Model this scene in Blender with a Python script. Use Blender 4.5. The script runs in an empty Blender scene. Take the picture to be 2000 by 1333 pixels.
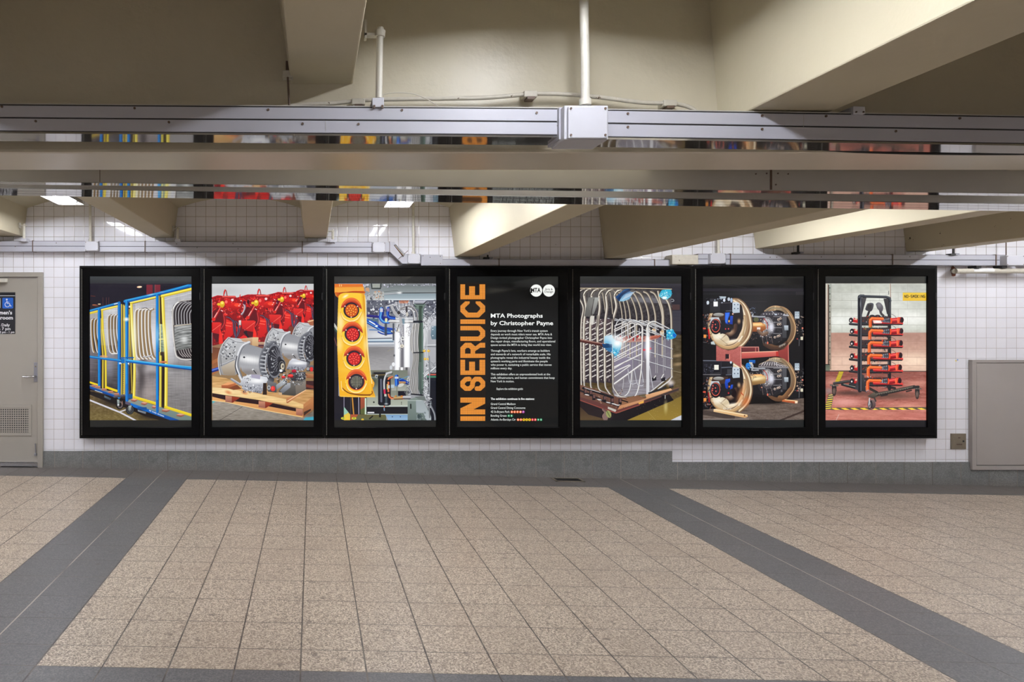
import bpy, bmesh, math, random
import numpy as np
from mathutils import Vector, Matrix

# ------------------------------------------------------------------ camera, world, exposure
SC = bpy.context.scene
COL = SC.collection
EYE, DIST, FOC = 1.617, 7.611, 1370.0      # eye height, distance to the tiled wall, focal length in pixels of a 2000 px frame
cam_data = bpy.data.cameras.new('camera')
cam = bpy.data.objects.new('camera', cam_data)
COL.objects.link(cam)
cam.location = (0, -DIST, EYE)
cam.rotation_euler = (math.pi / 2, 0, 0)
cam_data.sensor_width = 36
cam_data.lens = FOC / 2000 * 36
cam_data.shift_x = (1000 - 610) / 2000     # perspective-corrected view of the wall
cam_data.shift_y = (632 - 666.5) / 2000
cam_data.clip_start = 0.02
SC.camera = cam
world = bpy.data.worlds.new('world'); SC.world = world
world.use_nodes = True
world.node_tree.nodes['Background'].inputs[0].default_value = (1, .97, .93, 1)
world.node_tree.nodes['Background'].inputs[1].default_value = 0.1
SC.view_settings.view_transform = 'Standard'
SC.view_settings.look = 'None'
SC.view_settings.gamma = 1
SC.view_settings.exposure = 0.0
SC.view_settings.use_curve_mapping = False
TUBE = 172.0                               # strength of the fluorescent tubes (built with their fixtures below)
TUBE_COL = (.925, .95, 1.02)
SCREEN = 1.0                               # strength of the backlit screens


def P(px, py, d):
    """point seen at pixel (px, py) of the wall-parallel plane d metres from the camera"""
    return Vector(((px - 610) * d / FOC, d - DIST, EYE + (632 - py) * d / FOC))


# ------------------------------------------------------------------ helpers
def s2l(c):
    return tuple((v / 255 / 12.92 if v / 255 <= .04045 else ((v / 255 + .055) / 1.055) ** 2.4) for v in c[:3]) + (1,)


class MB:
    def __init__(s): s.v = []; s.f = []; s.sm = []
    def add(s, vs, fs, smooth=False):
        n = len(s.v); s.v += [tuple(v) for v in vs]
        for f in fs: s.f.append([n + i for i in f]); s.sm.append(smooth)
        return s
    def hexa(s, c):     # 8 corners: 0-3 front (ccw seen from camera: bl br tr tl), 4-7 back
        return s.add(c, [(0, 1, 2, 3), (5, 4, 7, 6), (4, 0, 3, 7), (1, 5, 6, 2), (3, 2, 6, 7), (4, 5, 1, 0)])
    def box(s, x0, x1, y0, y1, z0, z1):
        return s.hexa([(x0, y0, z0), (x1, y0, z0), (x1, y0, z1), (x0, y0, z1), (x0, y1, z0), (x1, y1, z0), (x1, y1, z1), (x0, y1, z1)])
    def prism(s, pts, y0, y1):          # polygon in x,z (ccw seen from the camera), extruded along y
        n = len(pts)
        vs = [(x, y0, z) for x, z in pts] + [(x, y1, z) for x, z in pts]
        fs = [tuple(range(n)), tuple(range(2 * n - 1, n - 1, -1))]
        for i in range(n):
            j = (i + 1) % n; fs.append((j, i, i + n, j + n))
        return s.add(vs, fs)
    def pbox(s, x0, x1, t0, b0, t1, b1, d, dep):   # box facing the camera given by pixels at distance d
        f = [P(x0, b0, d), P(x1, b1, d), P(x1, t1, d), P(x0, t0, d)]
        return s.hexa(f + [p + Vector((0, dep, 0)) for p in f])
    def tube(s, pts, r, n=12, caps=True):
        pts = [Vector(p) for p in pts]; rings = []; up = None
        for i, p in enumerate(pts):
            t = (pts[min(i + 1, len(pts) - 1)] - pts[max(i - 1, 0)]).normalized()
            if up is None: up = Vector((0, 0, 1)) if abs(t.z) < .9 else Vector((0, 1, 0))
            a = t.cross(up).normalized(); b = a.cross(t).normalized(); up = b
            rr = r[i] if isinstance(r, (list, tuple)) else r
            rings.append([p + a * rr * math.cos(2 * math.pi * k / n) + b * rr * math.sin(2 * math.pi * k / n) for k in range(n)])
        vs = [v for g in rings for v in g]; fs = []
        for i in range(len(pts) - 1):
            for k in range(n):
                k2 = (k + 1) % n
                fs.append((i * n + k2, i * n + k, (i + 1) * n + k, (i + 1) * n + k2))
        s.add(vs, fs, True)
        if caps:
            m = len(pts) - 1
            s.add(rings[0], [tuple(range(n))]); s.add(rings[m], [tuple(range(n - 1, -1, -1))])
        return s
    def build(s, name, mat, parent=None, bevel=0):
        me = bpy.data.meshes.new(name)
        me.from_pydata(s.v, [], s.f)
        for p, k in zip(me.polygons, s.sm): p.use_smooth = k
        bm = bmesh.new(); bm.from_mesh(me); bmesh.ops.recalc_face_normals(bm, faces=bm.faces); bm.to_mesh(me); bm.free()
        o = bpy.data.objects.new(name, me); COL.objects.link(o)
        if mat: me.materials.append(mat)
        if parent:
            o.parent = parent
            o.matrix_parent_inverse = Matrix.Translation(-parent.location)
        if bevel:
            m = o.modifiers.new('bevel', 'BEVEL'); m.width = bevel; m.segments = 2; m.limit_method = 'ANGLE'
        return o


def tag(o, label=None, cat=None, group=None, kind=None):
    for k, v in (('label', label), ('category', cat), ('group', group), ('kind', kind)):
        if v: o[k] = v
    return o


def thing(name, loc, label, cat, group=None):
    o = bpy.data.objects.new(name, None); COL.objects.link(o); o.location = loc
    o.empty_display_size = .05
    return tag(o, label, cat, group)


def crv(pts, n=6):
    """smooth curve through points"""
    pts = [Vector(p) for p in pts]; q = [pts[0]] + pts + [pts[-1]]; out = []
    for i in range(1, len(q) - 2):
        a, b, c, d = q[i - 1:i + 3]
        for k in range(n):
            t = k / n
            out.append(.5 * ((2 * b) + (c - a) * t + (2 * a - 5 * b + 4 * c - d) * t * t + (3 * b - a - 3 * c + d) * t ** 3))
    return out + [pts[-1]]


# ------------------------------------------------------------------ materials
class NT:
    """tiny node-tree writer"""
    def __init__(s, name):
        s.m = bpy.data.materials.new(name); s.m.use_nodes = True
        s.t = s.m.node_tree; s.b = s.t.nodes['Principled BSDF']; s.n = s.t.nodes; s.l = s.t.links
    def put(s, inp, v):
        if hasattr(v, 'is_output') or isinstance(v, bpy.types.NodeSocket): s.l.new(v, inp)
        else: inp.default_value = v
    def math(s, op, a, b=None, c=None):
        n = s.n.new('ShaderNodeMath'); n.operation = op
        for i, v in enumerate((a, b, c)):
            if v is not None: s.put(n.inputs[i], v)
        return n.outputs[0]
    def coord(s):
        return s.n.new('ShaderNodeTexCoord').outputs['Object']
    def xyz(s, v):
        n = s.n.new('ShaderNodeSeparateXYZ'); s.l.new(v, n.inputs[0]); return n.outputs
    def comb(s, x, y, z):
        n = s.n.new('ShaderNodeCombineXYZ')
        for i, v in enumerate((x, y, z)): s.put(n.inputs[i], v)
        return n.outputs[0]
    def noise(s, vec, scale, detail=3, rough=.5):
        n = s.n.new('ShaderNodeTexNoise'); s.l.new(vec, n.inputs['Vector'])
        n.inputs['Scale'].default_value = scale; n.inputs['Detail'].default_value = detail; n.inputs['Roughness'].default_value = rough
        return n.outputs['Fac']
    def white(s, vec):
        n = s.n.new('ShaderNodeTexWhiteNoise'); s.l.new(vec, n.inputs['Vector']); return n.outputs['Value']
    def vor(s, vec, scale, feat='F1', out='Distance', dim='3D'):
        n = s.n.new('ShaderNodeTexVoronoi'); n.feature = feat; n.voronoi_dimensions = dim; s.l.new(vec, n.inputs['Vector']); n.inputs['Scale'].default_value = scale
        return n.outputs[out]
    def mix(s, f, a, b):
        n = s.n.new('ShaderNodeMix'); n.data_type = 'RGBA'
        s.put(n.inputs[0], f); s.put(n.inputs[6], a); s.put(n.inputs[7], b)
        return n.outputs[2]
    def ramp(s, f, *st):
        n = s.n.new('ShaderNodeValToRGB'); s.put(n.inputs[0], f); e = n.color_ramp.elements
        while len(e) < len(st): e.new(.5)
        for i, (p, c) in enumerate(st): e[i].position = p; e[i].color = c if len(c) == 4 else tuple(c) + (1,)
        return n.outputs[0]
    def step(s, v, a, b):       # smooth 0..1 between a and b
        n = s.n.new('ShaderNodeMapRange'); n.interpolation_type = 'SMOOTHSTEP'; s.put(n.inputs[0], v)
        n.inputs[1].default_value = a; n.inputs[2].default_value = b; return n.outputs[0]
    def bump(s, h, strength=.2, dist=.01):
        n = s.n.new('ShaderNodeBump'); n.inputs['Strength'].default_value = strength; n.inputs['Distance'].default_value = dist
        s.l.new(h, n.inputs['Height']); s.l.new(n.outputs[0], s.b.inputs['Normal'])
    def out(s, col=None, rough=None, metal=None, spec=None):
        for k, v in (('Base Color', col), ('Roughness', rough), ('Metallic', metal), ('Specular IOR Level', spec)):
            if v is not None: s.put(s.b.inputs[k], v)
        return s.m


def paint(name, rgb, rough=.5, var=.06, scale=6, bump=.08, bscale=40, metal=0, spec=.5, dirt=None):
    t = NT(name); c = t.coord(); n = t.noise(c, scale, 5, .6)
    a = s2l(tuple(min(255, v * (1 + var)) for v in rgb)); b = s2l(tuple(v * (1 - var) for v in rgb))
    col = t.mix(n, b, a)
    if dirt:      # sparse chips and scuffs with a shape of their own
        w = t.noise(c, dirt[1], 4, .7); f = t.step(w, dirt[2], dirt[2] + .03)
        col = t.mix(f, col, s2l(dirt[0]))
    if bump: t.bump(t.noise(c, bscale, 3, .6), bump, .004)
    return t.out(col, rough, metal, spec)


M = {}
M['cream'] = paint('cream_paint', (196, 187, 162), .55, .03, 3, .25, 26, spec=.25, dirt=((120, 105, 88), 9, .76))
M['cream_chip'] = paint('chipped_cream_paint', (196, 187, 162), .55, .03, 3, .25, 26, spec=.25, dirt=((52, 44, 36), 11, .68))
M['girder'] = paint('girder_cream_paint', (194, 186, 164), .36, .04, 4, .55, 22, spec=.4, dirt=((128, 116, 96), 7, .74))
M['soffit'] = paint('cream_poster_lit_gloss', (214, 205, 187), .3, .03, 3, .12, 60)  # girder's own paint, made lighter and glossier to carry the posters' light
M['vault'] = paint('cream_ceiling_paint', (192, 184, 158), .55, .04, 3, .3, 20)
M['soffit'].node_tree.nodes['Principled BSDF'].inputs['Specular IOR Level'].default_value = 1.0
M['duct'] = paint('grey_duct_paint', (178, 178, 187), .38, .02, 4, .02, 60)
M['ductbox'] = paint('grey_box_paint', (192, 192, 199), .4, .03, 10, .04, 60, dirt=((120, 95, 75), 22, .72))
M['dark'] = paint('dark_gap', (38, 36, 38), .6, .1)
M['screw'] = paint('rusty_screw', (92, 74, 62), .5, .2, 80)
M['steel'] = paint('polished_steel', (168, 166, 164), .045, .03, 2, .012, 5, metal=.82)
M['greyface'] = paint('dull_grey_steel', (182, 179, 173), .5, .03, 5, .03, 40)
M['pipe'] = paint('cream_pipe_paint', (206, 202, 190), .4, .04, 20, .1, 50)
M['pipeold'] = paint('worn_cream_pipe', (190, 184, 170), .5, .1, 30, .15, 60, dirt=((95, 78, 62), 30, .64))
M['black'] = paint('gloss_black_case', (7, 7, 8), .2, .1, 8, 0, spec=.12)
M['blackscr'] = paint('matt_black', (9, 9, 10), .5, .1, 8, 0)
M['taupe'] = paint('taupe_door_paint', (157, 151, 142), .45, .03, 2, .03, 60)
M['taupe_dark'] = paint('taupe_cabinet_paint', (160, 153, 148), .45, .03, 2, .04, 60, dirt=((105, 98, 92), 14, .76))
M['chrome'] = paint('brushed_chrome', (205, 205, 208), .22, .03, 20, 0, metal=1)
M['satin'] = paint('satin_steel', (150, 150, 158), .4, .05, 20, 0, metal=.7)
M['brass'] = paint('bronze_plate', (128, 118, 102), .4, .1, 30, .05, metal=.35)
M['reflector'] = paint('lamp_reflector', (150, 150, 150), .35, .02, 5, 0)
M['white'] = paint('white_enamel', (228, 228, 226), .3, .02, 5, 0)
M['signblack'] = paint('black_sign', (22, 22, 30), .35, .05, 5, 0)
M['signwhite'] = paint('white_sign_letters', (232, 232, 235), .5, .01, 5, 0)
M['signblue'] = paint('blue_sign_square', (20, 92, 190), .35, .03, 5, 0)
M['cable'] = paint('black_cable', (24, 23, 24), .5, .1)
M['rust'] = paint('rust_patch', (104, 58, 38), .85, .3, 40, .3)


def tile_mat():
    t = NT('white_wall_tile'); c = t.coord(); x, y, z = t.xyz(c)
    S = .10995
    u = t.math('DIVIDE', t.math('SUBTRACT', x, (85.5 - 610) / 180), S)
    v = t.math('DIVIDE', t.math('SUBTRACT', z, EYE + (632 - 502.5) / 180), S)
    w = t.math('DIVIDE', y, S)
    def edge(q):
        f = t.math('FRACT', q); return t.math('MINIMUM', f, t.math('SUBTRACT', 1.0, f))
    geo = t.n.new('ShaderNodeNewGeometry').outputs['Normal']
    nx = t.math('ABSOLUTE', t.xyz(geo)[0])
    side = t.math('GREATER_THAN', nx, .5)
    h = t.math('ADD', t.math('MULTIPLY', edge(u), t.math('SUBTRACT', 1.0, side)), t.math('MULTIPLY', edge(w), side))
    e = t.math('MINIMUM', h, edge(v))
    g = t.step(e, .011, .021)                  # 0 in the joint, 1 on the tile
    cell = t.comb(t.math('FLOOR', u), t.math('FLOOR', w), t.math('FLOOR', v))
    r = t.white(cell)
    tilec = t.mix(r, s2l((236, 235, 241)), s2l((241, 240, 246)))
    stain = t.step(t.noise(c, 5, 5, .65), .68, .72)
    tilec = t.mix(t.math('MULTIPLY', stain, .25), tilec, s2l((186, 174, 154)))
    spots = t.step(t.vor(c, 9), .035, .02)
    tilec = t.mix(t.math('MULTIPLY', spots, t.step(t.noise(c, 2.2), .56, .6)), tilec, s2l((110, 98, 86)))
    # joints are browner and dirtier high up under the ceiling
    hi = t.step(z, 2.15, 2.35)
    jn = t.noise(c, 3, 3)
    joint = t.mix(hi, t.mix(jn, s2l((166, 154, 152)), s2l((192, 182, 178))), t.mix(jn, s2l((120, 104, 84)), s2l((164, 150, 130))))
    col = t.mix(g, joint, tilec)
    t.l.new(t.mix(g, (.6, .6, .6, 1), (.05, .05, .05, 1)), t.b.inputs['Roughness'])
    # each tile sits at a slightly different tilt
    n1 = t.n.new('ShaderNodeTexWhiteNoise'); t.l.new(cell, n1.inputs['Vector'])
    tilt = t.n.new('ShaderNodeVectorMath'); tilt.operation = 'MULTIPLY_ADD'
    t.l.new(n1.outputs['Color'], tilt.inputs[0]); tilt.inputs[1].default_value = (.004, .004, .004); 
    gn = t.n.new('ShaderNodeNewGeometry').outputs['Normal']; t.l.new(gn, tilt.inputs[2])
    sub = t.n.new('ShaderNodeVectorMath'); sub.operation = 'SUBTRACT'; t.l.new(tilt.outputs[0], sub.inputs[0]); sub.inputs[1].default_value = (.002, .002, .002)
    nb = t.n.new('ShaderNodeBump'); nb.inputs['Strength'].default_value = .35; nb.inputs['Distance'].default_value = .003
    t.l.new(t.step(e, .0, .06), nb.inputs['Height']); t.l.new(sub.outputs[0], nb.inputs['Normal'])
    t.l.new(nb.outputs[0], t.b.inputs['Normal'])
    return t.out(col)


def floor_mat():
    t = NT('granite_floor_tile'); c = t.coord(); x, y, z = t.xyz(c)
    S = .3074
    u = t.math('DIVIDE', t.math('SUBTRACT', x, -1.2845), S)
    v = t.math('DIVIDE', t.math('SUBTRACT', y, -.45), S)
    def edge(q):
        f = t.math('FRACT', q); return t.math('MINIMUM', f, t.math('SUBTRACT', 1.0, f))
    # cross bands two tiles wide every sixteen tiles, border along the wall and towards the viewer
    per = t.math('FLOORED_MODULO', u, 16.0)
    band = t.math('GREATER_THAN', per, 14.0)
    bw = t.math('GREATER_THAN', y, -.45)
    near = t.math('MULTIPLY', t.math('LESS_THAN', y, -4.352), t.math('GREATER_THAN', y, -5.25))
    dark = t.math('MAXIMUM', band, t.math('MAXIMUM', bw, near))
    inborder = t.math('MAXIMUM', bw, near)
    ex = edge(u); ey = t.math('MAXIMUM', edge(v), inborder)
    ed = t.math('MINIMUM', t.math('ABSOLUTE', t.math('SUBTRACT', y, -4.352)), 1.0)
    ed = t.math('DIVIDE', ed, S)
    jx = t.step(ex, .016, .009); jy = t.step(t.math('MINIMUM', ey, ed), .014, .008)
    cell = t.comb(t.math('FLOOR', u), t.math('FLOOR', v), dark)
    r = t.white(cell)
    flake = t.vor(c, 150, 'F1', 'Color')
    fv = t.white(flake)
    fine = t.noise(c, 230, 2, .6)
    big = t.noise(c, 1.3, 3, .55)
    light = t.ramp(t.math('MULTIPLY_ADD', fine, .45, t.math('MULTIPLY', fv, .55)), (.14, s2l((84, 74, 66))), (.42, s2l((146, 132, 117))), (.6, s2l((178, 163, 145))), (.88, s2l((222, 209, 190))))
    light = t.mix(t.math('MULTIPLY', r, .22), light, s2l((150, 132, 116)))
    light = t.mix(t.math('MULTIPLY', t.step(big, .42, .7), .25), light, s2l((138, 124, 110)))
    dk = t.ramp(t.math('MULTIPLY_ADD', fine, .6, t.math('MULTIPLY', fv, .4)), (.1, s2l((64, 64, 66))), (.5, s2l((92, 91, 91))), (.9, s2l((126, 123, 120))))
    dk = t.mix(t.math('MULTIPLY', r, .3), dk, s2l((82, 80, 80)))
    brown = t.step(y, -.55, -.3)
    dk = t.mix(t.math('MULTIPLY', brown, .3), dk, s2l((110, 95, 84)))
    col = t.mix(dark, light, dk)
    joint = t.mix(t.step(t.noise(c, 14, 2), .35, .65), s2l((62, 56, 52)), s2l((96, 88, 80)))
    col = t.mix(t.math('MULTIPLY', jy, .8), col, joint)
    col = t.mix(jx, col, joint)
    # light sealant joint down the middle of each cross band
    mid = t.math('ABSOLUTE', t.math('SUBTRACT', per, 15.0))
    seal = t.math('MULTIPLY', t.step(mid, .017, .010), t.step(t.noise(c, 1.1, 2), .34, .5))
    col = t.mix(t.math('MULTIPLY', seal, .75), col, s2l((176, 164, 150)))
    # trodden gum spots and smears
    wob = t.n.new('ShaderNodeVectorMath'); wob.operation = 'ADD'
    nc = t.n.new('ShaderNodeTexNoise'); nc.inputs['Scale'].default_value = 30; t.l.new(c, nc.inputs['Vector'])
    sc = t.n.new('ShaderNodeVectorMath'); sc.operation = 'SCALE'; sc.inputs['Scale'].default_value = .05
    t.l.new(nc.outputs['Color'], sc.inputs[0]); t.l.new(c, wob.inputs[0]); t.l.new(sc.outputs[0], wob.inputs[1])
    gd = t.vor(wob.outputs[0], 3.1, dim='2D'); gr = t.white(t.vor(wob.outputs[0], 3.1, 'F1', 'Position', '2D'))
    gum = t.math('MULTIPLY', t.step(gd, .055, .04), t.math('GREATER_THAN', gr, .55))
    gum2 = t.math('MULTIPLY', t.step(t.vor(wob.outputs[0], 8.3, dim='2D'), .07, .05), t.math('GREATER_THAN', t.white(t.vor(wob.outputs[0], 8.3, 'F1', 'Position', '2D')), .85))
    col = t.mix(t.math('MULTIPLY', t.math('MAXIMUM', gum, gum2), .55), col, s2l((84, 76, 70)))
    t.l.new(t.ramp(fine, (.3, (.34,) * 3), (.7, (.5,) * 3)), t.b.inputs['Roughness'])
    hgt = t.math('SUBTRACT', t.math('MULTIPLY', fine, .12), t.math('MAXIMUM', jx, jy))
    t.bump(hgt, .35, .003)
    return t.out(col, spec=.4)


def granite_mat(name, tint, pitch=None, off=0):
    t = NT(name); c = t.coord(); x, y, z = t.xyz(c)
    f = t.noise(c, 150, 3, .7); b = t.noise(c, 5, 4, .6)
    a = tuple(v * .72 for v in tint); d = tuple(min(255, v * 1.3) for v in tint)
    col = t.ramp(t.math('MULTIPLY_ADD', f, .75, t.math('MULTIPLY', b, .25)), (.34, s2l(a)), (.5, s2l(tint)), (.68, s2l(d)))
    col = t.mix(t.math('MULTIPLY', t.step(b, .5, .62), .35), col, s2l((64, 66, 66)))
    low = t.step(t.math('ADD', z, t.math('MULTIPLY', x, .0196)), .12, .0)
    col = t.mix(t.math('MULTIPLY', low, .3), col, s2l((112, 96, 84)))
    if pitch:
        u = t.math('DIVIDE', t.math('SUBTRACT', x, off), pitch)
        fr = t.math('FRACT', u); e = t.math('MINIMUM', fr, t.math('SUBTRACT', 1.0, fr))
        w = t.white(t.comb(t.math('ROUND', u), 0.0, 0.0))
        jc = t.mix(w, s2l((92, 84, 78)), s2l((158, 150, 140)))
        tc = t.white(t.comb(t.math('FLOOR', u), 1.0, 0.0))
        col = t.mix(t.math('MULTIPLY', tc, .22), col, s2l((86, 92, 94)))
        col = t.mix(t.step(e, .013, .008), col, jc)
    return t.out(col, .35)


M['tile'] = tile_mat(); M['floor'] = floor_mat()
M['granite'] = granite_mat('grey_granite', (124, 125, 123), .3064, -2.789)


def emit_mat(name, rgb, k):
    t = NT(name)
    t.put(t.b.inputs['Base Color'], (.05, .05, .05, 1)); t.put(t.b.inputs['Emission Color'], tuple(rgb) + (1,) if len(rgb) == 3 else rgb)
    t.b.inputs['Emission Strength'].default_value = k
    return t.m


M['tube'] = emit_mat('lit_fluorescent_tube', TUBE_COL, TUBE * .76)
M['tube_dim'] = emit_mat('dimmer_fluorescent_tube', TUBE_COL, TUBE * .5)
M['tube_mid'] = emit_mat('weaker_fluorescent_tube', TUBE_COL, TUBE * .58)  # strength lowered so the beam beside it does not blow out
M['cap'] = paint('aluminium_lamp_cap', (180, 180, 180), .3, .02, 5, 0, metal=.8)
# ------------------------------------------------------------------ the room shell
X0, X1, YB = -7.0, 11.5, -13.5
SL = .0196                                  # the floor falls gently to the right


def fz(x): return -SL * x


mb = MB()
mb.hexa([(X0, YB, fz(X0) - .2), (X1, YB, fz(X1) - .2), (X1, YB, fz(X1)), (X0, YB, fz(X0)),
         (X0, .3, fz(X0) - .2), (X1, .3, fz(X1) - .2), (X1, .3, fz(X1)), (X0, .3, fz(X0))])
tag(mb.build('floor', M['floor']), kind='structure')
for nm, b in (('wall_back', (X0, X1, 0, .25, -.5, 3.3)), ('wall_front', (X0, X1, YB - .2, YB, -.5, 3.3)),
              ('wall_left', (X0 - .2, X0, YB, .25, -.5, 3.3)), ('wall_right', (X1, X1 + .2, YB, .25, -.5, 3.3))):
    tag(MB().box(*b).build(nm, M['tile']), kind='structure')

# ceiling: shallow vaults between the beams
BEAMS = [-3.37, -1.739, -.083, 1.544, 3.167, 4.806, 6.44, 8.07, 9.70]      # left soffit edge of each beam
BEAMS = [-6.63, -5.0] + BEAMS
BW = .238
BZ = [2.545, 2.545, 2.558, 2.545, 2.539, 2.337, 2.315, 2.427, 2.395, 2.40, 2.40]
ZS, SAG = 2.872, .118


def vault_z(x):
    for a, b in zip(BEAMS, BEAMS[1:]):
        l, r = a + BW + .05, b - .05
        if a <= x <= b:
            if x < l or x > r: return ZS
            t = (x - l) / (r - l); return ZS + SAG * 4 * t * (1 - t)
    return ZS


xs = [X0]
for a, b in zip(BEAMS, BEAMS[1:]):
    l, r = a + BW + .05, b - .05
    xs += [a + .1] + [l + (r - l) * k / 16 for k in range(17)]
xs += [BEAMS[-1] + .1, X1]
prof = [(x, vault_z(x)) for x in xs] + [(X1, 3.35), (X0, 3.35)]
mb = MB(); n = len(prof)
vs = [(x, YB, z) for x, z in prof] + [(x, .1, z) for x, z in prof]
top = n - 2
for i in range(n - 3): mb.add([vs[i], vs[i + 1], vs[n + i + 1], vs[n + i]], [(0, 1, 2, 3)], True)
mb.add([(X0, YB, 3.35), (X1, YB, 3.35), (X1, .1, 3.35), (X0, .1, 3.35)], [(0, 1, 2, 3)])
tag(mb.build('ceiling', M['vault']), kind='structure')

words = ['at far left', 'far left', 'leftmost in view', 'between the lit lamp and the dark bay left of the posters', 'pinkish, above the second and third poster',
         'wide, above the fourth poster', 'dull, above the fifth poster', 'bright thin, above the sixth poster', 'spotted with black chips, above the last poster', 'far right', 'far right end']
for i, (bx, bz) in enumerate(zip(BEAMS, BZ)):
    fl = .05 + (2.56 - bz) * .05
    mb = MB().prism([(bx, bz), (bx + BW, bz), (bx + BW + fl * 1.25, ZS + .12), (bx - fl * 1.25, ZS + .12)], YB + .01 if i != 5 else -4.75, -.001)
    if i == 5:      # this one is shallower and wider on the viewer's side of the girder
        mb.prism([(1.563, 2.379), (1.866, 2.379), (1.93, ZS + .12), (1.521, ZS + .12)], YB + .01, -4.76)
    o = mb.build('ceiling_beam', M['cream_chip'] if i == 8 and 'cream_chip' in M else M['cream'], bevel=.006)
    tag(o, kind='structure')
# cross girder over the passage
o = tag(MB().box(X0 + .01, X1 - .01, 2.70 - DIST, 3.016 - DIST, 2.275, 3.1).build('cross_girder', M['girder'], bevel=.012), kind='structure')
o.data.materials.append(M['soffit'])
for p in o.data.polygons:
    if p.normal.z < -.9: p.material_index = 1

# granite skirting, stepped lower on the right
xa, xb, xc = (85.8 - 610) / 180, (1311 - 610) / 180, X1
mb = MB().hexa([(xa, -.022, -.05), (xb, -.022, -.12), (xb, -.022, .2335), (xa, -.022, .2335), (xa, .01, -.05), (xb, .01, -.12), (xb, .01, .2335), (xa, .01, .2335)])
tag(mb.build('baseboard_back_tall', M['granite']), kind='structure')
zt = EYE + (632 - 902.5) / 180
xm = (1890 - 610) / 180
mb = MB().hexa([(xb, -.022, -.15), (xm, -.022, -.3), (xm, -.022, zt), (xb, -.022, zt), (xb, .01, -.15), (xm, .01, -.3), (xm, .01, zt), (xb, .01, zt)])
zt2 = EYE + (632 - 914) / 180
mb.hexa([(xm, -.022, -.15), (xc, -.022, -.4), (xc, -.022, zt2), (xm, -.022, zt2), (xm, .01, -.15), (xc, .01, -.4), (xc, .01, zt2), (xm, .01, zt2)])
tag(mb.build('baseboard_back_low', M['granite']), kind='structure')

# ------------------------------------------------------------------ ducts
def screw_at(px, py, d, parent, r=.0045):
    p = P(px, py, d); mb = MB().tube([p + Vector((0, .002, 0)), p - Vector((0, .003, 0))], r, 8)
    return mb.build('screw', M['screw'], parent)


def ln(a, b, x, x0=0, x1=2000): return a + (b - a) * (x - x0) / (x1 - x0)


# near cable duct, in two lengths meeting at the big junction box
def near_duct(xa, xb, ta, tb, ba, bb, screws, label, seams=()):
    d = 2.50
    t = thing('cable_duct', P((max(xa, 0) + min(xb, 2000)) / 2, 240, d), label, 'cable duct')
    MB().pbox(xa, xb, ta, ba, tb, bb, d + .004, .1).build('duct_body', M['dark'], t)
    def f(k, x): return ln(ta, tb, x, xa, xb) * (1 - k) + ln(ba, bb, x, xa, xb) * k
    for k0, k1 in ((.05, .455), (.505, .93)):
        MB().pbox(xa, xb, f(k0, xa), f(k1, xa), f(k0, xb), f(k1, xb), d, .012).build('cover_panel', M['duct'], t, bevel=.0015)
    MB().pbox(xa, xb, f(.965, xa), f(1.03, xa), f(.965, xb), f(1.03, xb), d + .001, .11).build('bottom_plate', M['steel'], t)
    MB().pbox(xa, xb, f(-.02, xa), f(.01, xa), f(-.02, xb), f(.01, xb), d + .002, .105).build('top_lip', M['greyface'], t)
    for x, k in screws: screw_at(x, f(k, x), d, t)
    for x, k in seams: MB().pbox(x - .4, x + .4, f(k, x), f(k + .4, x), f(k, x), f(k + .4, x), d - .0006, .003).build('seam', M['greyface'], t)
    return t


near_duct(-950, 1096, 196, 211, 251.5, 267, [(4, .1), (263, .12), (524, .14), (785, .12), (1048, .18), (70, .6), (330, .6), (591, .62), (700, .62), (1090, .62)],
          'grey two-row cable duct close overhead, length left of the big junction box', [(636, .52)])
near_duct(1184, 2900, 213.5, 241, 270.5, 297, [(1226, .14), (1226, .6), (1488, .14), (1488, .6), (1613, .12), (1749, .6), (1874, .12)],
          'grey two-row cable duct close overhead, length right of the big junction box', [(1570, .08)])
t = thing('junction_box', P(1145, 240, 2.47), 'large square grey junction box between the two near ducts', 'junction box')
MB().pbox(1110, 1187, 208, 270, 208, 270, 2.43, .012).build('box_lid', M['ductbox'], t, bevel=.003)
MB().pbox(1102, 1188, 206, 273, 206, 273, 2.445, .135).build('box_body', M['ductbox'], t, bevel=.003)
MB().pbox(1092, 1104, 210, 272, 210, 272, 2.48, .12).build('end_flange', M['duct'], t)
for x, y in ((1115, 212), (1182, 212), (1115, 264), (1182, 264)): screw_at(x, y, 2.43, t, .004)
for y in (218, 230, 246, 262): screw_at(1098, y, 2.48, t, .003)

# stepped steel duct behind the girder
t = thing('steel_cable_tray', P(1000, 370, 3.05), 'long stepped steel cable tray with mirror-like underside below the girder', 'cable tray')
def q(x, a, b): return a + (b - a) * x / 2000
xa, xb = -900, 2900
ledge = (355.5, 378.5); bot = (368, 399)
MB().pbox(xa, xb, q(xa, 318, 323), q(xa, *ledge) - .6, q(xb, 318, 323), q(xb, *ledge) - .6, 3.20, .055).build('side_panel', M['greyface'], t)
MB().pbox(xa, xb, q(xa, *ledge) - .6, q(xa, *ledge), q(xb, *ledge) - .6, q(xb, *ledge), 3.198, .058).build('underside_rib', M['steel'], t)
D2 = 3.42
MB().pbox(xa, xb, q(xa, 345, 372), q(xa, *bot) - 1, q(xb, 345, 372), q(xb, *bot) - 1, D2, .03).build('side_panel', M['greyface'], t)
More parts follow.
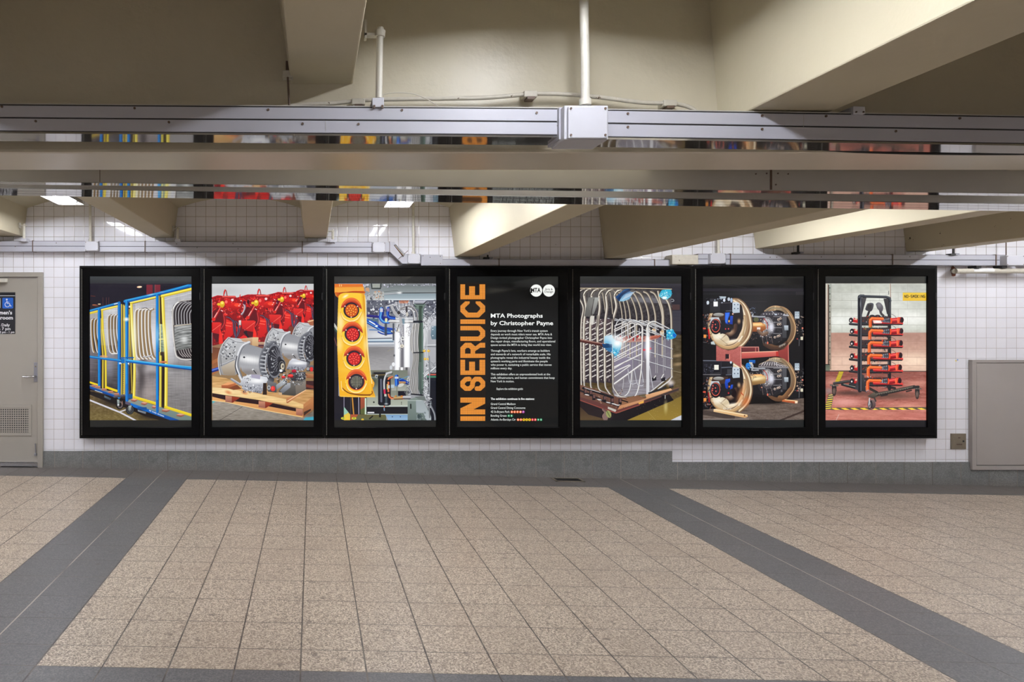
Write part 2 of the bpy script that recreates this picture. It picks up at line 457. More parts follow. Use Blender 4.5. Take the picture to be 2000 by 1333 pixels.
# the underside: three long ribs with thin grooves
f = [P(xa, q(xa, *bot), D2 - .002), P(xb, q(xb, *bot), D2 - .002)]; up = Vector((0, 0, .01))
for k in range(3):
    w = .2 / 3
    lo = [p + Vector((0, k * w + .003, 0)) for p in f]; hi = [p + Vector((0, (k + 1) * w - .002, 0)) for p in f]
    MB().hexa([lo[0], lo[1], lo[1] + up, lo[0] + up, hi[0], hi[1], hi[1] + up, hi[0] + up]).build('underside_rib', M['steel'], t)
c0, c1 = Vector((0, .004, .006)), Vector((0, .198, .006)); u2 = Vector((0, 0, .05))
MB().hexa([f[0] + c0, f[1] + c0, f[1] + c0 + u2, f[0] + c0 + u2, f[0] + c1, f[1] + c1, f[1] + c1 + u2, f[0] + c1 + u2]).build('tray_core', M['greyface'], t)
for x, hw in ((195, .6), (1506, 2.2)):
    MB().pbox(x - hw, x + hw, q(x, 322, 324), q(x, *ledge) - 2, q(x, 322, 324), q(x, *ledge) - 2, 3.199, .002).build('seam', M['screw'], t)
for x, y in ((1476, 340), (1497, 339), (1519, 339), (1539, 340), (1515, 361)): screw_at(x, y, 3.20, t, .0035)
mb = MB().tube(crv([P(x, y, 2.66) for x, y in ((1560, 285), (1640, 294), (1740, 298), (1860, 300), (2000, 300), (2200, 297), (2500, 296))]), .0065, 8)
tag(mb.build('black_cable', M['cable']), 'black cable sagging below the near right duct', 'cable')

# conduit drops, hangers and clamps at the near duct
t = thing('conduit_pipe', P(1143, 205, 2.5), 'tall cream conduit rising from the big near junction box', 'conduit pipe')
MB().tube(crv([P(1140, y, 2.50) for y in (-60,)] + [P(1141, 40, 2.5), P(1143, 120, 2.5), P(1143, 207, 2.5)]), .0152, 16).build('pipe', M['pipe'], t)
MB().tube([P(1143, 194, 2.5), P(1143, 206, 2.5)], .021, 12).build('coupling', M['pipe'], t)

t = thing('duct_hanger', P(742, 200, 2.56), 'thick cream hanger tube with bracket on the beam above the near duct', 'duct hanger')
MB().tube([P(742, 68, 2.56), P(740, 192, 2.56)], .0122, 14).build('tube', M['pipe'], t)
MB().tube([P(743, 54, 2.56), P(743, 60, 2.56)], .012, 6).build('nut', M['pipe'], t)
MB().tube([P(743, 60, 2.56), P(742, 72, 2.56)], .0185, 14).build('collar', M['pipe'], t)
MB().pbox(712, 752, 64, 68.5, 64, 68.5, 2.56, .03).build('bracket', M['pipe'], t)
MB().pbox(712, 716.5, 38, 74, 38, 74, 2.56, .03).build('bracket_flange', M['pipe'], t)
MB().pbox(727, 750, 191, 209, 190, 209, 2.49, .1).build('clamp', M['ductbox'], t, bevel=.002)
for x in (731, 747): MB().pbox(x - 2, x + 2, 205, 211, 205, 211, 2.487, .01).build('clamp_bolt', M['screw'], t)
t = thing('duct_hanger', P(565, 200, 2.62), 'thin rusty rod hanger against the dark beam side above the near duct', 'duct hanger')
MB().tube([P(562, 150, 2.62), P(565, 206, 2.62)], .004, 8).build('rod', M['screw'], t)
MB().pbox(552, 572, 137, 150, 137, 150, 2.615, .04).build('clamp', M['pipeold'], t, bevel=.002)
MB().pbox(558, 568, 119, 139, 119, 139, 2.63, .03).build('bolt', M['screw'], t)
t = thing('duct_clamp', P(1680, 215, 2.5), 'small grey clamp on top of the shaded right duct', 'clamp')
MB().pbox(1667, 1690, 207, 223, 208, 223, 2.492, .08).build('bracket', M['ductbox'], t, bevel=.002)
for x in (1672, 1686): screw_at(x, 219, 2.492, t, .003)

# flexible conduit along the girder face
cpts = [(520, 212), (600, 204), (640, 202.5), (700, 197), (730, 195), (800, 193.5), (880, 192.5), (950, 191), (1000, 187), (1040, 183.5), (1100, 184), (1170, 190), (1250, 200), (1310, 202.5), (1335, 206), (1352, 212), (1362, 222)]
t = thing('flexible_conduit', P(1000, 190, 2.64), 'worn cream cable conduit snaking across the girder above the near duct', 'conduit')
MB().tube(crv([P(x, y, 2.655) for x, y in cpts]), .0078, 10).build('hose', M['pipeold'], t)
for x, y in ((700, 199), (1037, 184), (1310, 202)):
    MB().pbox(x - 13, x + 13, y - 7.5, y + 5, y - 7.5, y + 5, 2.64, .05).build('strap', M['pipeold'], t, bevel=.003)
    MB().pbox(x - 7, x + 8, y + 4, y + 9, y + 4, y + 9, 2.638, .04).build('strap_bolt', M['screw'], t)
mb = MB().tube(crv([P(x, y, 2.6) for x, y in ((744, 190), (752, 184), (775, 181), (805, 183), (830, 192), (850, 204), (858, 210))]), .0018, 6)
tag(mb.build('loose_wire', M['pipeold']), 'thin loose wire looping from the hanger clamp over the near duct', 'wire')

# ------------------------------------------------------------------ wall duct run
DW = 7.511       # its front face


def wall_duct(xa, xb, ya, yb, label, rows=2, rings=(), h=20, screws=()):
    t = thing('wall_duct', P((xa + xb) / 2, ya + 10, DW), label, 'cable duct', )
    MB().pbox(xa, xb, ya, ya + h, yb, yb + h, DW + .003, .097).build('duct_body', M['dark'], t)
    n = rows
    for k in range(n):
        a = h * k / n + .7; b = h * (k + 1) / n - .45
        MB().pbox(xa, xb, ya + a, ya + b, yb + a, yb + b, DW, .012).build('cover_panel', M['duct'], t)
    MB().pbox(xa, xb, ya + h - .3, ya + h + .5, yb + h - .3, yb + h + .5, DW - .002, .1).build('bottom_lip', M['duct'], t)
    for x in rings:
        y = ya + (yb - ya) * (x - xa) / (xb - xa)
        MB().pbox(x - .8, x + .8, y - 1, y + h + 1, y - 1, y + h + 1, DW - .006, .105).build('joint_ring', M['screw'], t)
    for x, k in screws:
        y = ya + (yb - ya) * (x - xa) / (xb - xa); screw_at(x, y + k * h, DW, t, .005)
    return t


def wbox(x0, x1, y0, y1, label, d=7.47, dep=.13, mat=None, name='junction_box', bolts=True):
    t = thing(name, P((x0 + x1) / 2, (y0 + y1) / 2, d), label, 'junction box')
    MB().pbox(x0, x1, y0, y1, y0, y1, d, dep).build('box_body', mat or M['ductbox'], t, bevel=.004)
    MB().pbox(x0 + .8, x1 - .8, y0 + .8, y1 - .8, y0 + .8, y1 - .8, d - .006, .008).build('box_lid', mat or M['ductbox'], t, bevel=.002)
    if bolts:
        for x in (x0 + 2, x1 - 2):
            for y in (y0 + 2, y1 - 2): screw_at(x, y, d - .006, t, .004)
    return t


wall_duct(-300, 166, 470.3, 471, 'grey wall duct in the lit bay above the grey door', rings=(63.5,), screws=((30, .55), (110, .2)))
wall_duct(192, 727, 471.3, 473, 'grey wall duct running above the first three posters', rings=(283, 590.5), screws=((345, .25), (385, .6), (455, .2), (465, .7), (653, .15)))
wbox(165.5, 192, 471.5, 490.5, 'small box on the wall duct with a cream pipe, right of the grey door')
wbox(727.5, 753, 473, 493.5, 'flat box on the wall duct just before its bend, above the third poster')
t = thing('duct_elbow', P(775, 495, DW), 'bent white duct piece with an open slot showing wires', 'duct elbow')
e = [(753, 473.5), (770, 473.5), (792, 496), (797, 496), (797, 515.5), (786, 515.5), (762, 492.5), (753, 492.5)]
MB().prism([(P(x, y, DW).x, P(x, y, DW).z) for x, y in e[::-1]], DW - DIST, -.004).build('elbow_body', M['duct'], t, bevel=.002)
MB().prism([(P(x, y, DW).x, P(x, y, DW).z) for x, y in [(769, 479), (772.5, 478), (790, 499), (787, 502.5)][::-1]], DW - DIST - .003, DW - DIST + .02).build('open_slot', M['dark'], t)
for (ax, ay), (bx, by), m in (((770.5, 480), (787, 500), M['rust']), ((771.5, 479.5), (789, 499.5), M['pipe'])):
    MB().tube([P(ax, ay, DW - .006), P(bx, by, DW - .006)], .003, 6).build('wire', m, t)
MB().pbox(760.6, 761.6, 472, 494, 472, 494, DW - .004, .1).build('joint_ring', M['screw'], t)
MB().tube([P(778, 506, DW - .004), P(797, 490, DW - .004)], .003, 6).build('joint_ring', M['screw'], t)
wbox(796.5, 821.5, 495.8, 515.5, 'rounded box under a cream pipe where the wall duct steps down')
t = thing('duct_cover', P(842, 508, DW), 'plain pale duct cover right of the stepped-down box', 'duct cover')
MB().pbox(822, 864.5, 497.5, 519, 498, 519, DW, .1).build('cover_plate', M['duct'], t, bevel=.002)
for x, y in ((826, 500), (840, 503), (860, 501), (860, 515)): screw_at(x, y, DW, t, .005)
wall_duct(864.5, 1322, 506, 507.5, 'slim white duct resting on top of the middle posters', rows=1, rings=(975, 1279), h=12.5)
wbox(1312, 1364, 498, 517, 'wide worn box with rusty stains above the fifth and sixth posters', mat=M['pipeold'], bolts=False)
wall_duct(1364, 1387, 496, 496, 'short duct between the stained box and the piped box', rows=2)
wbox(1387, 1418, 495, 515.5, 'white box with a cream pipe above the sixth poster')
wall_duct(1418, 1965, 496.5, 498.3, 'grey wall duct above the last two posters', rings=(1427, 1744, 1946), screws=((1504, .3), (1517, .3), (1604, .25), (1690, .2), (1777, .2)))
wbox(1966, 2001, 499, 519, 'white box at the far right end of the wall duct', d=7.44, dep=.16)
wall_duct(2001, 2300, 499, 500, 'continuation of the wall duct past the far right box')

# pipes up to the ceiling from those boxes
for x, y0, y1, lab in ((176.5, 398, 471.5, 'cream pipe from the box right of the grey door to the ceiling'),
                       (807.5, 398, 496, 'cream pipe dropping to the stepped-down box above the third poster'),
                       (1403, 455, 495, 'short cream pipe between the thin beam and the box above the sixth poster')):
    t = thing('conduit_pipe', P(x, y1, 7.53), lab, 'conduit pipe')
    MB().tube([P(x - .5, y0, 7.53), P(x, y1, 7.53)], .0145, 12).build('pipe', M['pipe'], t)
    MB().tube([P(x, y1 - 4, 7.53), P(x, y1 + .5, 7.53)], .02, 12).build('coupling', M['pipe'], t)
t = thing('conduit_pipe', P(1965, 499, 7.5), 'thin dark rod above the far right wall box', 'rod')
MB().tube([P(1965, 440, 7.5), P(1965, 499, 7.5)], .005, 8).build('rod', M['screw'], t)

# hanger brackets fixed on the beam sides
def hanger(xp, yt, yb, side, lab):
    t = thing('pipe_hanger', P(xp, yb, 7.45), lab, 'hanger')
    d = 7.45
    MB().tube([P(xp, yt + 4, d), P(xp, yb - 4, d)], .0135, 12).build('tube', M['pipe'], t)
    MB().tube([P(xp, yt, d), P(xp, yt + 4, d)], .008, 6).build('bolt', M['pipe'], t)
    MB().pbox(xp - 10, xp + 3, yt + 2.6, yt + 4.2, yt + 2.6, yt + 4.2, d - .02, .04).build('arm', M['pipe'], t)
    MB().pbox(xp - 10.5, xp - 8.8, yt - 2, yt + 8, yt - 2, yt + 8, d - .02, .04).build('flange', M['pipe'], t)
    MB().pbox(xp - 5.5, xp + 4.5, yb - 4.5, yb + 1, yb - 4.5, yb + 1, d - .01, .09).build('clamp', M['ductbox'], t)
hanger(47, 437, 470.5, 1, 'cream pipe hanger on the leftmost beam above the wall duct')
hanger(347, 443, 471, 1, 'cream pipe hanger beside the beam above the first poster')
hanger(650, 448, 472, 1, 'small cream pipe hanger beside the pinkish beam')
for x, y0, y1, lab in ((1560, 479, 496, 'black hanger clamp above the duct over the sixth poster'), (1864, 484, 499, 'black hanger clamp above the duct past the last poster'),
                       (953, 498, 506, 'dark clamp where the wide beam meets the slim duct')):
    t = thing('hanger_clamp', P(x, y1, 7.5), lab, 'clamp')
    MB().pbox(x - 1.2, x + 1.2, y0, y1, y0, y1, 7.5, .02).build('rod', M['cable'], t)
    MB().pbox(x - 7, x + 3, y1 - 3.5, y1, y1 - 3.5, y1, 7.49, .06).build('jaw', M['cable'], t)
    MB().pbox(x + 2, x + 10, y1 - 4, y1 - .5, y1 - 4, y1 - .5, 7.495, .04).build('lug', M['satin'], t)

# white pipe low on the right, coming out of a rusty hole
t = thing('wall_pipe', P(1930, 530, 7.5), 'fat white horizontal pipe coming out of a rusty hole right of the posters', 'pipe')
MB().tube([P(1866, 530, 7.5), P(2150, 529, 7.5)], .0275, 18).build('pipe', M['pipeold'], t)
MB().tube([P(1898, 529.5, 7.5), P(1938, 529.2, 7.5)], .0285, 18).build('white_sleeve', M['white'], t)
MB().tube([P(1866, 530, 7.5), P(1863, 530, 7.58), P(1862, 530, 7.62)], .026, 14).build('pipe_bend', M['pipeold'], t)
rng = random.Random(4)
mb = MB(); ps = []
for k in range(22):
    a = 2 * math.pi * k / 22; r = rng.uniform(7, 11); ps.append((1863 + r * .75 * math.cos(a), 530 - r * math.sin(a)))
mb.prism([(P(x, y, 7.607).x, P(x, y, 7.607).z) for x, y in ps], -.003, .002).build('rust_ring', M['rust'], t)
for x in (1912, 1962):
    MB().pbox(x - 5, x + 5, 519, 524, 519, 524, 7.46, .1).build('bracket', M['cable'], t)

# ------------------------------------------------------------------ ceiling lights
def ceiling_light(x, y0, y1, z, label, tm='tube'):
    """open trough with two tubes between end sockets; z is the lower rim"""
    t = thing('fluorescent_light', (x, (y0 + y1) / 2, z), label, 'ceiling light', 'fluorescent lights in every other bay')
    w = .13
    mb = MB()
    mb.prism([(x - w, z), (x - w + .006, z), (x - .075, z + .065), (x + .075, z + .065), (x + w - .006, z), (x + w, z), (x + .085, z + .085), (x - .085, z + .085)][::1], y0, y1)
    mb.build('housing', M['reflector'], t)
    for yy in (y0, y1 - .006):
        MB().prism([(x - w, z), (x + w, z), (x + .085, z + .085), (x - .085, z + .085)], yy, yy + .006).build('end_plate', M['white'], t)
    MB().tube([(x, (y0 + y1) / 2, z + .08), (x, (y0 + y1) / 2, vault_z(x) + .01)], .012, 10).build('stem', M['pipe'], t)
    for s in (-.05, .05):
        tb = MB().tube([(x + s, y0 + .05, z + .032), (x + s, y1 - .05, z + .032)], .013, 12, caps=False).build('lamp_tube', M[tm], t)
        for a, b in ((y0 + .012, y0 + .05), (y1 - .05, y1 - .012)):
            MB().tube([(x + s, a, z + .032), (x + s, b, z + .032)], .0145, 10).build('end_cap', M['cap'], tb)
    return t


LX = [(-5.65, 'far left'), (-2.40, 'left'), (.84, 'middle'), (4.08, 'right'), (7.36, 'far right'), (10.2, 'far right end')]
LN = {-2.40: 'lit fluorescent ceiling light peeking over the first poster, left of the nearest beam', .84: 'lit twin-tube ceiling light peeking out above the third poster'}
for x, w in LX:
    zz = 2.80 if x == -2.40 else 2.775
    ceiling_light(x, -2.02, -.62, zz, LN.get(x, f'fluorescent ceiling light near the tiled wall in the {w} bay, hidden by beams'), 'tube_mid' if x == 4.08 else 'tube')
    ceiling_light(x, -4.2, -2.8, zz, f'fluorescent ceiling light just behind the cross girder in the {w} bay', 'tube_mid' if x == 4.08 else 'tube')
    ceiling_light(x, -6.78, -5.32, 2.765, f'fluorescent ceiling light over the viewer in the {w} bay', 'tube_dim')
    ceiling_light(x, -11.6, -10.1, 2.765, f'added fluorescent ceiling light far behind the viewer in the {w} bay')  # unseen row, added to brighten the floor
# ------------------------------------------------------------------ pictures shown on the backlit screens, drawn shape by shape
class Cv:
    """canvas; coordinates run 0..2000 across and 0..2666 down"""
    def __init__(s, bg, u0=43, u1=1938, v0=-95, v1=2714, k=.42, seed=1):
        s.u0, s.v0, s.k = u0, v0, k
        s.W = int((u1 - u0) * k); s.H = int((v1 - v0) * k)
        s.a = np.zeros((s.H, s.W, 3), np.float32); s.a[:] = bg
        s.o = 0; s.r = np.random.RandomState(seed); s.clip = None
    def _bb(s, x0, y0, x1, y1):
        i0 = max(0, int((x0 - s.u0) * s.k) - 1); i1 = min(s.W, int((x1 - s.u0) * s.k) + 2)
        j0 = max(0, int((y0 + s.o - s.v0) * s.k) - 1); j1 = min(s.H, int((y1 + s.o - s.v0) * s.k) + 2)
        if i1 <= i0 or j1 <= j0: return None
        X, Y = np.meshgrid((np.arange(i0, i1) + .5) / s.k + s.u0, (np.arange(j0, j1) + .5) / s.k + s.v0 - s.o)
        return (slice(j0, j1), slice(i0, i1)), X.astype(np.float32), Y.astype(np.float32)
    def _put(s, sl, m, col, al=1.0):
        m = np.clip(m, 0, 1) * al
        if s.clip is not None: m = m * s.clip[sl]
        s.a[sl] = s.a[sl] * (1 - m[..., None]) + np.asarray(col, np.float32) * m[..., None]
    def _in(s, X, Y, pts):
        c = np.zeros(X.shape, bool); n = len(pts)
        for i in range(n):
            (x1, y1), (x2, y2) = pts[i], pts[(i + 1) % n]
            if y1 == y2: continue
            t = (y1 > Y) != (y2 > Y)
            c ^= t & (X < (x2 - x1) * (Y - y1) / (y2 - y1) + x1)
        return c.astype(np.float32)
    def poly(s, pts, c, c2=None, ang=90, al=1.0, noise=0):
        xs = [p[0] for p in pts]; ys = [p[1] for p in pts]
        b = s._bb(min(xs), min(ys), max(xs), max(ys))
        if b is None: return
        sl, X, Y = b; m = s._in(X, Y, pts)
        if c2 is not None:
            ca, sa = math.cos(math.radians(ang)), math.sin(math.radians(ang))
            q = X * ca + Y * sa; pr = [x * ca + y * sa for x, y in pts]
            t = np.clip((q - min(pr)) / (max(pr) - min(pr) + 1e-6), 0, 1)[..., None]
            col = np.array(c, np.float32) * (1 - t) + np.array(c2, np.float32) * t
        else: col = np.array(c, np.float32)
        if noise: col = col + s.r.normal(0, noise, X.shape)[..., None].astype(np.float32)
        s._put(sl, m, col, al)
    def rect(s, x0, y0, x1, y1, c, c2=None, ang=90, al=1.0, noise=0):
        s.poly([(x0, y0), (x1, y0), (x1, y1), (x0, y1)], c, c2, ang, al, noise)
    def ell(s, cx, cy, rx, ry, c, rot=0, inner=0, al=1.0, soft=0, c2=None):
        R = max(rx, ry) * (1.0 + soft); b = s._bb(cx - R, cy - R, cx + R, cy + R)
        if b is None: return
        sl, X, Y = b; a = math.radians(rot); dx, dy = X - cx, Y - cy
        p = dx * math.cos(a) + dy * math.sin(a); q = -dx * math.sin(a) + dy * math.cos(a)
        d = np.sqrt((p / rx) ** 2 + (q / ry) ** 2)
        if soft: m = np.clip((1 + soft - d) / (2 * soft), 0, 1); m = m * m * (3 - 2 * m)
        else: m = np.clip((1 - d) * min(rx, ry) * s.k + .5, 0, 1)
        if inner: m = m * np.clip((d - inner) * min(rx, ry) * s.k + .5, 0, 1)
        col = np.array(c, np.float32)
        if c2 is not None:
            t = np.clip((dy / ry + 1) / 2, 0, 1)[..., None]; col = col * (1 - t) + np.array(c2, np.float32) * t
        s._put(sl, m, col, al)
    def glow(s, cx, cy, rx, ry, c, al=.6, rot=0): s.ell(cx, cy, rx, ry, c, rot, 0, al, .95)
    def line(s, pts, w, c, c2=None, hl=None, al=1.0, w2=None, sm=False):
        """stroke; c2 = colour of the underside, hl = highlight along the middle (round bar look)"""
        if sm: pts = s.cat(pts)
        n = len(pts) - 1; wm = max(w, w2 or w)
        tx, ty = pts[-1][0] - pts[0][0], pts[-1][1] - pts[0][1]; flip = -1 if (ty > 0 if abs(ty) > abs(tx) else tx < 0) else 1
        b = s._bb(min(p[0] for p in pts) - wm, min(p[1] for p in pts) - wm, max(p[0] for p in pts) + wm, max(p[1] for p in pts) + wm)
        if b is None: return
        sl, X, Y = b; best = np.full(X.shape, 1e9, np.float32); sd = np.zeros(X.shape, np.float32); wid = np.full(X.shape, w, np.float32)
        for i in range(n):
            (x1, y1), (x2, y2) = pts[i], pts[i + 1]; L = (x2 - x1) ** 2 + (y2 - y1) ** 2 + 1e-6
            t = np.clip(((X - x1) * (x2 - x1) + (Y - y1) * (y2 - y1)) / L, 0, 1)
            dx, dy = X - x1 - t * (x2 - x1), Y - y1 - t * (y2 - y1); d = np.sqrt(dx * dx + dy * dy)
            k = d < best; best = np.where(k, d, best)
            side = ((x2 - x1) * (Y - y1) - (y2 - y1) * (X - x1)) / math.sqrt(L)
            side = side * flip
            sd = np.where(k, side, sd)
            if w2 is not None: wid = np.where(k, w + (w2 - w) * (i + t) / n, wid)
        h = wid / 2; m = np.clip((h - best) * s.k + .5, 0, 1)
        col = np.zeros(X.shape + (3,), np.float32) + np.array(c, np.float32)
        q = sd / h
        if c2 is not None: t = np.clip(q * .5 + .5, 0, 1)[..., None]; col = col * (1 - t) + np.array(c2, np.float32) * t
        if hl is not None: t = np.exp(-((q + .25) / .35) ** 2)[..., None]; col = col * (1 - t) + np.array(hl, np.float32) * t
        s._put(sl, m, col, al)
    def cat(s, pts, n=7):
        q = [pts[0]] + list(pts) + [pts[-1]]; out = []
        for i in range(1, len(q) - 2):
            a, b, c, d = [np.array(v, float) for v in q[i - 1:i + 3]]
            for k in range(n):
                t = k / n; out.append(tuple(.5 * (2 * b + (c - a) * t + (2 * a - 5 * b + 4 * c - d) * t * t + (3 * b - a - 3 * c + d) * t ** 3)))
        return out + [tuple(pts[-1])]
    def region(s, pts):
        m = np.zeros((s.H, s.W), np.float32)
        b = s._bb(min(p[0] for p in pts), min(p[1] for p in pts), max(p[0] for p in pts), max(p[1] for p in pts))
        m[b[0]] = s._in(b[1], b[2], pts); s.clip = m
    def free(s): s.clip = None
    def clutter(s, x0, y0, x1, y1, n, cols, smin=8, smax=34, kinds='bler'):
        """small machine bits: blobs, bars, rings, bolts"""
        r = s.r
        for _ in range(n):
            x = r.uniform(x0, x1); y = r.uniform(y0, y1); z = r.uniform(smin, smax); c = cols[r.randint(len(cols))]
            k = kinds[r.randint(len(kinds))]; a = r.uniform(0, 180)
            if k == 'b': s.poly([(x + z * math.cos(t) * q, y + z * math.sin(t) * q2) for t, q, q2 in [(j * 1.05, r.uniform(.4, 1), r.uniform(.4, 1)) for j in range(6)]], c)
            elif k == 'l': s.line([(x, y), (x + z * 2.2 * math.cos(math.radians(a)), y + z * 2.2 * math.sin(math.radians(a)))], z * .35, c)
            elif k == 'e': s.ell(x, y, z * .6, z * r.uniform(.35, .6), c, a)
            elif k == 'r': s.ell(x, y, z * .7, z * .6, c, a, .55)
            elif k == 'w': s.line([(x, y), (x + r.uniform(-2, 2) * z, y + r.uniform(.5, 2) * z), (x + r.uniform(-2, 2) * z, y + r.uniform(2, 4) * z)], z * .22, c, sm=True)
    def grain(s, x0, y0, x1, y1, sx, sy, amp, seed=0, al=1.0):
        """streaky variation (brushed metal, concrete, worn floor)"""
        b = s._bb(x0, y0, x1, y1)
        if b is None: return
        sl, X, Y = b; r = np.random.RandomState(seed)
        tot = np.zeros(X.shape, np.float32)
        for o in (1, 2.3):
            gx = int((x1 - x0) / sx * o) + 4; gy = int((y1 - y0) / sy * o) + 4; g = r.normal(0, 1, (gy, gx)).astype(np.float32)
            fx = (X - x0) / sx * o; fy = (Y - y0) / sy * o
            fx = np.clip(fx, 0, gx - 2.01); fy = np.clip(fy, 0, gy - 2.01); ix = fx.astype(int); iy = fy.astype(int); tx = fx - ix; ty = fy - iy
            tot += ((g[iy, ix] * (1 - tx) + g[iy, ix + 1] * tx) * (1 - ty) + (g[iy + 1, ix] * (1 - tx) + g[iy + 1, ix + 1] * tx) * ty) / o
        m = np.ones(X.shape, np.float32)
        if s.clip is not None: m = s.clip[sl]
        s.a[sl] += (tot * amp * m)[..., None]
    def bars(s, top, bot=1253 + 1333, c=(26, 27, 26), ct=(56, 60, 61)):  # unlit letterbox bars; their grey has the room's reflection painted in
        s.o = 0; s.free()
        if top > -95: s.rect(0, -95, 2000, top, ct, tuple(v * .85 for v in ct))
        s.rect(0, bot, 2000, 2720, c)
    def done(s): return np.clip(s.a, 0, 255)


def pic_panels():
    """steel door panels in blue and yellow carts"""
    c = Cv((27, 23, 38), seed=3)
    BL, BD, BT = (12, 120, 205), (6, 82, 165), (60, 170, 225)
    YE, YD = (246, 226, 78), (214, 184, 40)
    c.rect(0, -95, 2000, 40, (58, 62, 66), (44, 46, 52)); c.rect(0, -40, 2000, -10, (74, 78, 82), al=.5)
    c.rect(0, 60, 2000, 560, (30, 26, 40), (24, 20, 34))
    c.rect(1095, 60, 1355, 300, (124, 42, 56), (112, 38, 50)); c.rect(1210, 60, 1250, 300, (50, 44, 56)); c.line([(1255, 60), (1252, 240)], 8, (150, 90, 90))
    c.ell(965, 102, 48, 18, (255, 206, 160), -4); c.ell(975, 100, 30, 10, (255, 240, 215))
    c.ell(145, 447, 60, 16, (214, 120, 72), 8); c.ell(218, 422, 28, 9, (255, 225, 180)); c.line([(60, 268), (140, 276)], 10, (110, 52, 34))
    for x in (350, 395, 285): c.line([(x, 300), (x, 450)], 9, (92, 56, 54))
    c.rect(40, 440, 240, 520, (44, 30, 38), al=.7)
    # floor
    c.o = 1333
    c.rect(0, 700, 2000, 1400, (92, 74, 52), (124, 108, 58)); c.grain(0, 700, 2000, 1300, 30, 18, 9, 5)
    c.poly([(0, 700), (700, 860), (1400, 1060), (1940, 1270), (1400, 1270), (1040, 1170), (700, 1020), (350, 900), (0, 760)], (26, 18, 20))
    c.glow(560, 900, 260, 90, (20, 14, 16), .9); c.glow(1250, 1180, 260, 60, (30, 22, 20), .9)
    c.line([(40, 880), (600, 1105), (900, 1262)], 30, (214, 212, 222)); c.line([(590, 1100), (720, 1055)], 22, (206, 204, 210))
    c.o = 0
    def steel(pts, a=(196, 196, 200), b=(112, 106, 106), sd=0, x=6, y=60):
        c.poly(pts, a, b); c.region(pts)
        xs = [p[0] for p in pts]; ys = [p[1] for p in pts]
        c.grain(min(xs), min(ys), max(xs), max(ys), 120, 10, 7, sd); c.grain(min(xs), min(ys), max(xs), max(ys), 10, 160, 4, sd + 1)
    # ---- left cart
    L = [(43, 600), (195, 560), (195, 1950), (43, 1900)]
    steel([(43, 590), (190, 555), (190, 1930), (43, 1890)], (180, 176, 172), (60, 54, 60), 1); c.glow(60, 1500, 60, 200, (120, 112, 124), .5); c.free()
    c.line([(43, 590), (190, 553)], 40, YE, YD)
    steel([(280, 540), (560, 470), (560, 2050), (340, 1960)], (206, 206, 208), (58, 54, 58), 2)
    c.glow(430, 950, 130, 300, (236, 236, 240), .6); c.glow(400, 1560, 70, 200, (150, 150, 170), .6); c.rect(280, 1420, 560, 1500, (150, 146, 144), al=.3); c.free()
    def bundle(xl, xr, top, bot, n, tw, cols, lean=0, dark=(58, 50, 50), brown=(150, 118, 70)):
        """nested rounded window rims seen edge-on"""
        w = xr - xl; c.poly([(xl, top + 60), (xl + w * .25, top), (xr - w * .1, top + 10), (xr, top + 90), (xr + lean, bot - 40), (xr + lean - w * .2, bot), (xl + lean + w * .25, bot), (xl + lean * .3, bot - 120)], dark)
        for i in range(n):
            t = i / max(1, n - 1); x = xl + w * (.02 + .9 * t); le = lean * (.45 + .55 * t)
            p = [(x + w * .22, top + 16), (x + w * .06, top + 40), (x, top + 130), (x + 4, (top + bot) / 2), (x + le * .7, bot - 150), (x + le + w * .05, bot - 40), (x + le + w * .18, bot - 4)]
            c.line([(a + tw * .55, b) for a, b in p], tw * .9, brown, sm=True); c.line(p, tw, cols[0], c2=cols[1], hl=cols[2], sm=True)
    rim = ((206, 200, 196), (120, 112, 108), (250, 248, 246))
    bundle(60, 190, 690, 1320, 3, 26, rim, 60, brown=(168, 124, 40)); bundle(370, 560, 610, 1333, 4, 30, rim, 60)
    c.line([(560, 1340), (450, 1345)], 20, (236, 232, 228))
    c.poly([(190, 560), (262, 520), (350, 1310 + 640), (250, 1960)], (46, 36, 30))
    c.line([(250, 700), (262, 1000), (290, 1400), (285, 1980)], 34, (232, 208, 62), (160, 130, 40)); c.line([(270, 530), (285, 900), (335, 1340), (340, 1990)], 36, YE, YD)
    c.line([(264, 530), (550, 462)], 38, YE, YD, hl=(255, 244, 130)); c.line([(340, 1970), (545, 2040)], 42, (240, 210, 30)); c.line([(43, 1880), (195, 1930)], 34, (240, 210, 30))
    # film wrap haze
    c.rect(195, 890, 560, 1190, (225, 230, 235), al=.16)
    # between the carts
    c.poly([(610, 420), (700, 430), (700, 2120), (610, 2120)], (60, 46, 30))
    for x, y in ((632, 430), (668, 440), (690, 460)): c.line([(x, y), (x + 10, 1300), (x - 4, 2110)], 22, (226, 198, 62), (130, 104, 30), hl=(250, 236, 120))
    for y in range(1560, 2100, 34): c.ell(668, y, 6, 6, (30, 24, 24))
    for a in ((43, 540, 590, 400),): c.line([(43, 548), (590, 398)], 44, BL, BD, hl=BT)
    c.line([(500, 420), (600, 396)], 22, (196, 214, 226))
    c.line([(590, 400), (585, 2160)], 56, BL, BD, hl=(30, 140, 220)); c.line([(606, 430), (606, 2120)], 14, BD)
    c.line([(215, 520), (218, 2020)], 52, BL, BD, hl=(20, 150, 225))
    c.line([(43, 1405), (600, 1475)], 46, BL, BD, hl=BT)
    c.ell(300, 1400, 80, 24, (224, 164, 130), 4, al=.7)
    c.line([(43, 1950), (560, 2120)], 50, (122, 132, 136)); c.line([(43, 1975), (500, 2140)], 44, (10, 88, 180), (8, 60, 130)); c.line([(500, 2150), (700, 2120)], 44, (104, 104, 116), (60, 60, 72))
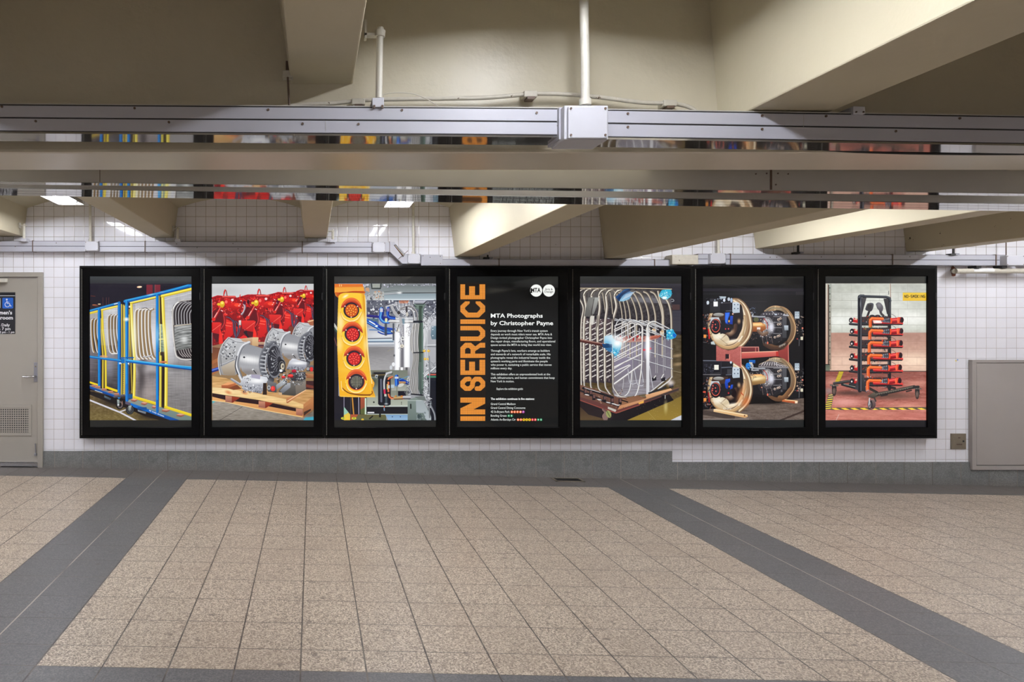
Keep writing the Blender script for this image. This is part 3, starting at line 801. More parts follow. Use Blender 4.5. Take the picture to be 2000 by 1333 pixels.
    for x, y in ((120, 1945), (190, 1970), (310, 2016), (430, 2062), (540, 2100)): c.rect(x - 45, y - 22, x + 45, y + 20, (206, 146, 122), (150, 90, 74))
    c.line([(140, 2030), (270, 2075)], 12, (190, 208, 226))
    c.o = 1333
    c.poly([(310, 790), (440, 850), (420, 880), (310, 830)], (96, 118, 130), (50, 60, 70))
    c.ell(600, 960, 76, 92, (22, 20, 24)); c.ell(604, 965, 50, 66, (104, 92, 92), inner=.6); c.poly([(548, 870), (590, 870), (592, 980), (556, 990)], (164, 178, 176), (120, 130, 130)); c.ell(570, 968, 16, 14, (230, 230, 235)); c.ell(645, 930, 10, 40, (170, 120, 100), al=.7)
    # ---- right cart
    c.o = 0
    steel([(835, 420), (1275, 318), (1275, 2250), (880, 2160)], (186, 184, 188), (132, 122, 122), 7)
    c.glow(900, 1050, 90, 420, (255, 250, 240), .85); c.glow(1215, 1050, 90, 300, (240, 240, 246), .8); c.glow(1000, 560, 160, 90, (214, 214, 220), .6)
    c.glow(1010, 1760, 60, 360, (60, 54, 56), .75, 4); c.glow(960, 1620, 40, 120, (70, 64, 66), .5, -30); c.glow(1150, 1650, 120, 90, (190, 184, 186), .5); c.glow(1200, 1740, 110, 60, (84, 78, 80), .5); c.glow(1150, 2080, 110, 120, (176, 164, 160), .6)
    c.rect(835, 430, 890, 1900, (120, 114, 112), al=.25); c.free()
    bundle(880, 1160, 500, 1440, 5, 42, ((214, 206, 198), (126, 110, 98), (252, 250, 246)), 60, (70, 60, 58))
    c.line([(1000, 500), (1100, 495), (1155, 540)], 10, (70, 64, 66), sm=True); c.line([(1040, 1405), (1140, 1400), (1190, 1370)], 24, (226, 226, 230), (130, 128, 132))
    c.poly([(1320, 270), (1370, 260), (1430, 1340), (1430, 2400), (1335, 2370)], (58, 38, 26)); c.poly([(1385, 1333), (1440, 1333), (1440, 2380), (1385, 2360)], (34, 20, 22))
    c.line([(1332, 280), (1345, 1300), (1360, 2340)], 34, (176, 164, 60), (110, 100, 36), hl=(210, 200, 90)); c.line([(1362, 1400), (1356, 2350)], 46, (226, 206, 60), (150, 134, 40), hl=(244, 232, 110))
    c.poly([(1320, 790), (1420, 800), (1430, 1310), (1320, 1310)], (150, 168, 156), (96, 118, 108)); c.region([(1320, 790), (1420, 800), (1430, 1310), (1320, 1310)]); c.grain(1300, 780, 1440, 1320, 30, 12, 20, 9); c.free()
    c.line([(1352, 800), (1358, 1310)], 20, (246, 236, 150)); c.line([(1320, 1078), (1430, 1072)], 16, (246, 240, 160))
    steel([(1420, 290), (1940, 170), (1940, 2480), (1490, 2360)], (186, 186, 190), (120, 116, 116), 11)
    c.glow(1520, 1000, 120, 500, (232, 232, 238), .7); c.glow(1750, 1850, 200, 130, (170, 164, 164), .4); c.glow(1700, 1600, 260, 60, (80, 76, 78), .5)
    c.line([(1440, 340), (1560, 300), (1720, 270), (1940, 210)], 8, (236, 236, 240), sm=True, al=.7); c.free()
    c.poly([(1560, 560), (1600, 440), (1690, 370), (1940, 330), (1940, 1480), (1740, 1450), (1650, 1380), (1600, 1200)], (30, 22, 26))
    for i in range(7):
        x = 1590 + i * 52
        c.line([(x + 190, 360 + i * 9), (x + 90, 400 + i * 10), (x + 20, 490 + i * 12), (x + 2, 620), (x + 10, 790)], 26 if i else 44, (150, 148, 152) if i else (236, 234, 232), (56, 50, 54), hl=(206, 204, 206) if i else (255, 255, 252), sm=True)
    c.line([(1700, 368), (1940, 340)], 22, (220, 216, 210), (110, 104, 102)); c.line([(1720, 390), (1940, 372)], 8, (60, 54, 58))
    c.line([(1580, 520), (1590, 900), (1640, 1330), (1700, 1420), (1790, 1450), (1940, 1450)], 30, (240, 238, 234), (150, 144, 140), sm=True)
    for i in range(6):
        x = 1690 + i * 46; c.line([(x, 1260), (x + 30, 1340), (x + 90, 1400 + i * 3)], 22, (150, 140, 138), (60, 52, 56), hl=(210, 204, 200), sm=True)
    fp = [(1612, 820), (1650, 800), (1940, 786), (1940, 1240), (1650, 1290), (1625, 1100)]
    c.poly(fp, (150, 152, 152), (108, 110, 108)); c.region(fp); c.grain(1600, 780, 1940, 1300, 90, 12, 24, 21)
    for k in range(16):
        y = 840 + k * 26; c.line([(1620, y + 30), (1740, y - 10 + 8 * math.sin(k)), (1940, y - 40)], 6, (214, 216, 216) if k % 2 else (70, 72, 70), sm=True, al=.7)
    c.glow(1800, 1080, 60, 60, (230, 232, 232), .8); c.line([(1612, 830), (1940, 790)], 10, (220, 200, 170)); c.free()
    # yellow frames
    c.line([(812, 380), (830, 900), (872, 1500), (862, 2190)], 48, YE, YD, hl=(255, 250, 150), sm=True)
    c.line([(800, 398), (1275, 290)], 44, YE, YD, hl=(255, 250, 140)); c.line([(870, 2160), (1280, 2280)], 54, (250, 224, 50), YD)
    c.glow(850, 1050, 60, 320, (255, 250, 200), .7)
    c.line([(1398, 270), (1420, 800), (1460, 1340), (1462, 1900), (1458, 2390)], 58, YE, YD, hl=(255, 246, 130), sm=True)
    c.line([(1385, 272), (1940, 140)], 54, YE, YD, hl=(255, 244, 110)); c.line([(1455, 2350), (1940, 2500)], 62, (246, 222, 44), YD)
    c.glow(1450, 1080, 50, 240, (255, 250, 190), .6)
    c.line([(1360, 1503), (1460, 1500)], 34, (236, 150, 108), (176, 92, 60))
    # dark bits behind the left post
    c.rect(765, 395, 790, 470, (40, 34, 30)); c.ell(780, 470, 14, 20, (240, 232, 214))
    c.line([(780, 520), (800, 1200), (830, 2070)], 26, (222, 196, 66), (120, 96, 30)); c.line([(770, 620), (772, 2080)], 12, (244, 226, 120)); c.rect(768, 1560, 800, 2090, (44, 34, 28), al=.8)
    for y in range(1580, 2080, 32): c.ell(833, y, 5, 5, (40, 32, 28))
    # blue frame
    c.line([(700, 372), (1330, 226), (1700, 130), (1880, 82), (1940, 84)], 62, BL, BD, hl=(40, 150, 220)); c.line([(705, 350), (1240, 236), (1600, 150), (1860, 66)], 16, BT)
    c.glow(1180, 245, 60, 12, (200, 230, 240), .7, -14); c.glow(1390, 198, 40, 14, (150, 160, 200), .6)
    c.line([(728, 380), (732, 2210)], 58, BL, BD, hl=(40, 165, 235)); c.line([(1296, 262), (1300, 2410)], 52, BL, BD, hl=(20, 160, 235))
    c.glow(722, 705, 40, 30, (255, 255, 255), 1.0); c.glow(1296, 1000, 26, 180, (150, 205, 240), .8)
    c.line([(735, 1480), (1300, 1548), (1940, 1626)], 60, BL, BD, hl=(36, 165, 235)); c.line([(735, 1462), (1300, 1530), (1940, 1592)], 14, (90, 196, 240)); c.line([(1320, 1575), (1940, 1648)], 14, (4, 60, 130))
    c.rect(625, 1440, 700, 1525, (10, 110, 190)); c.line([(625, 1425), (850, 1420)], 24, (8, 92, 170)); c.ell(605, 1525, 24, 18, (200, 220, 236)); c.ell(760, 1530, 14, 14, (226, 232, 240)); c.rect(690, 430, 700, 2120, (240, 220, 150), al=.5)
    c.o = 1333
    c.poly([(770, 870), (850, 850), (1940, 1190), (1940, 1262), (1700, 1262), (800, 945), (705, 895)], (136, 150, 146), (110, 128, 122))
    c.poly([(700, 893), (800, 930), (800, 980), (700, 950)], (90, 82, 104)); c.poly([(800, 930), (1720, 1256), (1560, 1262), (800, 990)], (10, 112, 205), (6, 76, 160))
    c.rect(760, 770, 835, 850, (14, 84, 150), al=.9)
    for x, y in ((868, 880), (1056, 942), (1240, 1008), (1456, 1072), (1730, 1160)):
        z = 60 if x < 1400 else 76
        if x == 1240: z = 44
        c.poly([(x - z, y - 14), (x - z * .2, y - 32), (x + z, y - 14), (x + z * .9, y + 12), (x + z * .1, y + 34), (x - z, y + 18)], (198, 134, 112), (128, 72, 60)); c.poly([(x - z, y - 14), (x - z * .2, y - 32), (x + z, y - 14), (x + z * .1, y + 2)], (222, 164, 140))
    c.line([(1296, 900), (1300, 1085)], 52, BL, BD, hl=(10, 110, 200)); c.line([(733, 600), (735, 880)], 56, BL, BD, hl=(30, 130, 215))
    c.ell(788, 1058, 78, 88, (24, 24, 28)); c.ell(790, 1060, 62, 70, (88, 92, 94), inner=.84); c.ell(790, 1060, 40, 46, (70, 72, 76)); c.poly([(762, 985), (818, 975), (806, 1060), (780, 1080), (760, 1060)], (176, 186, 182), (112, 120, 118))
    c.poly([(930, 1060), (1090, 1100), (1080, 1140), (940, 1090)], (150, 158, 166), (100, 104, 112)); c.rect(930, 1010, 1100, 1060, (8, 70, 140), al=.8)
    for k in range(20): # stencilled words on the cart edge
        if k in (3, 10): continue
        x = 1150 + k * 14; y = 1072 + k * 5.8; c.rect(x - 4, y - 12, x + 5, y + 10, (214, 226, 240))
    c.bars(-200); c.rect(0, -95, 2000, 34, (60, 64, 67), (44, 46, 50)); c.rect(0, 30, 2000, 38, (38, 34, 44))  # grey top bar, reflection of the room painted into it
    return c.done()


def pic_engines():
    """red engines and silver transmissions on pallets"""
    c = Cv((205, 205, 206), seed=11, u0=35, u1=1932)
    c.rect(0, 45, 2000, 500, (206, 206, 207), (214, 214, 216)); c.glow(1000, 60, 400, 160, (226, 226, 228), .6); c.glow(250, 180, 300, 60, (186, 188, 190), .5)
    R, RD, RH, RK = (222, 32, 30), (140, 18, 26), (255, 120, 110), (70, 14, 24)
    base = [(40, 300), (210, 270), (260, 290), (440, 270), (500, 300), (700, 240), (830, 240), (1000, 240), (1060, 250), (1240, 205), (1450, 210), (1600, 190), (1850, 175), (1940, 160), (1940, 760), (1700, 1000), (1500, 1150), (1000, 1250), (900, 1250), (200, 1260), (40, 1300)]
    c.poly(base, (170, 24, 30), (120, 20, 26))
    c.region(base)
    cols = [R, R, (240, 52, 44), RD, RD, (196, 26, 30), RK, (255, 90, 80)]
    for (x0, y0, x1, y1, n, a, b) in ((40, 230, 1940, 620, 620, 10, 34), (40, 560, 1940, 1200, 330, 12, 44)):
        c.clutter(x0, y0, x1, y1, n, cols, a, b)
    c.clutter(40, 240, 1940, 640, 130, [(255, 200, 190), (255, 150, 140), (40, 20, 40), (250, 230, 225)], 4, 11, 'e')
    c.free()
    eng = [(0, 0, 1.0), (640, -20, .97), (1150, -70, .84), (1590, -120, .7)]
    for ex, ey, s in eng:
        def T(p): return [(ex + x * s, 1333 + (y - 1333) * 1.0 * 1 + ey if False else ey + 300 + (y - 300) * s) for x, y in p]
        # tall lifting hook, top pipe
        c.line(T([(250, 290), (262, 190), (280, 155), (300, 175), (322, 290)]), 17 * s, (170, 60, 66), c2=(120, 20, 30)); c.line(T([(258, 240), (280, 160)]), 20 * s, R)
        c.line(T([(220, 290), (460, 290)]), 46 * s, R, RD, hl=RH); c.line(T([(40, 310), (140, 275), (210, 280)]), 36 * s, (206, 34, 44), RD)
        c.line(T([(560, 250), (552, 330), (600, 330)]), 16 * s, R)
        # bell shaped flywheel housing: dark red hollow + bright panels
        c.poly(T([(50, 560), (160, 480), (240, 600), (250, 800), (190, 1090), (120, 1140), (50, 1000)]), (110, 18, 28), (78, 14, 26))
        c.poly(T([(-60, 760), (180, 760), (220, 780), (170, 980), (60, 960), (-40, 920)]), (226, 44, 40), (190, 28, 32)); c.line(T([(40, 920), (200, 800)]), 7 * s, (255, 140, 120))
        c.poly(T([(180, 860), (230, 1000), (240, 1140), (170, 1190), (160, 1090)]), (240, 44, 36))
        c.poly(T([(300, 700), (420, 760), (430, 980), (330, 1090), (240, 1080), (290, 900)]), (232, 40, 34), (200, 26, 28)); c.line(T([(310, 770), (400, 780)]), 22 * s, (255, 90, 70)); c.line(T([(290, 820), (390, 835)]), 14 * s, (255, 110, 90))
        c.line(T([(250, 620), (270, 760), (210, 880)]), 22 * s, (160, 22, 28), hl=(236, 90, 90), sm=True)
        # turbo drums and silver heat shield
        c.ell(*T([(470, 460)])[0], 110 * s, 66 * s, (236, 44, 34), c2=(170, 20, 24)); c.ell(*T([(510, 440)])[0], 60 * s, 30 * s, (255, 76, 50)); c.ell(*T([(330, 400)])[0], 60 * s, 80 * s, (206, 30, 36)); c.ell(*T([(300, 380)])[0], 26 * s, 30 * s, (255, 110, 100))
        c.line(T([(630, 420), (650, 470), (630, 560), (590, 610)]), 34 * s, (226, 220, 226), (110, 100, 116), sm=True); c.poly(T([(600, 640), (680, 470), (740, 480), (720, 620), (640, 700)]), (92, 14, 26))
        for px, py in ((540, 455), (560, 420), (610, 480), (580, 360), (700, 360), (420, 350), (230, 550), (210, 540)): c.ell(*T([(px, py)])[0], 11 * s, 9 * s, (255, 224, 220))
        c.ell(*T([(415, 345)])[0], 26 * s, 24 * s, (252, 220, 220)); c.ell(*T([(640, 395)])[0], 28 * s, 34 * s, (90, 20, 50)); c.ell(*T([(710, 380)])[0], 22 * s, 40 * s, (60, 16, 30))
        # yellow cap and filler tube
        c.line(T([(80, 700), (190, 500)]), 44 * s, (206, 26, 30), RD, hl=(255, 130, 120)); c.line(T([(70, 680), (130, 580)]), 12 * s, (255, 190, 180)); c.ell(*T([(66, 706)])[0], 34 * s, 34 * s, (226, 40, 34))
        c.ell(*T([(158, 425)])[0], 28 * s, 26 * s, (236, 190, 50)); c.ell(*T([(225, 425)])[0], 46 * s, 62 * s, (250, 208, 50), 6, c2=(206, 160, 30)); c.ell(*T([(225, 400)])[0], 24 * s, 22 * s, (255, 232, 110)); c.ell(*T([(235, 450)])[0], 14 * s, 26 * s, (214, 172, 34))
        # hoses
        for p in ([(310, 660), (370, 680), (430, 760), (440, 880), (470, 1020), (485, 1060)], [(480, 740), (520, 780), (530, 860), (505, 1000)], [(560, 870), (540, 960), (490, 1050)], [(430, 720), (470, 780), (470, 900), (480, 1040)]):
            c.line(T(p), 22 * s, (44, 42, 66), (20, 18, 34), hl=(120, 120, 150), sm=True)
        c.rect(*T([(535, 725)])[0], *T([(577, 815)])[0], (236, 230, 224), (200, 180, 176))
        c.poly(T([(570, 830), (640, 830), (690, 920), (560, 1060)]), (120, 18, 26)); c.poly(T([(620, 1000), (700, 1030), (690, 1060), (540, 1060)]), (226, 40, 40))
        c.rect(*T([(640, 865)])[0], *T([(690, 905)])[0], (216, 206, 226)); c.poly(T([(615, 940), (700, 910), (800, 1020), (800, 1060), (700, 1050)]), (32, 24, 32)); c.line(T([(690, 930), (760, 1040)]), 5 * s, (150, 120, 100))
    # wood behind
    c.poly([(40, 1200), (300, 1140), (900, 1040), (900, 1220), (500, 1333), (40, 1420)], (150, 112, 84)); c.rect(780, 1040, 900, 1200, (226, 196, 150), (200, 160, 116)); c.poly([(540, 1070), (790, 1040), (780, 1180), (560, 1120)], (214, 180, 146), (170, 120, 90))
    c.rect(900, 1130, 1060, 1240, (206, 172, 140), (120, 70, 60)); c.rect(1470, 840, 1560, 1000, (120, 60, 44)); c.rect(1830, 740, 1940, 860, (170, 100, 70)); c.line([(1830, 745), (1940, 720)], 26, (230, 186, 140))
    c.rect(900, 1180, 1040, 1210, (80, 40, 54))
    c.o = 1333
    c.rect(0, 0, 2000, 1260, (150, 120, 84)); c.poly([(40, -110), (200, -90), (180, 330), (40, 420)], (110, 62, 44), (176, 112, 66)); c.line([(40, 180), (160, 120)], 60, (170, 104, 62)); c.line([(40, 330), (170, 290)], 66, (40, 70, 176), (20, 36, 110), hl=(110, 140, 220))
    # floor
    c.poly([(40, 880), (300, 920), (900, 1050), (1720, 1210), (1940, 1080), (1940, 1262), (40, 1262)], (160, 152, 142), (138, 130, 120)); c.region([(40, 880), (300, 920), (900, 1050), (1720, 1210), (1940, 1080), (1940, 1262), (40, 1262)])
    c.grain(0, 860, 2000, 1262, 60, 14, 8, 3); c.line([(170, 1262), (600, 1005)], 7, (70, 60, 56)); c.free()
    c.poly([(40, 890), (110, 905), (40, 945)], (96, 176, 186)); c.poly([(1730, 1262), (1780, 1200), (1940, 1185), (1940, 1262)], (70, 170, 196)); c.glow(1840, 1130, 100, 60, (84, 74, 66), .6)
    # pallet
    c.poly([(40, 430), (300, 470), (700, 640), (1500, 780), (1780, 680), (1940, 700), (1940, 870), (1740, 1040), (1500, 1000), (40, 700)], (214, 170, 112), (196, 146, 92)); c.region([(40, 430), (300, 470), (700, 640), (1500, 780), (1780, 680), (1940, 700), (1940, 870), (1740, 1040), (1500, 1000), (40, 700)]); c.grain(0, 420, 2000, 1050, 160, 14, 14, 4); c.free()
    c.rect(1790, 520, 1940, 680, (62, 34, 38)); c.line([(1780, 420), (1940, 440)], 80, (190, 128, 84), (140, 84, 56)); c.line([(1790, 610), (1940, 640)], 50, (120, 56, 44))
    c.poly([(40, 745), (290, 790), (900, 880), (1600, 1030), (1600, 1100), (900, 960), (290, 880), (40, 820)], (44, 22, 26))
    c.poly([(40, 815), (300, 880), (900, 960), (1600, 1090), (1740, 1150), (1740, 1200), (900, 1050), (300, 915), (40, 885)], (232, 172, 108), (204, 140, 84)); c.line([(40, 885), (300, 915), (900, 1046), (1720, 1196)], 12, (250, 214, 150))
    c.poly([(40, 640), (300, 660), (900, 760), (1500, 880), (1740, 960), (1740, 1035), (1500, 985), (900, 872), (300, 786), (40, 748)], (246, 220, 166), (226, 184, 120)); c.region([(40, 640), (1740, 960), (1740, 1035), (40, 748)]); c.grain(40, 630, 1740, 1040, 200, 16, 9, 8); c.free()
    for x, y in ((340, 735), (640, 740)): c.glow(x, y, 50, 26, (214, 124, 74), .8, 20)
    for x, y, w in ((285, 795, 0), (905, 895, 1), (1605, 1035, 2)):
        c.poly([(x, y), (x + 120, y + 14), (x + 120, y + 134), (x, y + 118)], (206, 142, 112), (150, 92, 78)); 
        if w < 2: c.poly([(x + 120, y + 14), (x + 270, y + 40), (x + 140, y + 130), (x + 120, y + 134)], (168, 70, 44), (120, 44, 34))
    c.poly([(1740, 960), (1940, 800), (1940, 870), (1740, 1035)], (190, 128, 80)); c.poly([(1730, 1040), (1940, 870), (1940, 1040), (1740, 1200)], (196, 130, 80), (140, 86, 56)); c.poly([(1750, 1100), (1880, 1040), (1880, 1070), (1750, 1170)], (60, 40, 34))
    c.poly([(1420, 850), (1780, 680), (1785, 710), (1450, 935), (1425, 935)], (226, 170, 116), (176, 104, 66)); c.line([(1440, 900), (1780, 690)], 14, (244, 206, 160))
    c.poly([(210, 600), (330, 545), (480, 560), (480, 600), (330, 660), (215, 655)], (206, 122, 76), (160, 84, 50)); c.poly([(210, 600), (330, 545), (470, 560), (330, 600)], (236, 164, 110)); c.poly([(330, 660), (500, 590), (590, 670), (440, 690)], (130, 70, 44))
    # transmissions
    def trans(ox, oy, s, full=True):
        def T(p): return [(ox + x * s, oy + y * s) for x, y in p]
        def E(x, y, rx, ry, col, **k): c.ell(ox + x * s, oy + y * s, rx * s, ry * s, col, **k)
        S1, S2, S3, S4 = (222, 224, 228), (168, 170, 176), (104, 106, 114), (34, 34, 42)
        # bell
        b = T([(180, -30), (340, -290), (560, -270), (640, -180), (560, 330), (470, 420), (230, 410), (150, 250), (150, 80)])
        c.poly(b, (196, 198, 202), (150, 148, 148)); c.region(b); c.clutter(ox + 200 * s, oy - 200 * s, ox + 480 * s, oy + 120 * s, 60, [S1, S4, S3, S1], 10 * s, 30 * s, 'bel'); c.free()
        c.poly(T([(210, 260), (460, 130), (470, 420), (250, 400)]), (206, 196, 182), (150, 134, 114)); c.line(T([(160, 240), (300, 190), (470, 110)]), 22 * s, S1, S3)
        c.line(T([(340, -280), (230, -140), (165, 60), (165, 250), (200, 400)]), 30 * s, (236, 236, 232), S3, sm=True); c.line(T([(350, -285), (480, -215), (700, -190)]), 26 * s, (240, 240, 240), S3); c.line(T([(250, -120), (200, 60), (210, 240)]), 10 * s, S4, sm=True, al=.7)
        # mid flange
        c.line(T([(720, -190), (600, -120), (520, 60), (500, 240), (560, 420), (600, 500)]), 70 * s, (200, 202, 206), S3, hl=(240, 240, 244), sm=True); c.line(T([(500, 60), (470, 250), (520, 400)]), 20 * s, S4, sm=True, al=.8)
        # ribbed drum
        d = T([(640, -120), (700, -170), (1060, -60), (960, 60), (930, 250), (960, 420), (700, 420), (590, 330), (550, 180), (560, 40)])
        c.poly(d, (150, 152, 158), (186, 186, 190)); c.region(d)
        c.glow(ox + 740 * s, oy + 120 * s, 230 * s, 60 * s, (255, 255, 255), 1, 8); c.glow(ox + 700 * s, oy + 370 * s, 200 * s, 60 * s, (120, 112, 108), .7)
        for k in range(30):
            x = 560 + k * 17; c.line(T([(x + 90, -180), (x + 10, 0), (x, 200), (x + 30, 430)]), 4 * s, (104, 104, 112), sm=True, al=.5)
        c.free(); E(635, 80, 20, 16, S4); E(800, 310, 22, 16, S1); c.line(T([(810, 320), (860, 385)]), 14 * s, S4)
        # rear flange with lugs and spoked fan
        c.line(T([(1180, -160), (1040, -60), (980, 120), (980, 290), (1040, 430), (1130, 500)]), 130 * s, (128, 130, 138), S4, sm=True)
        for k in range(8):
            a = -100 + k * 72; xx = 940 + (abs(k - 4) ** 2) * 7; c.line(T([(xx, a + 20), (xx + 90, a + 30)]), 34 * s, S1, S3); c.ell(ox + (xx + 95) * s, oy + (a + 45) * s, 20 * s, 16 * s, S4)
        c.line(T([(1190, -170), (1080, -40), (1040, 130), (1040, 300), (1090, 450)]), 26 * s, (226, 228, 232), S3, sm=True)
        E(1200, 150, 150, 320, (44, 44, 52)); E(1200, 150, 150, 320, (120, 122, 130), inner=.88)
        for k in range(18):
            a = k / 18 * 2 * math.pi; c.line(T([(1290 + 40 * math.cos(a), 130 + 70 * math.sin(a)), (1250 + 120 * math.cos(a), 120 + 230 * math.sin(a))]), 9 * s, (140, 140, 148))
        c.clutter(ox + 1060 * s, oy - 120 * s, ox + 1200 * s, oy + 400 * s, 45, [S1, S2, S4, S4], 8 * s, 24 * s, 'ebr')
        E(1330, 250, 76, 130, (26, 26, 32)); E(1336, 250, 56, 100, (110, 108, 110), inner=.8); E(1350, 250, 34, 60, (206, 196, 172)); E(1358, 250, 16, 26, (90, 80, 76)); E(1320, 330, 30, 26, (236, 240, 244))
    trans(1410, -355, .75)
    trans(887, -225, .82)
    # control housing of the second unit, right
    c.poly([(1480, 150), (1540, 100), (1800, 170), (1800, 260), (1740, 330), (1420, 300)], (226, 228, 236), (120, 122, 134)); c.glow(1660, 190, 120, 26, (255, 255, 255), .9); c.clutter(1430, 260, 1740, 340, 40, [(50, 50, 58), (190, 192, 200), (110, 112, 120)], 8, 20, 'be'); c.rect(1800, 230, 1940, 340, (110, 108, 112), (60, 58, 62)); c.ell(1890, 304, 32, 42, (226, 48, 50)); c.ell(1825, 295, 26, 30, (160, 162, 166))
    c.poly([(1500, 350), (1780, 350), (1780, 520), (1500, 520)], (90, 88, 92), (50, 50, 54)); c.clutter(1260, 340, 1780, 540, 110, [(60, 60, 66), (140, 142, 148), (30, 30, 36), (190, 190, 196)], 8, 30, 'ble')
    trans(0, 0, 1.0)
    # sump of the front unit
    c.poly([(620, 440), (760, 400), (1060, 450), (1080, 500), (1000, 660), (960, 760), (620, 690), (560, 560)], (232, 234, 240), (132, 134, 144)); c.glow(880, 520, 130, 40, (255, 255, 255), .9); c.poly([(765, 400), (940, 410), (930, 490), (765, 460)], (170, 164, 186))
    c.clutter(600, 600, 960, 740, 60, [(70, 72, 80), (206, 208, 216), (120, 122, 132), (240, 240, 244)], 10, 24, 'ber'); c.clutter(640, 400, 760, 560, 22, [(60, 60, 66), (226, 228, 230), (140, 142, 150)], 8, 22, 'be'); c.line([(400, 490), (560, 590)], 44, (206, 208, 214), (120, 120, 130))
    c.poly([(990, 560), (1050, 560), (1060, 780), (980, 780)], (50, 36, 30)); c.poly([(1060, 520), (1240, 560), (1240, 740), (1080, 720)], (120, 120, 124), (70, 70, 74)); c.ell(1096, 645, 34, 42, (170, 172, 176), inner=.5); c.ell(1172, 665, 42, 50, (228, 52, 50)); c.ell(1162, 655, 22, 28, (244, 84, 80))
    c.poly([(1400, 560), (1560, 540), (1780, 490), (1790, 680), (1570, 800), (1270, 770), (1290, 690)], (120, 116, 112), (72, 68, 64)); c.poly([(1590, 600), (1780, 520), (1785, 670), (1600, 780)], (140, 132, 124), (104, 96, 88))
    c.poly([(1230, 600), (1400, 470), (1420, 560), (1240, 690)], (206, 212, 218), (120, 124, 130)); c.poly([(1300, 700), (1440, 560), (1500, 560), (1500, 640), (1350, 760)], (176, 180, 188), (96, 98, 106)); c.poly([(1275, 730), (1340, 740), (1340, 790), (1275, 780)], (206, 170, 130))
    c.clutter(1230, 460, 1720, 600, 60, [(206, 208, 214), (90, 92, 98), (44, 44, 50), (160, 162, 168)], 8, 24, 'beb'); c.clutter(1600, 360, 1780, 480, 26, [(40, 40, 46), (120, 122, 128), (200, 202, 208)], 8, 24, 'be')
    for x, y, r in ((1365, 450, 34), (1500, 425, 50), (1565, 335, 42)): c.rect(x - r, y - 10, x + r, y + r * .7, (176, 24, 34), (140, 14, 30)); c.ell(x, y - 8, r, r * .45, (246, 70, 66) if x < 1540 else (196, 30, 60))
    c.bars(44, ct=(44, 46, 47))
    return c.done()


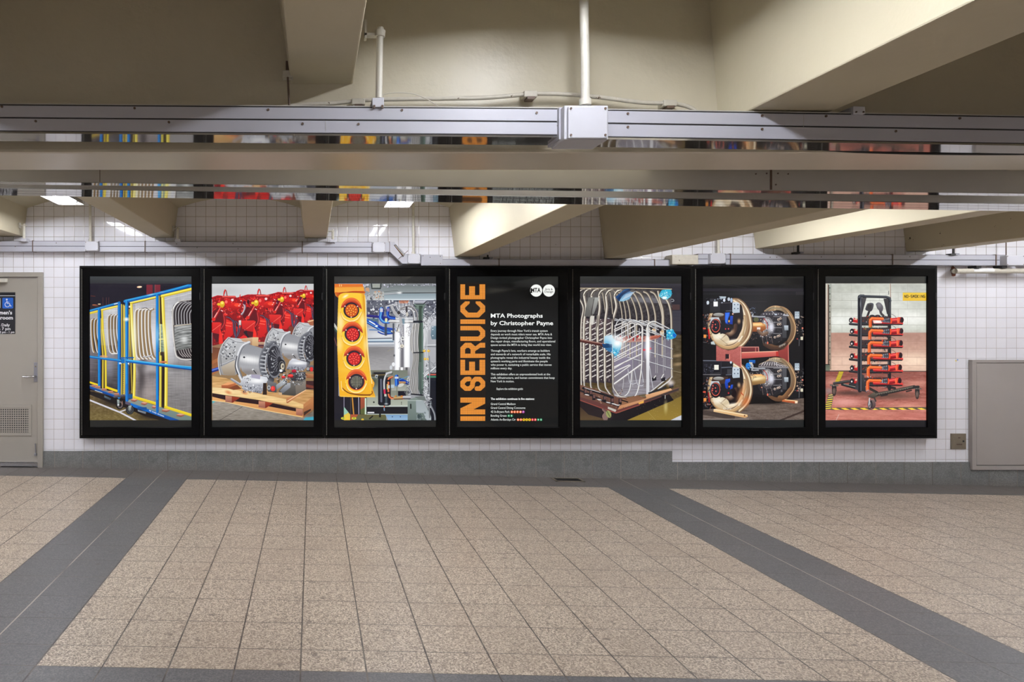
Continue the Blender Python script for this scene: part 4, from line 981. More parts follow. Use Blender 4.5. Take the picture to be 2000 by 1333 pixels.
def pic_lamps():
    """amber and red lamp column beside pipes and cables"""
    c = Cv((168, 170, 176), seed=21, u0=32, u1=1929)
    c.rect(0, 40, 2000, 2600, (176, 178, 184), (150, 152, 158)); c.rect(0, 40, 110, 2600, (34, 30, 38)); c.line([(20, 790), (95, 900)], 40, (196, 196, 190)); c.line([(20, 860), (95, 960)], 26, (60, 84, 74)); c.line([(20, 1020), (80, 1200)], 16, (120, 70, 66))
    G, GD, W, K = (150, 160, 166), (96, 108, 114), (232, 234, 240), (38, 38, 48)
    # top right steel beams
    c.poly([(560, 40), (1940, 40), (1940, 215), (600, 250)], (128, 132, 136), (150, 156, 160)); c.clutter(560, 40, 1940, 110, 120, [(200, 196, 220), (120, 124, 130), (230, 230, 240), (90, 96, 100)], 8, 26, 'bel')
    c.poly([(920, 140), (1200, 70), (1940, 90), (1940, 215), (1260, 215), (960, 230)], (116, 124, 126), (150, 158, 160)); c.line([(960, 190), (1200, 170), (1300, 215)], 8, (90, 96, 98)); c.line([(1260, 215), (1940, 212)], 14, (50, 56, 60)); c.rect(960, 225, 1940, 350, (140, 156, 164), (176, 190, 198)); c.line([(990, 335), (1940, 335)], 14, (226, 234, 238)); c.line([(950, 240), (1100, 230), (1270, 215)], 26, (206, 210, 214), (120, 124, 130)); c.glow(1250, 210, 40, 20, (255, 255, 255), .8)
    c.line([(725, 40), (735, 130), (890, 132), (905, 40)], 26, (58, 66, 66)); c.rect(745, 45, 885, 115, (160, 164, 156)); c.poly([(620, 110), (680, 120), (690, 200), (610, 170)], (224, 160, 116), al=.7)
    c.rect(760, 190, 960, 420, (176, 178, 176), (196, 198, 198)); c.clutter(760, 180, 950, 340, 50, [(200, 202, 200), (130, 132, 130), (90, 92, 94), (226, 160, 110)], 8, 22, 'bel'); c.rect(760, 330, 965, 420, (206, 208, 206), (176, 178, 180)); c.line([(690, 230), (700, 430)], 26, (222, 224, 222), (140, 142, 140)); c.clutter(620, 240, 750, 440, 20, [(70, 74, 78), (200, 202, 204), (50, 52, 60)], 10, 26)
    c.rect(640, 350, 1940, 660, (92, 94, 108), (120, 124, 134)); c.poly([(640, 480), (850, 500), (840, 660), (640, 640)], (74, 74, 92)); c.clutter(640, 350, 1940, 700, 260, [(60, 62, 76), (150, 152, 162), (206, 208, 214), (40, 40, 54), (110, 114, 124), (226, 228, 232)], 10, 34, 'bleb')
    c.line([(650, 640), (1160, 690)], 44, (52, 44, 150), (34, 30, 96)); c.poly([(640, 690), (860, 690), (860, 800), (640, 760)], (86, 112, 130))
    # sheet metal backs
    c.rect(650, 860, 1940, 2030, (186, 188, 194), (160, 160, 164)); c.glow(950, 1010, 300, 80, (236, 238, 242), .7); c.rect(670, 1220, 1160, 1660, (140, 138, 140), (166, 164, 166)); c.grain(660, 1200, 1160, 1660, 60, 8, 4, 5); c.glow(700, 1300, 300, 90, (120, 118, 120), .5); c.rect(1690, 660, 1940, 1240, (206, 208, 214), (176, 178, 184)); c.glow(1800, 1000, 130, 200, (150, 150, 156), .5); c.poly([(1850, 830), (1940, 830), (1940, 1080), (1850, 1080), (1830, 1000)], (120, 146, 162), (92, 116, 130))
    for y in (845, 895, 1010): c.ell(1870, y, 10, 10, (230, 236, 240))
    c.line([(650, 1105), (1130, 1100)], 52, (226, 240, 250), (140, 160, 176)); c.line([(650, 1125), (1130, 1125)], 16, (70, 100, 130)); c.line([(650, 1170), (1130, 1165)], 52, (240, 242, 246), (150, 156, 166)); c.line([(650, 1068), (1100, 1058)], 22, (110, 116, 126))
    c.line([(1690, 1210), (1940, 1215)], 12, (96, 98, 102)); c.line([(1690, 1190), (1940, 1180)], 10, (232, 234, 238))
    # blue hoses
    B = ((20, 70, 190), (12, 34, 120), (110, 190, 240))
    c.line([(915, 520), (915, 600), (905, 680), (960, 740), (1040, 745)], 84, B[0], B[1], hl=B[2], sm=True); c.line([(1040, 500), (1030, 600), (1060, 660), (1150, 680)], 56, B[0], B[1], hl=(60, 120, 220), sm=True); c.rect(885, 500, 940, 570, (206, 206, 220)); c.rect(1010, 500, 1060, 560, (130, 120, 170))
    for p, w, h in (([(640, 720), (780, 790), (960, 890), (1150, 920)], 64, (60, 130, 220)), ([(640, 760), (820, 860), (1000, 950), (1150, 960)], 40, (110, 190, 240)), ([(690, 900), (900, 910), (1150, 960)], 18, (150, 226, 250)), ([(850, 940), (950, 980), (1120, 970)], 24, (40, 80, 180)), ([(800, 760), (900, 850), (1150, 890)], 36, (50, 90, 200))): c.line(p, w, B[0], B[1], hl=h, sm=True)
    c.line([(690, 740), (790, 800)], 22, (240, 244, 250)); c.ell(820, 830, 26, 20, (226, 240, 250)); c.rect(970, 780, 1015, 1010, (64, 70, 84), al=.9); c.rect(1120, 780, 1150, 1100, (70, 76, 88)); c.ell(1000, 720, 24, 40, (230, 226, 170))
    c.line([(1060, 745), (1500, 750)], 46, (226, 226, 228), (120, 118, 118), hl=(250, 250, 250)); c.line([(1180, 690), (1500, 690)], 20, (210, 212, 216)); c.rect(1295, 690, 1345, 870, (120, 144, 158))
    # big bright cylinders
    c.poly([(1150, 940), (1250, 900), (1260, 1780), (1160, 1770)], (240, 242, 246), (232, 232, 236)); c.poly([(1330, 790), (1440, 780), (1440, 1640), (1330, 1640)], (250, 250, 252), (226, 226, 230)); c.poly([(1250, 900), (1335, 800), (1335, 1640), (1250, 1640)], (150, 150, 160), (130, 128, 134)); c.glow(1215, 1350, 40, 500, (255, 255, 255), 1); c.glow(1385, 1250, 36, 500, (255, 255, 255), 1); c.line([(1300, 1000), (1296, 1640)], 30, (110, 108, 116)); c.line([(1160, 1640), (1160, 900)], 14, (190, 190, 198)); c.clutter(1080, 900, 1240, 960, 20, [(60, 60, 66), (230, 222, 190), (120, 90, 60)], 8, 20)
    c.poly([(1240, 1600), (1440, 1600), (1440, 1760), (1240, 1760)], (170, 168, 170), (130, 128, 130)); c.rect(1270, 1600, 1310, 1760, (250, 250, 252)); c.rect(1360, 1600, 1400, 1760, (90, 88, 92)); c.rect(1255, 1672, 1335, 1712, (224, 44, 44))
    c.ell(1135, 1545, 30, 38, (236, 238, 242)); c.ell(1090, 1605, 26, 40, (206, 210, 216)); c.ell(1150, 1380, 16, 22, (90, 92, 98)); c.line([(1030, 1300), (1080, 1270), (1140, 1265)], 12, (150, 146, 130), sm=True)
    # lower machinery
    c.o = 1333
    c.rect(700, 320, 1400, 1000, (118, 124, 112), (150, 154, 142)); c.rect(740, 330, 1120, 400, (120, 120, 106), (60, 62, 58)); c.rect(770, 360, 1000, 400, (28, 28, 36)); c.line([(740, 420), (1000, 410)], 40, (110, 96, 60), (60, 54, 44)); c.ell(822, 438, 32, 36, (190, 194, 196)); c.ell(818, 440, 14, 16, (50, 70, 90)); c.rect(730, 470, 850, 1000, (104, 112, 98), (176, 180, 166)); c.glow(760, 540, 60, 70, (60, 66, 58), .7); c.rect(1100, 480, 1420, 700, (120, 126, 116), (170, 172, 164)); c.rect(1220, 710, 1370, 800, (22, 22, 36)); c.rect(640, 800, 1400, 1000, (160, 166, 152), (176, 182, 168)); c.line([(640, 990), (1400, 985)], 14, (196, 206, 200)); c.rect(640, 1005, 1400, 1135, (24, 24, 32)); c.ell(770, 918, 16, 16, (50, 54, 50)); 
    for y in (920, 950): c.ell(1285, y, 9, 9, (50, 54, 50))
    c.poly([(850, 450), (1085, 450), (1085, 960), (1040, 985), (880, 980), (848, 950)], (26, 28, 40), (20, 22, 34)); c.line([(905, 500), (912, 900)], 40, (70, 74, 90), hl=(120, 124, 140)); c.rect(840, 430, 1000, 480, (24, 30, 30)); c.line([(1000, 800), (1000, 940)], 40, (60, 74, 84)); c.glow(1000, 950, 30, 14, (200, 206, 210), .9)
    c.line([(965, 990), (962, 1040)], 18, (206, 80, 44)); c.line([(962, 1030), (965, 1070)], 20, (130, 160, 190)); c.rect(650, 1098, 778, 1125, (220, 220, 226))
    c.line([(1090, 370), (1010, 400), (970, 500), (965, 600), (970, 700)], 38, (190, 192, 194), (110, 112, 116), hl=(240, 240, 242), sm=True); c.line([(968, 690), (972, 750)], 34, (206, 40, 84)); c.rect(965, 765, 1005, 810, (206, 200, 186)); c.line([(1100, 350), (1000, 380)], 26, (200, 202, 206))
    c.line([(1110, 450), (1050, 480), (1045, 560), (1048, 760), (1080, 830), (1160, 845), (1340, 845)], 42, (206, 92, 50), (130, 46, 28), hl=(250, 160, 110), sm=True); c.rect(1015, 500, 1080, 535, (26, 26, 36)); c.rect(1015, 730, 1080, 760, (26, 26, 36)); c.rect(1010, 580, 1030, 680, (220, 190, 110)); c.rect(1035, 600, 1065, 660, (196, 206, 206)); c.line([(1160, 845), (1300, 840)], 56, (170, 130, 80), (96, 66, 40), hl=(220, 190, 130)); c.ell(1180, 806, 22, 16, (206, 140, 60)); c.ell(1290, 808, 30, 16, (200, 130, 56)); c.ell(1330, 830, 26, 36, (220, 50, 46)); c.line([(1340, 830), (1430, 830)], 70, (150, 152, 156), (80, 80, 86), hl=(226, 228, 230))
    c.line([(1195, 440), (1200, 590)], 74, (18, 84, 206), (8, 40, 130), hl=(70, 150, 240)); c.rect(1160, 440, 1230, 480, (206, 210, 220)); c.line([(1270, 500), (1400, 560)], 66, (18, 78, 196), (10, 40, 120)); c.line([(1260, 550), (1350, 550)], 38, (206, 160, 110), (150, 106, 70)); c.ell(1275, 600, 60, 30, (206, 206, 200), -20); c.line([(1240, 500), (1420, 430)], 12, (90, 150, 190)); c.rect(1090, 590, 1150, 650, (176, 196, 210)); c.line([(1200, 600), (1200, 820)], 14, (120, 126, 110))
    c.clutter(1340, 480, 1460, 780, 36, [(206, 208, 212), (110, 112, 118), (70, 72, 78)], 8, 28, 'lbw')
    c.o = 0
    # cable looms
    for k in range(16):
        x = 1180 + k * 22; c.line([(x, 380), (x + 20 - k * 3, 480), (1250 + k * 6, 560 + k * 4)], 11, [(236, 236, 240), (160, 160, 168), (206, 206, 212)][k % 3], sm=True)
    for k in range(6): c.line([(1250 + k * 32, 360), (1260 + k * 26, 400)], 18, (206, 120, 76))
    for k in range(5):
        c.line([(1080 + k * 8, 440), (1150 + k * 6, 600 - k * 10), (1240 + k * 8, 680), (1260 + k * 10, 800), (1310, 880 + k * 30)], 15, [(236, 236, 238), (170, 168, 170)][k % 2], (120, 118, 122), sm=True)
    c.line([(1000, 470), (1120, 435), (1200, 430)], 26, (236, 236, 240), (150, 150, 156)); c.line([(1260, 520), (1400, 500), (1500, 560), (1530, 760)], 36, (196, 196, 198), (90, 88, 90), hl=(240, 240, 242), sm=True); c.line([(1270, 500), (1440, 460), (1560, 560), (1590, 740)], 30, (190, 186, 186), (84, 80, 84), sm=True)
    c.ell(1235, 580, 30, 34, (60, 56, 60)); c.ell(1310, 1060, 36, 36, (236, 236, 230), inner=.5); c.line([(1250, 1000), (1310, 1200), (1320, 1220)], 16, (236, 236, 240)); c.ell(1296, 1205, 36, 30, (232, 222, 200), inner=.4); c.line([(1200, 920), (1240, 800)], 12, (50, 44, 50)); c.line([(1380, 480), (1385, 620)], 34, (60, 56, 64)); c.ell(1390, 610, 22, 40, (206, 200, 190))
    c.clutter(1230, 780, 1330, 1260, 40, [(236, 236, 240), (190, 190, 196), (140, 140, 148)], 8, 26, 'wl'); c.clutter(1330, 780, 1480, 1000, 26, [(150, 150, 156), (226, 226, 230), (80, 76, 84)], 8, 22, 'wl')
    c.poly([(1520, 420), (1740, 415), (1690, 510), (1700, 2080), (1640, 2120), (1600, 2000), (1600, 510), (1540, 500)], (110, 130, 120), (70, 84, 80)); c.poly([(1610, 450), (1680, 450), (1670, 1500), (1600, 1500)], (60, 76, 66), (66, 82, 74)); c.rect(1660, 500, 1692, 2000, (96, 118, 108))
    c.poly([(1505, 360), (1760, 355), (1720, 420), (1560, 420)], (190, 188, 206), (150, 156, 160)); c.line([(1495, 365), (1500, 430), (1560, 470)], 12, (30, 30, 40), sm=True); c.line([(1560, 420), (1700, 420), (1750, 370)], 16, (30, 30, 40)); c.line([(1880, 360), (1850, 430), (1740, 435)], 8, (40, 40, 50), sm=True)
    for x, b in ((1490, -26), (1512, -14), (1536, -2), (1560, 4), (1584, 10)): c.line([(x + 30, 790), (x + b, 1000), (x + b, 1250), (x + 20, 1400), (x + b * .6 - 6, 1700), (x + b - 14, 1900), (x + 10, 2110)], 24, (150, 148, 146), (70, 68, 66), hl=(226, 224, 222), sm=True)
    for x in (1480, 1528, 1592): c.line([(x + 20, 790), (x - 5, 1100), (x + 10, 1330)], 7, (244, 240, 236), sm=True)
    for y in (745, 1322): c.line([(1520, y + 6), (1700, y)], 40 if y < 1000 else 22, (30, 34, 44))
    c.line([(1470, 2100), (1690, 2120)], 26, (26, 28, 38))
    for k in range(14):
        x = 1690 + (k % 4) * 20; c.line([(x, 600 + k * 12), (x + 60 - k * 3, 700 + k * 20), (x + 10, 880 + k * 30), (x + 10, 1300)], 10, [(236, 236, 240), (170, 172, 176), (206, 208, 212)][k % 3], sm=True)
    c.clutter(1690, 620, 1800, 860, 34, [(240, 240, 244), (60, 60, 66), (190, 192, 198)], 8, 26, 'wl'); c.clutter(1700, 560, 1940, 680, 60, [(230, 230, 236), (60, 60, 70), (130, 134, 142)], 8, 30, 'wlb')
    for k in range(6): c.line([(1700 + k * 12, 1260), (1720 + k * 8, 1700), (1710 + k * 14, 2200)], 12, [(200, 202, 206), (130, 134, 140), (236, 238, 240)][k % 3], sm=True)
    for x, y in ((1710, 1295), (1790, 1295), (1725, 1445), (1785, 1445)): c.ell(x, y, 28, 24, (226, 180, 60)); c.ell(x, y - 6, 12, 8, (250, 226, 130))
    c.poly([(1760, 1700), (1940, 1700), (1940, 1840), (1760, 1840)], (60, 60, 70)); c.clutter(1720, 1480, 1940, 1700, 46, [(220, 222, 228), (70, 72, 80), (140, 144, 150)], 10, 30, 'wle'); c.line([(1720, 1770), (1940, 1590)], 44, (196, 200, 204), (110, 114, 120), hl=(236, 238, 240)); c.rect(1780, 1725, 1940, 1745, (206, 90, 70)); c.rect(1760, 1765, 1940, 1790, (60, 140, 104))
    c.rect(1780, 1800, 1940, 2600, (22, 24, 36)); c.line([(1800, 1400), (1810, 1800), (1800, 2230)], 26, (176, 180, 184), (100, 104, 110), sm=True)
    c.clutter(1690, 1800, 1800, 2300, 60, [(206, 208, 214), (90, 92, 100), (150, 152, 160), (236, 236, 240)], 8, 30, 'wle'); c.clutter(1740, 2220, 1860, 2340, 24, [(190, 196, 202), (80, 84, 92)], 10, 26)
    c.o = 1333
    # grey bracket bottom right
    c.poly([(1400, 890), (1420, 870), (1560, 820), (1700, 890), (1840, 1180), (1840, 1262), (1400, 1262)], (130, 144, 138), (104, 118, 114)); c.poly([(1555, 880), (1690, 880), (1800, 1120), (1840, 1200), (1840, 1262), (1740, 1262), (1700, 1120), (1560, 1110)], (156, 166, 170), (176, 184, 190)); c.rect(1400, 885, 1660, 892, (206, 214, 210)); c.line([(1458, 960), (1460, 1030)], 28, (40, 46, 46)); c.ell(1620, 1180, 40, 46, (60, 74, 76)); c.clutter(1560, 1110, 1740, 1262, 26, [(70, 84, 84), (150, 160, 164), (110, 122, 124)], 10, 30, 'rel'); c.poly([(1530, 820), (1700, 790), (1760, 900), (1600, 860)], (110, 118, 116))
    c.line([(1830, 980), (1900, 1130), (1915, 1262)], 30, (176, 180, 186), (96, 100, 108), sm=True); c.line([(1800, 1000), (1810, 1200)], 30, (150, 156, 160), (90, 94, 100))
    # left under the lamp column
    c.rect(40, 800, 640, 1262, (26, 24, 36)); c.rect(520, 830, 605, 1140, (170, 84, 58), (130, 74, 54)); c.rect(600, 840, 630, 1145, (206, 226, 206)); c.line([(214, 820), (214, 1010)], 10, (170, 166, 190)); c.line([(486, 830), (490, 1140)], 14, (176, 170, 190)); c.line([(370, 840), (400, 1200)], 24, (222, 170, 60), (180, 110, 50)); c.line([(335, 830), (340, 1250)], 8, (90, 84, 80))
    c.poly([(210, 1000), (330, 1150), (330, 1255), (210, 1255)], (206, 190, 90), (240, 196, 60)); c.poly([(210, 1000), (300, 1110), (210, 1160)], (150, 196, 176)); c.poly([(520, 1060), (600, 1010), (600, 1140), (520, 1140)], (90, 98, 56))
    c.rect(340, 1145, 1000, 1255, (104, 96, 58), (92, 100, 76)); c.poly([(340, 1145), (480, 1145), (420, 1230), (340, 1255)], (176, 84, 54)); c.poly([(980, 1145), (1400, 1145), (1400, 1255), (1040, 1255)], (120, 156, 196), (150, 186, 216)); c.rect(640, 1138, 1400, 1150, (176, 190, 176)); c.rect(868, 1135, 900, 1200, (24, 28, 30)); c.line([(690, 1225), (745, 1180)], 24, (30, 30, 28))
    for x in (1115, 1265): c.ell(x, 1190, 11, 11, (60, 80, 110))
    for x in (200, 400): c.ell(x, 1218, 44, 24, (214, 206, 60)); c.ell(x, 1212, 18, 12, (120, 140, 50))
    c.ell(560, 1240, 26, 18, (230, 190, 60))
    # ---- amber lamp column
    c.o = 0
    Y1, Y2, O1, O2 = (250, 196, 54), (240, 172, 24), (232, 120, 40), (206, 70, 34)
    c.poly([(36, 45), (560, 45), (590, 140), (600, 240), (420, 230), (200, 250), (110, 300), (60, 270), (36, 200)], (226, 110, 34), (236, 160, 56)); c.poly([(40, 110), (580, 100), (590, 170), (300, 190), (120, 230), (40, 200)], (240, 164, 60), (246, 176, 70)); c.line([(60, 215), (200, 215), (400, 190), (600, 200)], 26, (206, 84, 30), sm=True); c.poly([(60, 240), (150, 200), (130, 280), (90, 300)], (200, 90, 30)); c.line([(120, 230), (200, 205), (580, 200)], 12, (140, 50, 24), sm=True)
    for x in (130, 165): c.line([(x, 60), (x, 90)], 10, (255, 224, 150))
    body = c.cat([(110, 270), (200, 215), (400, 212), (560, 235), (612, 290), (630, 560), (645, 900), (670, 1300), (700, 1600), (722, 1780), (760, 1850), (770, 1960), (750, 1990), (800, 2145)], 5) + [(795, 2160), (400, 2158), (160, 2150), (130, 2130), (110, 1800), (90, 1300), (84, 1000), (100, 500)]
    c.poly(body, (252, 204, 60), (244, 178, 40)); c.region(body)
    c.line([(560, 240), (590, 600), (620, 1000), (640, 1333), (700, 1700), (740, 2100)], 60, (246, 196, 60), (226, 150, 30), sm=True); c.line([(612, 300), (625, 700), (660, 1333), (735, 1900)], 20, (252, 224, 150), sm=True); c.line([(578, 280), (600, 700), (632, 1333), (690, 1700)], 8, (214, 140, 30), sm=True, al=.7)
    c.glow(150, 770, 60, 160, (255, 236, 180), .8); c.glow(560, 740, 50, 120, (255, 236, 170), .8); c.glow(130, 1180, 50, 120, (255, 232, 160), .7); c.glow(240, 275, 50, 20, (255, 250, 220), .9, -30); c.glow(620, 1180, 40, 120, (255, 236, 180), .6); c.glow(300, 1640, 200, 50, (250, 200, 70), .5)
    c.free()
    for cx, cy, kind in ((350, 535, 0), (370, 980, 1), (402, 1435, 1), (445, 1868, 2)):
        c.ell(cx - 2, cy - 5, 208, 222, (246, 204, 80), c2=(250, 214, 110)); c.ell(cx, cy - 14, 196, 220, (226, 100, 44), c2=(248, 190, 50))
        c.ell(cx + 4, cy + 16, 200, 190, (250, 198, 48), c2=(252, 208, 70))
        c.poly(c.cat([(cx - 196, cy - 30), (cx - 150, cy - 150), (cx - 60, cy - 205), (cx + 60, cy - 205), (cx + 150, cy - 140), (cx + 196, cy - 20), (cx + 120, cy - 85), (cx + 40, cy - 150), (cx - 60, cy - 145), (cx - 130, cy - 80)]), (224, 92, 46), (176, 48, 30)) 
        c.line(c.cat([(cx - 170, cy - 105), (cx - 60, cy - 205), (cx + 60, cy - 205), (cx + 165, cy - 110)]), 26, (236, 112, 54)); c.poly(c.cat([(cx - 180, cy - 50), (cx - 110, cy - 120), (cx, cy - 165), (cx + 110, cy - 125), (cx + 190, cy - 20), (cx + 130, cy - 60), (cx, cy - 110), (cx - 120, cy - 50)]), (170, 44, 34))
        c.line(c.cat([(cx - 195, cy + 60), (cx - 140, cy + 150), (cx - 20, cy + 205), (cx + 110, cy + 160), (cx + 190, cy + 40)]), 20, (255, 232, 160)); c.line(c.cat([(cx - 205, cy + 30), (cx - 150, cy + 170), (cx - 10, cy + 222), (cx + 130, cy + 180), (cx + 205, cy + 30)]), 8, (226, 150, 30))
        if kind == 2: c.ell(cx, cy + 4, 160, 160, (226, 96, 40)); 
        c.ell(cx, cy, 146, 146, (44, 34, 44))
        lc = {0: ((226, 92, 30), (255, 160, 60), (150, 50, 20)), 1: ((214, 30, 34), (255, 86, 74), (130, 10, 20)), 2: ((56, 58, 56), (190, 186, 160), (30, 32, 36))}[kind]
        c.ell(cx + 4, cy + 4, 116 if kind < 2 else 104, 118 if kind < 2 else 104, lc[0], c2=lc[0])
        if kind < 2:
            for r, n in ((0, 1), (42, 5), (84, 10)):
                for k in range(n):
                    a = k / n * 6.283 + r; c.ell(cx + 4 + r * math.cos(a), cy + 4 + r * math.sin(a), 24, 24, lc[2], al=.55); c.ell(cx + 2 + r * math.cos(a), cy + 2 + r * math.sin(a), 16, 16, lc[1])
        else:
            for i in range(-4, 5):
                for j in range(-4, 5):
                    if i * i + j * j < 19: c.rect(cx + i * 22 - 6, cy + j * 22 - 8, cx + i * 22 + 5, cy + j * 22 + 7, lc[1], al=.8)
            c.ell(cx, cy + 4, 110, 110, (120, 120, 110), inner=.93)
        for dx, dy in ((-118, -74), (116, -72), (-2, 128)): c.ell(cx + dx, cy + dy, 13, 12, (255, 214, 206))
    c.line(c.cat([(190, 1990), (240, 2040), (330, 2085), (480, 2105), (690, 2110), (740, 2080), (735, 2050)]), 18, (150, 84, 24)); c.line(c.cat([(215, 2020), (300, 2080), (480, 2118), (700, 2122)]), 10, (80, 40, 20)); c.line([(160, 1860), (170, 1990), (200, 2040)], 12, (255, 226, 150), sm=True); c.ell(765, 1905, 16, 40, (244, 176, 60)); c.line([(135, 2140), (790, 2150)], 12, (250, 206, 100))
    c.bars(38, ct=(46, 46, 46)); c.a[c.a.shape[0] - int(.5):] = c.a[-1:]
    return c.done()
def pic_racks():
    """wrapped rack of bent steel rails on a trolley"""
    c = Cv((44, 42, 52), seed=31, u0=34, u1=1931)
    c.rect(0, 40, 2000, 640, (46, 45, 54), (32, 29, 38)); c.rect(0, 640, 2000, 1960, (36, 32, 40), (40, 34, 34))
    c.rect(1730, 430, 1900, 530, (90, 62, 58), al=.7); c.rect(1740, 540, 1925, 930, (74, 74, 84), al=.6)
    for y in (590, 650, 720): c.line([(1780, y), (1900, y)], 12, (52, 50, 62))
    c.o = 1333
    c.rect(0, -340, 2000, 1262, (70, 58, 44), (96, 78, 42)); c.rect(0, -340, 1700, 300, (44, 38, 46)); c.rect(1780, -340, 2000, 700, (72, 62, 44), (96, 80, 52)); c.grain(0, -340, 2000, 1262, 60, 22, 8, 2)
    for x, y, s in ((1850, 50, 100), (1860, 210, 90)): c.glow(x, y, s, 26, (190, 160, 120), .6, -8)
    c.line([(1780, 335), (1940, 370)], 5, (170, 160, 130)); c.line([(1700, 960), (1940, 970)], 4, (150, 136, 96))
    c.poly([(900, 1262), (1480, 1010), (1940, 800), (1940, 1262)], (128, 106, 48), (150, 124, 50)); c.poly([(0, 900), (400, 1000), (500, 1262), (0, 1262)], (56, 40, 34), (90, 70, 44)); c.poly([(560, 1060), (760, 1120), (1700, 760), (1790, 880), (1500, 1000), (900, 1262), (560, 1262)], (22, 16, 22)); c.poly([(40, 880), (700, 1110), (620, 1262), (200, 1150), (40, 1000)], (34, 24, 28))
    c.line([(1300, 1090), (1460, 1262)], 5, (176, 160, 96)); c.glow(1640, 1000, 30, 100, (220, 206, 140), .6); c.poly([(1710, 1262), (1940, 1155), (1940, 1262)], (206, 208, 216))
    for k in range(60): c.ell(c.r.uniform(1100, 1940), c.r.uniform(760, 1250), 5, 4, (196, 180, 130), al=.6)
    # inner purple haze of wrap
    c.poly([(660, -150), (1300, -250), (1760, -330), (1760, 420), (1300, 760), (700, 850), (640, 700)], (110, 104, 120), (128, 122, 128)); c.glow(1000, -60, 280, 130, (180, 170, 196), .6); c.glow(850, 200, 200, 160, (150, 140, 170), .5)
    c.o = 0
    # back hoops
    wr = [(40, 130), (1750, 140), (1770, 900), (1640, 900), (1333, 760), (700, 690), (40, 640)]
    c.poly(wr, (62, 58, 60), (44, 40, 46)); c.region(wr); c.grain(40, 130, 1770, 900, 26, 20, 10, 8); c.poly([(1000, 290), (1740, 330), (1740, 420), (1000, 370)], (110, 110, 120), al=.6); c.glow(600, 250, 500, 110, (140, 136, 130), .45); c.glow(1250, 340, 300, 60, (130, 130, 138), .5); c.free()
    C1, C2, C3 = (190, 178, 158), (96, 84, 72), (232, 224, 206)
    for x, sw, b in ((480, 70, 20), (620, 60, 20), (760, 130, 24), (830, 130, 24), (900, 150, 28), (1000, 190, 30), (1100, 200, 34), (1220, 200, 36), (1350, 190, 36), (1480, 190, 36)):
        c.line([(x - sw * .6, 190), (x - sw * .2, 240), (x + sw * .25, 420), (x + sw * .5, 620), (x + sw * .52, 800), (x + sw * .52, 1400)], b, C1, C2, hl=(212, 202, 184), sm=True)
    c.line([(1650, 330), (1700, 420), (1740, 600), (1750, 900), (1755, 1600), (1760, 1780)], 42, C1, C2, hl=C3, sm=True); c.line([(1500, 190), (1530, 330), (1590, 560), (1600, 900)], 40, C1, C2, hl=C3, sm=True)
    # inner lower posts
    for x, y0, y1 in ((1030, 900, 1950), (1150, 880, 1640), (1460, 850, 1700), (1490, 1100, 1700), (1600, 1100, 1700), (1630, 1080, 1650), (930, 800, 1300), (860, 900, 1400)): c.line([(x, y0), (x, y1)], 22, (150, 146, 150), (84, 80, 90), hl=(196, 194, 198))
    c.poly([(700, 1040), (1560, 1000), (1500, 1060), (1290, 1120), (780, 1140)], (150, 84, 76), (190, 150, 140)); c.clutter(690, 1010, 1240, 1110, 60, [(190, 30, 40), (236, 220, 200), (120, 30, 36), (246, 240, 226)], 10, 26, 'be'); c.line([(1330, 1060), (1530, 1010)], 44, (214, 124, 96), (150, 70, 56)); 
    for x, y in ((1570, 960), (1420, 920), (1310, 900)): c.ell(x, y - 20, 40, 22, (226, 206, 176)); c.rect(x - 38, y - 20, x + 38, y + 50, (222, 210, 190), (190, 176, 160)); c.ell(x, y - 32, 20, 20, (196, 160, 120))
    for x, y in ((1240, 1275), (1340, 1250)): c.ell(x, y, 34, 20, (206, 60, 74))
    # long frames: rear set sloping down right
    for k in range(6):
        x = 1390 - k * 125; y = 745 - k * 9
        c.line([(x - 70, 1100), (x - 66, 840), (x - 30, 760), (x + 20, y), (x + 60, y + 8), (1700 - k * 110, 880 - k * 14)], 26 if k == 0 else 22, (196, 196, 196), (110, 108, 110), hl=(244, 244, 246), sm=False)
    for k, (x0, y0, x1, y1) in enumerate(((1330, 770, 1650, 910), (1210, 780, 1500, 900), (1330, 900, 1640, 1040), (1220, 900, 1500, 1000), (1340, 1100, 1760, 1260), (1340, 1320, 1760, 1440), (1330, 1500, 1760, 1630), (930, 1420, 1240, 1500), (960, 700, 1250, 800), (820, 700, 1100, 790), (700, 700, 900, 760), (560, 690, 760, 740), (1100, 930, 1330, 1000))): c.line([(x0, y0), (x1, y1)], 20, (200, 200, 204), (70, 70, 80), hl=(244, 246, 248))
    # front set: bars rising right
    def bars(xl, xr, yl, yr, n, dy, w=22, hi=(252, 250, 246)):
        for k in range(n): c.line([(xl, yl + k * dy), (xr, yr + k * dy)], w, (226, 220, 214), (130, 120, 118), hl=hi)
    for xl, xr, off in ((30, 110, 0), (125, 230, -10), (255, 370, -8), (400, 500, 0), (530, 640, 0)):
        c.poly([(xl, 700), (xr, 690), (xr, 1900), (xl, 1880)], (76, 62, 68), (52, 44, 50)); c.clutter(xl, 700, xr, 1850, 50, [(206, 196, 190), (120, 96, 92), (40, 34, 42), (170, 140, 130), (240, 236, 230)], 6, 20, 'lb')
        s = (xr - xl) * .48
        bars(xl, xr, 760 + off + s, 760 + off - 2, 11, 98 if xl > 50 else 92)
    bars(680, 1000, 900, 700 + 40, 1, 0); 
